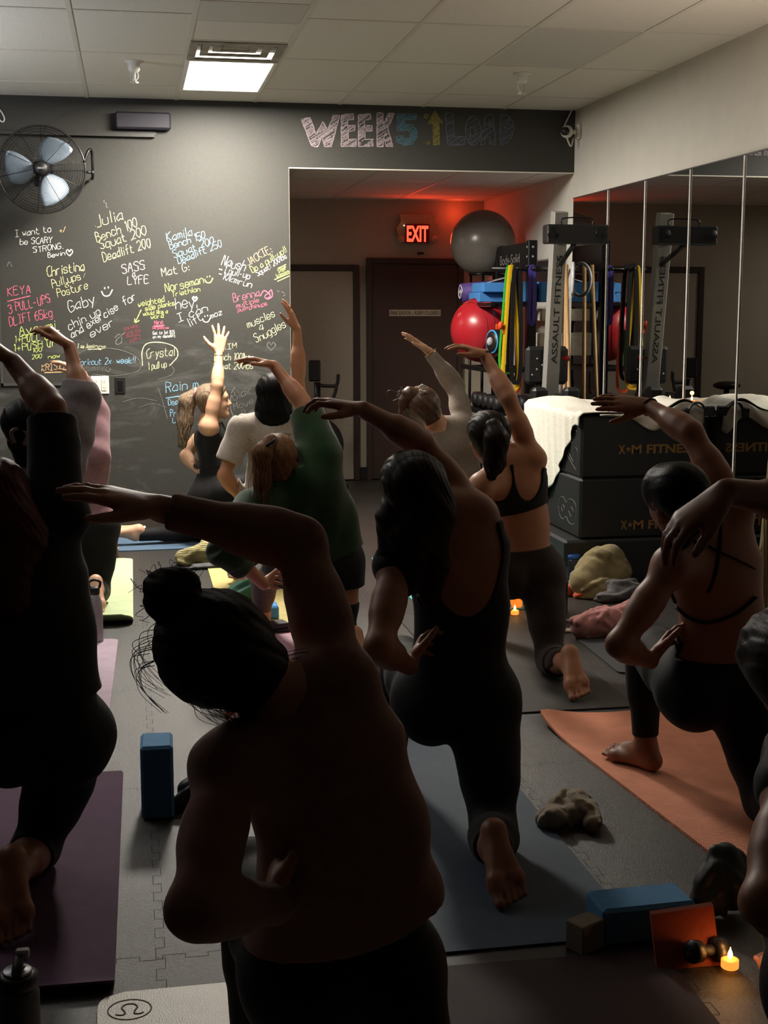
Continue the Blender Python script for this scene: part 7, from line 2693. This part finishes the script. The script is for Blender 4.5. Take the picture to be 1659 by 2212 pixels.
def smile(mb, x, y, r, w=2.0):
    curve(mb, [(x - r, y), (x - r * 0.5, y + r * 0.8), (x + r * 0.4, y + r * 0.75), (x + r, y - r * 0.3)], w)
    curve(mb, [(x - r * 0.4, y - r * 0.7), (x - r * 0.4, y - r * 0.35)], w)
    curve(mb, [(x + r * 0.25, y - r * 0.85), (x + r * 0.25, y - r * 0.5)], w)


def heart(mb, x, y, r, w=2.0):
    curve(mb, [(x, y + r), (x - r, y - r * 0.2), (x - r * 0.5, y - r), (x, y - r * 0.3), (x + r * 0.5, y - r), (x + r, y - r * 0.2), (x, y + r)], w)


def chalk(name, r, g, b, fill=0.72):
    m = bpy.data.materials.new(name)
    m.use_nodes = True
    nt = m.node_tree
    p = nt.nodes['Principled BSDF']
    p.inputs['Roughness'].default_value = 1.0
    p.inputs['Specular IOR Level'].default_value = 0.0
    tc = node(nt, 'ShaderNodeTexCoord')
    nz = node(nt, 'ShaderNodeTexNoise', Scale=170.0, Detail=2.0)
    nt.links.new(tc.outputs['Object'], nz.inputs['Vector'])
    rp = node(nt, 'ShaderNodeValToRGB')
    rp.color_ramp.elements[0].position, rp.color_ramp.elements[1].position = 0.28, 0.52
    rp.color_ramp.elements[0].color, rp.color_ramp.elements[1].color = tuple(c * 0.35 for c in rgb(r, g, b)[:3]) + (1,), rgb(r, g, b)
    nt.links.new(nz.outputs['Fac'], rp.inputs['Fac'])
    nt.links.new(rp.outputs['Color'], p.inputs['Base Color'])
    return m


C = {'w': chalk('chalk_white', 250, 248, 244), 'y': chalk('chalk_yellow', 238, 232, 176), 'b': chalk('chalk_blue', 158, 208, 238), 'p': chalk('chalk_pink', 238, 122, 146),
     'g': chalk('chalk_lime', 224, 240, 140), 'o': chalk('chalk_orange', 250, 200, 150), 'r': chalk('chalk_dull_pink', 150, 80, 90), 's': chalk('chalk_pale_pink', 250, 222, 226),
     'c': chalk('chalk_cream', 236, 236, 190), 'k': chalk('chalk_faint', 128, 126, 122), 'd': chalk('chalk_faint_blue', 96, 128, 146), 'e': chalk('chalk_ochre', 138, 130, 76)}


def note(col, label, lines=(), extra=None, w=2.0):
    mb = MB()
    for l in lines:
        write(mb, *l[:6], *(l[6:] or (w,)))
    if extra:
        extra(mb)
    o = mb.obj('chalk_writing', C[col], wall_back)
    o['label'] = label
    return o


note('w', 'white chalk note about being scary strong', [('I want to', 33, 512, 110, 501, 15), ('be SCARY', 43, 528, 112, 525, 13), ('STRONG.', 72, 546, 136, 537, 12), ('Bevin', 104, 557, 140, 551, 10)], lambda m: heart(m, 150, 546, 7))
note('o', 'tiny orange chalk tally', [('+/', 129, 504, 142, 502, 12)])
note('y', 'yellow chalk note of bench, squat and deadlift weights', [('Julia', 207, 492, 266, 474, 25, 2.4), ('Bench 100', 210, 523, 298, 490, 20, 2.3), ('Squat 200', 218, 540, 317, 507, 20, 2.3), ('Deadlift 200', 224, 566, 326, 533, 20, 2.3)])
note('y', 'yellow chalk note about pull ups and posture', [('Christina', 102, 598, 182, 584, 22, 2.6), ('Pull ups', 114, 622, 174, 603, 18, 2.2), ('&', 141, 621, 149, 619, 10), ('Posture', 125, 642, 190, 623, 18, 2.2)])
note('p', 'pink chalk note about pull-ups and a lift', [('KEYA', 17, 640, 66, 633, 18, 2.4), ('3 PULL-UPS', 19, 677, 109, 653, 18, 2.4), ('DLIFT 65kg', 21, 704, 113, 684, 19, 2.4)], lambda m: curve(m, [(16, 651), (66, 639)], 2.2))
note('g', 'lime chalk note with push up and pull up tallies', [('Ayoumi', 42, 723, 120, 709, 18, 2.4), ('1+PULL UP', 31, 741, 115, 732, 15, 2.4), ('1+PUSH UP', 29, 760, 122, 747, 15, 2.4), ('100', 70, 762, 90, 760, 9), ('200', 69, 776, 90, 774, 9), ('now', 104, 775, 129, 772, 9)],
     lambda m: curve(m, [(42, 727), (80, 718), (128, 714)], 2))
note('o', 'orange chalk name in capitals, underlined', [('KRISTIN', 90, 801, 150, 798, 14, 2.2)], lambda m: curve(m, [(96, 805), (150, 803)], 2))
note('w', 'white chalk note about a chin up and exercise', [('Gaby', 150, 675, 206, 655, 24, 2.3), ('chin up', 150, 714, 218, 678, 18, 2.2), ('and exercise', 156, 731, 256, 668, 17, 2.2), ('ever', 197, 729, 248, 701, 18, 2.2), ('for', 268, 661, 296, 646, 19, 2.2)], lambda m: smile(m, 231, 629, 12, 2.2))
note('s', 'pale pink chalk slogan in capitals', [('SASS', 264, 590, 313, 581, 19, 2.3), ('4', 286, 600, 294, 598, 11), ('LYFE', 276, 616, 321, 611, 17, 2.3)])
note('c', 'small cream chalk line', [('I am Jenn', 167, 752, 200, 752, 9, 1.8), ('ings', 200, 752, 228, 753, 9, 1.8)], lambda m: curve(m, [(188, 755), (210, 754), (230, 752)], 1.8))
note('b', 'blue chalk line about two workouts a week', [('Workout 2x', 166, 789, 240, 786, 14, 2.0), ('week!!', 252, 785, 292, 783, 13, 2.2)])
note('k', 'faint grey chalk name with a smile', [('Emily', 187, 801, 226, 797, 12, 1.6)], lambda m: (smile(m, 233, 797, 6, 1.6), curve(m, [(160, 768), (200, 752), (260, 756), (298, 775), (300, 800), (250, 812), (200, 808)], 1.4)))
note('b', 'blue chalk note of weights', [('Kamila', 362, 522, 415, 508, 19, 2.2), ('Bench 150', 368, 539, 444, 515, 16, 2.2), ('Squat 200', 376, 557, 463, 527, 16, 2.2), ('Deadlift 250', 386, 570, 480, 533, 15, 2.2)])
note('c', 'cream chalk name above a lime line', [('Mat G:', 351, 599, 409, 584, 18, 2.2)])
note('g', 'lime chalk note about a triathlon', [('Norseman', 358, 631, 440, 612, 19, 2.3), ('Triathlon', 372, 641, 432, 629, 11, 2.0)], lambda m: smile(m, 451, 603, 9, 2.2))
note('w', 'white chalk note about a pull-up and a run', [('Naush', 478, 572, 527, 586, 22, 2.3), ('-1 pull-up', 474, 587, 538, 603, 15, 2.0), ('10kmrun', 478, 603, 542, 621, 15, 2.0)], lambda m: (curve(m, [(473, 581), (480, 583)], 2), curve(m, [(473, 591), (479, 593)], 2)))
note('o', 'orange chalk name in capitals with a colon', [('JACKIE:', 536, 575, 588, 544, 16, 2.2)])
note('g', 'lime chalk line about a pull-up with scribbles', [('Do a pull-up!!', 546, 590, 620, 544, 14, 2.0), ('STRAP', 602, 590, 619, 582, 8, 1.6), ('James', 594, 603, 625, 589, 9, 1.8)],
     lambda m: (curve(m, [(600, 580), (618, 571)], 2), curve(m, [(593, 604), (625, 590)], 2), curve(m, [(599, 608), (625, 596)], 2)))
note('w', 'white chalk line about a squat', [('Squat! 200lbs', 557, 597, 620, 557, 12, 1.9)])
note('p', 'pink chalk note about multiple chin ups with a doodle', [('Brenna', 505, 653, 561, 640, 18, 2.2), ('multiple', 511, 665, 559, 652, 11, 1.9), ('pull+chinups', 514, 674, 577, 660, 10, 1.9)],
     lambda m: (curve(m, [(562, 640), (570, 628), (580, 632), (586, 626), (588, 640), (578, 646), (572, 640), (580, 634), (584, 640), (578, 644)], 2.4)))
note('c', 'cream chalk note about muscles and snuggles', [('muscles', 536, 709, 594, 683, 17, 2.1), ('4', 561, 715, 571, 712, 12), ('Snuggles', 554, 740, 618, 706, 18, 2.1)])
note('k', 'faint chalk heart and dotted marks', [], lambda m: (heart(m, 586, 748, 9, 1.8), curve(m, [(598, 628), (604, 630)], 1.6), curve(m, [(608, 630), (614, 633)], 1.6), curve(m, [(612, 640), (616, 636)], 1.6)))
note('w', 'white chalk note saying someone can lift', [('hey,', 380, 670, 426, 662, 25, 2.2), ('I can', 386, 696, 449, 672, 18, 2.2), ('lift', 411, 707, 438, 691, 19, 2.2), ('moz', 455, 688, 480, 679, 13, 2.2)], lambda m: (heart(m, 421, 646, 5, 2.6), smile(m, 446, 688, 9, 2.0)))
note('g', 'lime chalk note about side planks with an arrow', [('weighted', 299, 663, 355, 652, 13, 2.0), ('side planks', 314, 672, 377, 659, 11, 2.0), ('would like a', 309, 682, 362, 676, 9, 1.9), ('word', 326, 689, 353, 686, 10, 1.9)],
     lambda m: (curve(m, [(305, 669), (298, 684), (291, 698)], 2), curve(m, [(291, 698), (291, 688)], 2), curve(m, [(291, 698), (301, 692)], 2)))
note('p', 'small pink chalk scribble with underline', [('Nina', 334, 702, 352, 699, 9, 1.8), ('Be positive', 330, 711, 364, 710, 6, 1.5)], lambda m: (curve(m, [(330, 705), (355, 702)], 2), curve(m, [(331, 707), (353, 704)], 1.8)))
note('w', 'tiny white chalk lines', [('Get to 1st 825', 330, 723, 377, 720, 7, 1.5), ('on my deadlift', 330, 731, 379, 728, 7, 1.5)])
note('r', 'faded red chalk lines', [('showing', 268, 715, 299, 706, 9, 1.7), ('up is the', 270, 723, 303, 717, 8, 1.7), ('magic', 272, 731, 303, 724, 9, 1.7), ('part', 281, 739, 305, 733, 9, 1.7)])
note('k', 'grey chalk swirl', [], lambda m: curve(m, [(248, 730), (256, 722), (262, 728), (262, 740), (252, 744), (252, 734), (270, 718)], 1.8))
note('c', 'cream chalk name in a drawn oval', [('Crystal', 316, 773, 377, 768, 20, 2.1), ('1 pull up', 320, 799, 360, 793, 15, 2.0)],
     lambda m: curve(m, [(308, 790), (307, 760), (318, 742), (350, 740), (378, 750), (384, 768), (372, 784), (366, 790)], 1.9))
note('b', 'blue chalk list, underlined, partly behind the ponytail', [('Rain m', 359, 848, 428, 838, 22, 2.3), ('Deadlift', 364, 876, 412, 868, 13, 2.0), ('Press', 368, 900, 404, 895, 15, 2.0), ('L>', 374, 914, 390, 911, 11, 2.0)], lambda m: curve(m, [(358, 860), (400, 854), (430, 850)], 2))
note('c', 'cream chalk list of pounds behind the raised arm', [('KIM', 480, 756, 511, 751, 11, 1.9), ('Bench 100lbs', 463, 779, 540, 777, 15, 2.0), ('Squat 200lbs', 462, 798, 546, 796, 15, 2.0)])
note('k', 'faint chalk list with a curved bracket', [('Blair', 505, 866, 548, 848, 18, 1.9), ('Move', 506, 885, 548, 872, 14, 1.8), ('Run', 523, 899, 548, 894, 12, 1.8)], lambda m: curve(m, [(508, 836), (500, 850), (498, 880), (506, 905)], 1.8))
note('k', 'faint grey chalk marks of wiped writing', [], lambda m: (curve(m, [(226, 432), (224, 436), (230, 440), (229, 446), (233, 448)], 1.6), curve(m, [(366, 785), (376, 800), (366, 812), (340, 820)], 1.2), curve(m, [(342, 838), (352, 870), (362, 905)], 1.2),
                                                                 curve(m, [(180, 600), (184, 590)], 2.0), curve(m, [(15, 575), (20, 566), (26, 576)], 1.8), curve(m, [(300, 880), (330, 872), (360, 880)], 1.0), curve(m, [(265, 868), (300, 860), (340, 866)], 1.0)))


# ---- the big header: outlined, hatched block letters
def cpx(x, y):
    return 600 + x / 2.37, 200 + y / 2.37


def inside(poly, x, y):
    c = False
    n = len(poly)
    for i in range(n):
        (x1, y1), (x2, y2) = poly[i], poly[(i + 1) % n]
        if (y1 > y) != (y2 > y) and x < (x2 - x1) * (y - y1) / (y2 - y1) + x1:
            c = not c
    return c


def block_letter(mb, polys, gap=5.0, ang=0.6, w=1.3, ow=1.9, dens=0.8):
    for poly in polys:
        pts = []
        n = len(poly)
        for i in range(n):
            a, b = np.array(poly[i], float), np.array(poly[(i + 1) % n], float)
            m = max(2, int(np.linalg.norm(b - a) / 12))
            for k in range(m):
                pts.append(a + (b - a) * k / m + rng.normal(size=2) * 0.8)
        pts.append(pts[0])
        px_tube(mb, [cpx(*p) for p in pts], ow)
    P0 = polys[0]
    xs, ys = [p[0] for p in P0], [p[1] for p in P0]
    diag = math.hypot(max(xs) - min(xs), max(ys) - min(ys))
    cx, cy = (max(xs) + min(xs)) / 2, (max(ys) + min(ys)) / 2
    d = np.array([math.cos(ang), -math.sin(ang)])
    nn = np.array([math.sin(ang), math.cos(ang)])
    s = -diag
    while s < diag:
        run = []
        for t in np.arange(-diag, diag, 3.0):
            q = np.array([cx, cy]) + nn * s + d * t
            ok = inside(P0, *q) and not any(inside(h, *q) for h in polys[1:])
            if ok and rng.random() < 0.97:
                run.append(q + rng.normal(size=2) * 0.7)
            else:
                if len(run) > 1 and rng.random() < dens:
                    px_tube(mb, [cpx(*p) for p in run], w)
                run = []
        if len(run) > 1:
            px_tube(mb, [cpx(*p) for p in run], w)
        s += gap * (0.7 + 0.6 * rng.random())


def ell(cx, cy, rx, ry, n=22):
    return [(cx + rx * math.cos(2 * PI * k / n), cy + ry * math.sin(2 * PI * k / n)) for k in range(n)]


E_ = [(325, 115), (386, 108), (389, 136), (356, 141), (357, 170), (396, 168), (396, 196), (360, 199), (361, 241), (402, 237), (402, 274), (326, 276)]
C['h'] = chalk('chalk_header_pink', 176, 160, 166)
C['t'] = chalk('chalk_header_blue', 84, 112, 124)
C['l'] = chalk('chalk_header_grey', 104, 108, 122)
mb = MB()
block_letter(mb, [[(120, 137), (166, 127), (195, 214), (232, 148), (256, 190), (285, 116), (317, 116), (275, 276), (240, 277), (224, 226), (205, 277), (175, 277)]])
block_letter(mb, [E_])
block_letter(mb, [[(x + 87, y) for x, y in E_]])
block_letter(mb, [[(508, 105), (540, 105), (540, 165), (566, 105), (598, 105), (563, 180), (590, 276), (555, 276), (540, 216), (540, 276), (508, 276)]])
mb.obj('chalk_header', C['h'], wall_back)['label'] = 'pinkish white hatched chalk letters of the header'
mb = MB()
block_letter(mb, [[(612, 110), (713, 110), (706, 139), (650, 138), (650, 165), (690, 165), (712, 190), (712, 226), (690, 262), (650, 271), (610, 251), (603, 225), (640, 220), (655, 238), (674, 230), (680, 206), (665, 193), (612, 196)]], 3.6)
mb.obj('chalk_header', C['t'], wall_back)['label'] = 'blue hatched chalk numeral of the header'
mb = MB()
block_letter(mb, [[(805, 95), (844, 157), (826, 155), (829, 266), (797, 268), (795, 157), (769, 158)]], 3.0, dens=0.95)
block_letter(mb, [ell(760, 120, 10, 10)], 3)
block_letter(mb, [ell(770, 258, 8, 8)], 3)
mb.obj('chalk_header', C['e'], wall_back)['label'] = 'yellow hatched chalk arrow of the header'
mb = MB()
block_letter(mb, [[(857, 105), (895, 106), (906, 226), (957, 226), (957, 268), (870, 268)]], 6, dens=0.6)
block_letter(mb, [ell(1000, 195, 40, 75), ell(998, 198, 13, 24)], 6, dens=0.6)
block_letter(mb, [[(1064, 120), (1085, 110), (1104, 116), (1114, 266), (1085, 264), (1083, 226), (1066, 226), (1058, 266), (1037, 266)], [(1075, 165), (1083, 150), (1088, 168)]], 6, dens=0.6)
block_letter(mb, [[(1140, 112), (1178, 118), (1204, 150), (1211, 185), (1200, 226), (1172, 256), (1138, 268)], [(1162, 172), (1178, 188), (1160, 210)]], 6, dens=0.6)
mb.obj('chalk_header', C['l'], wall_back)['label'] = 'grey hatched chalk letters ending the header'
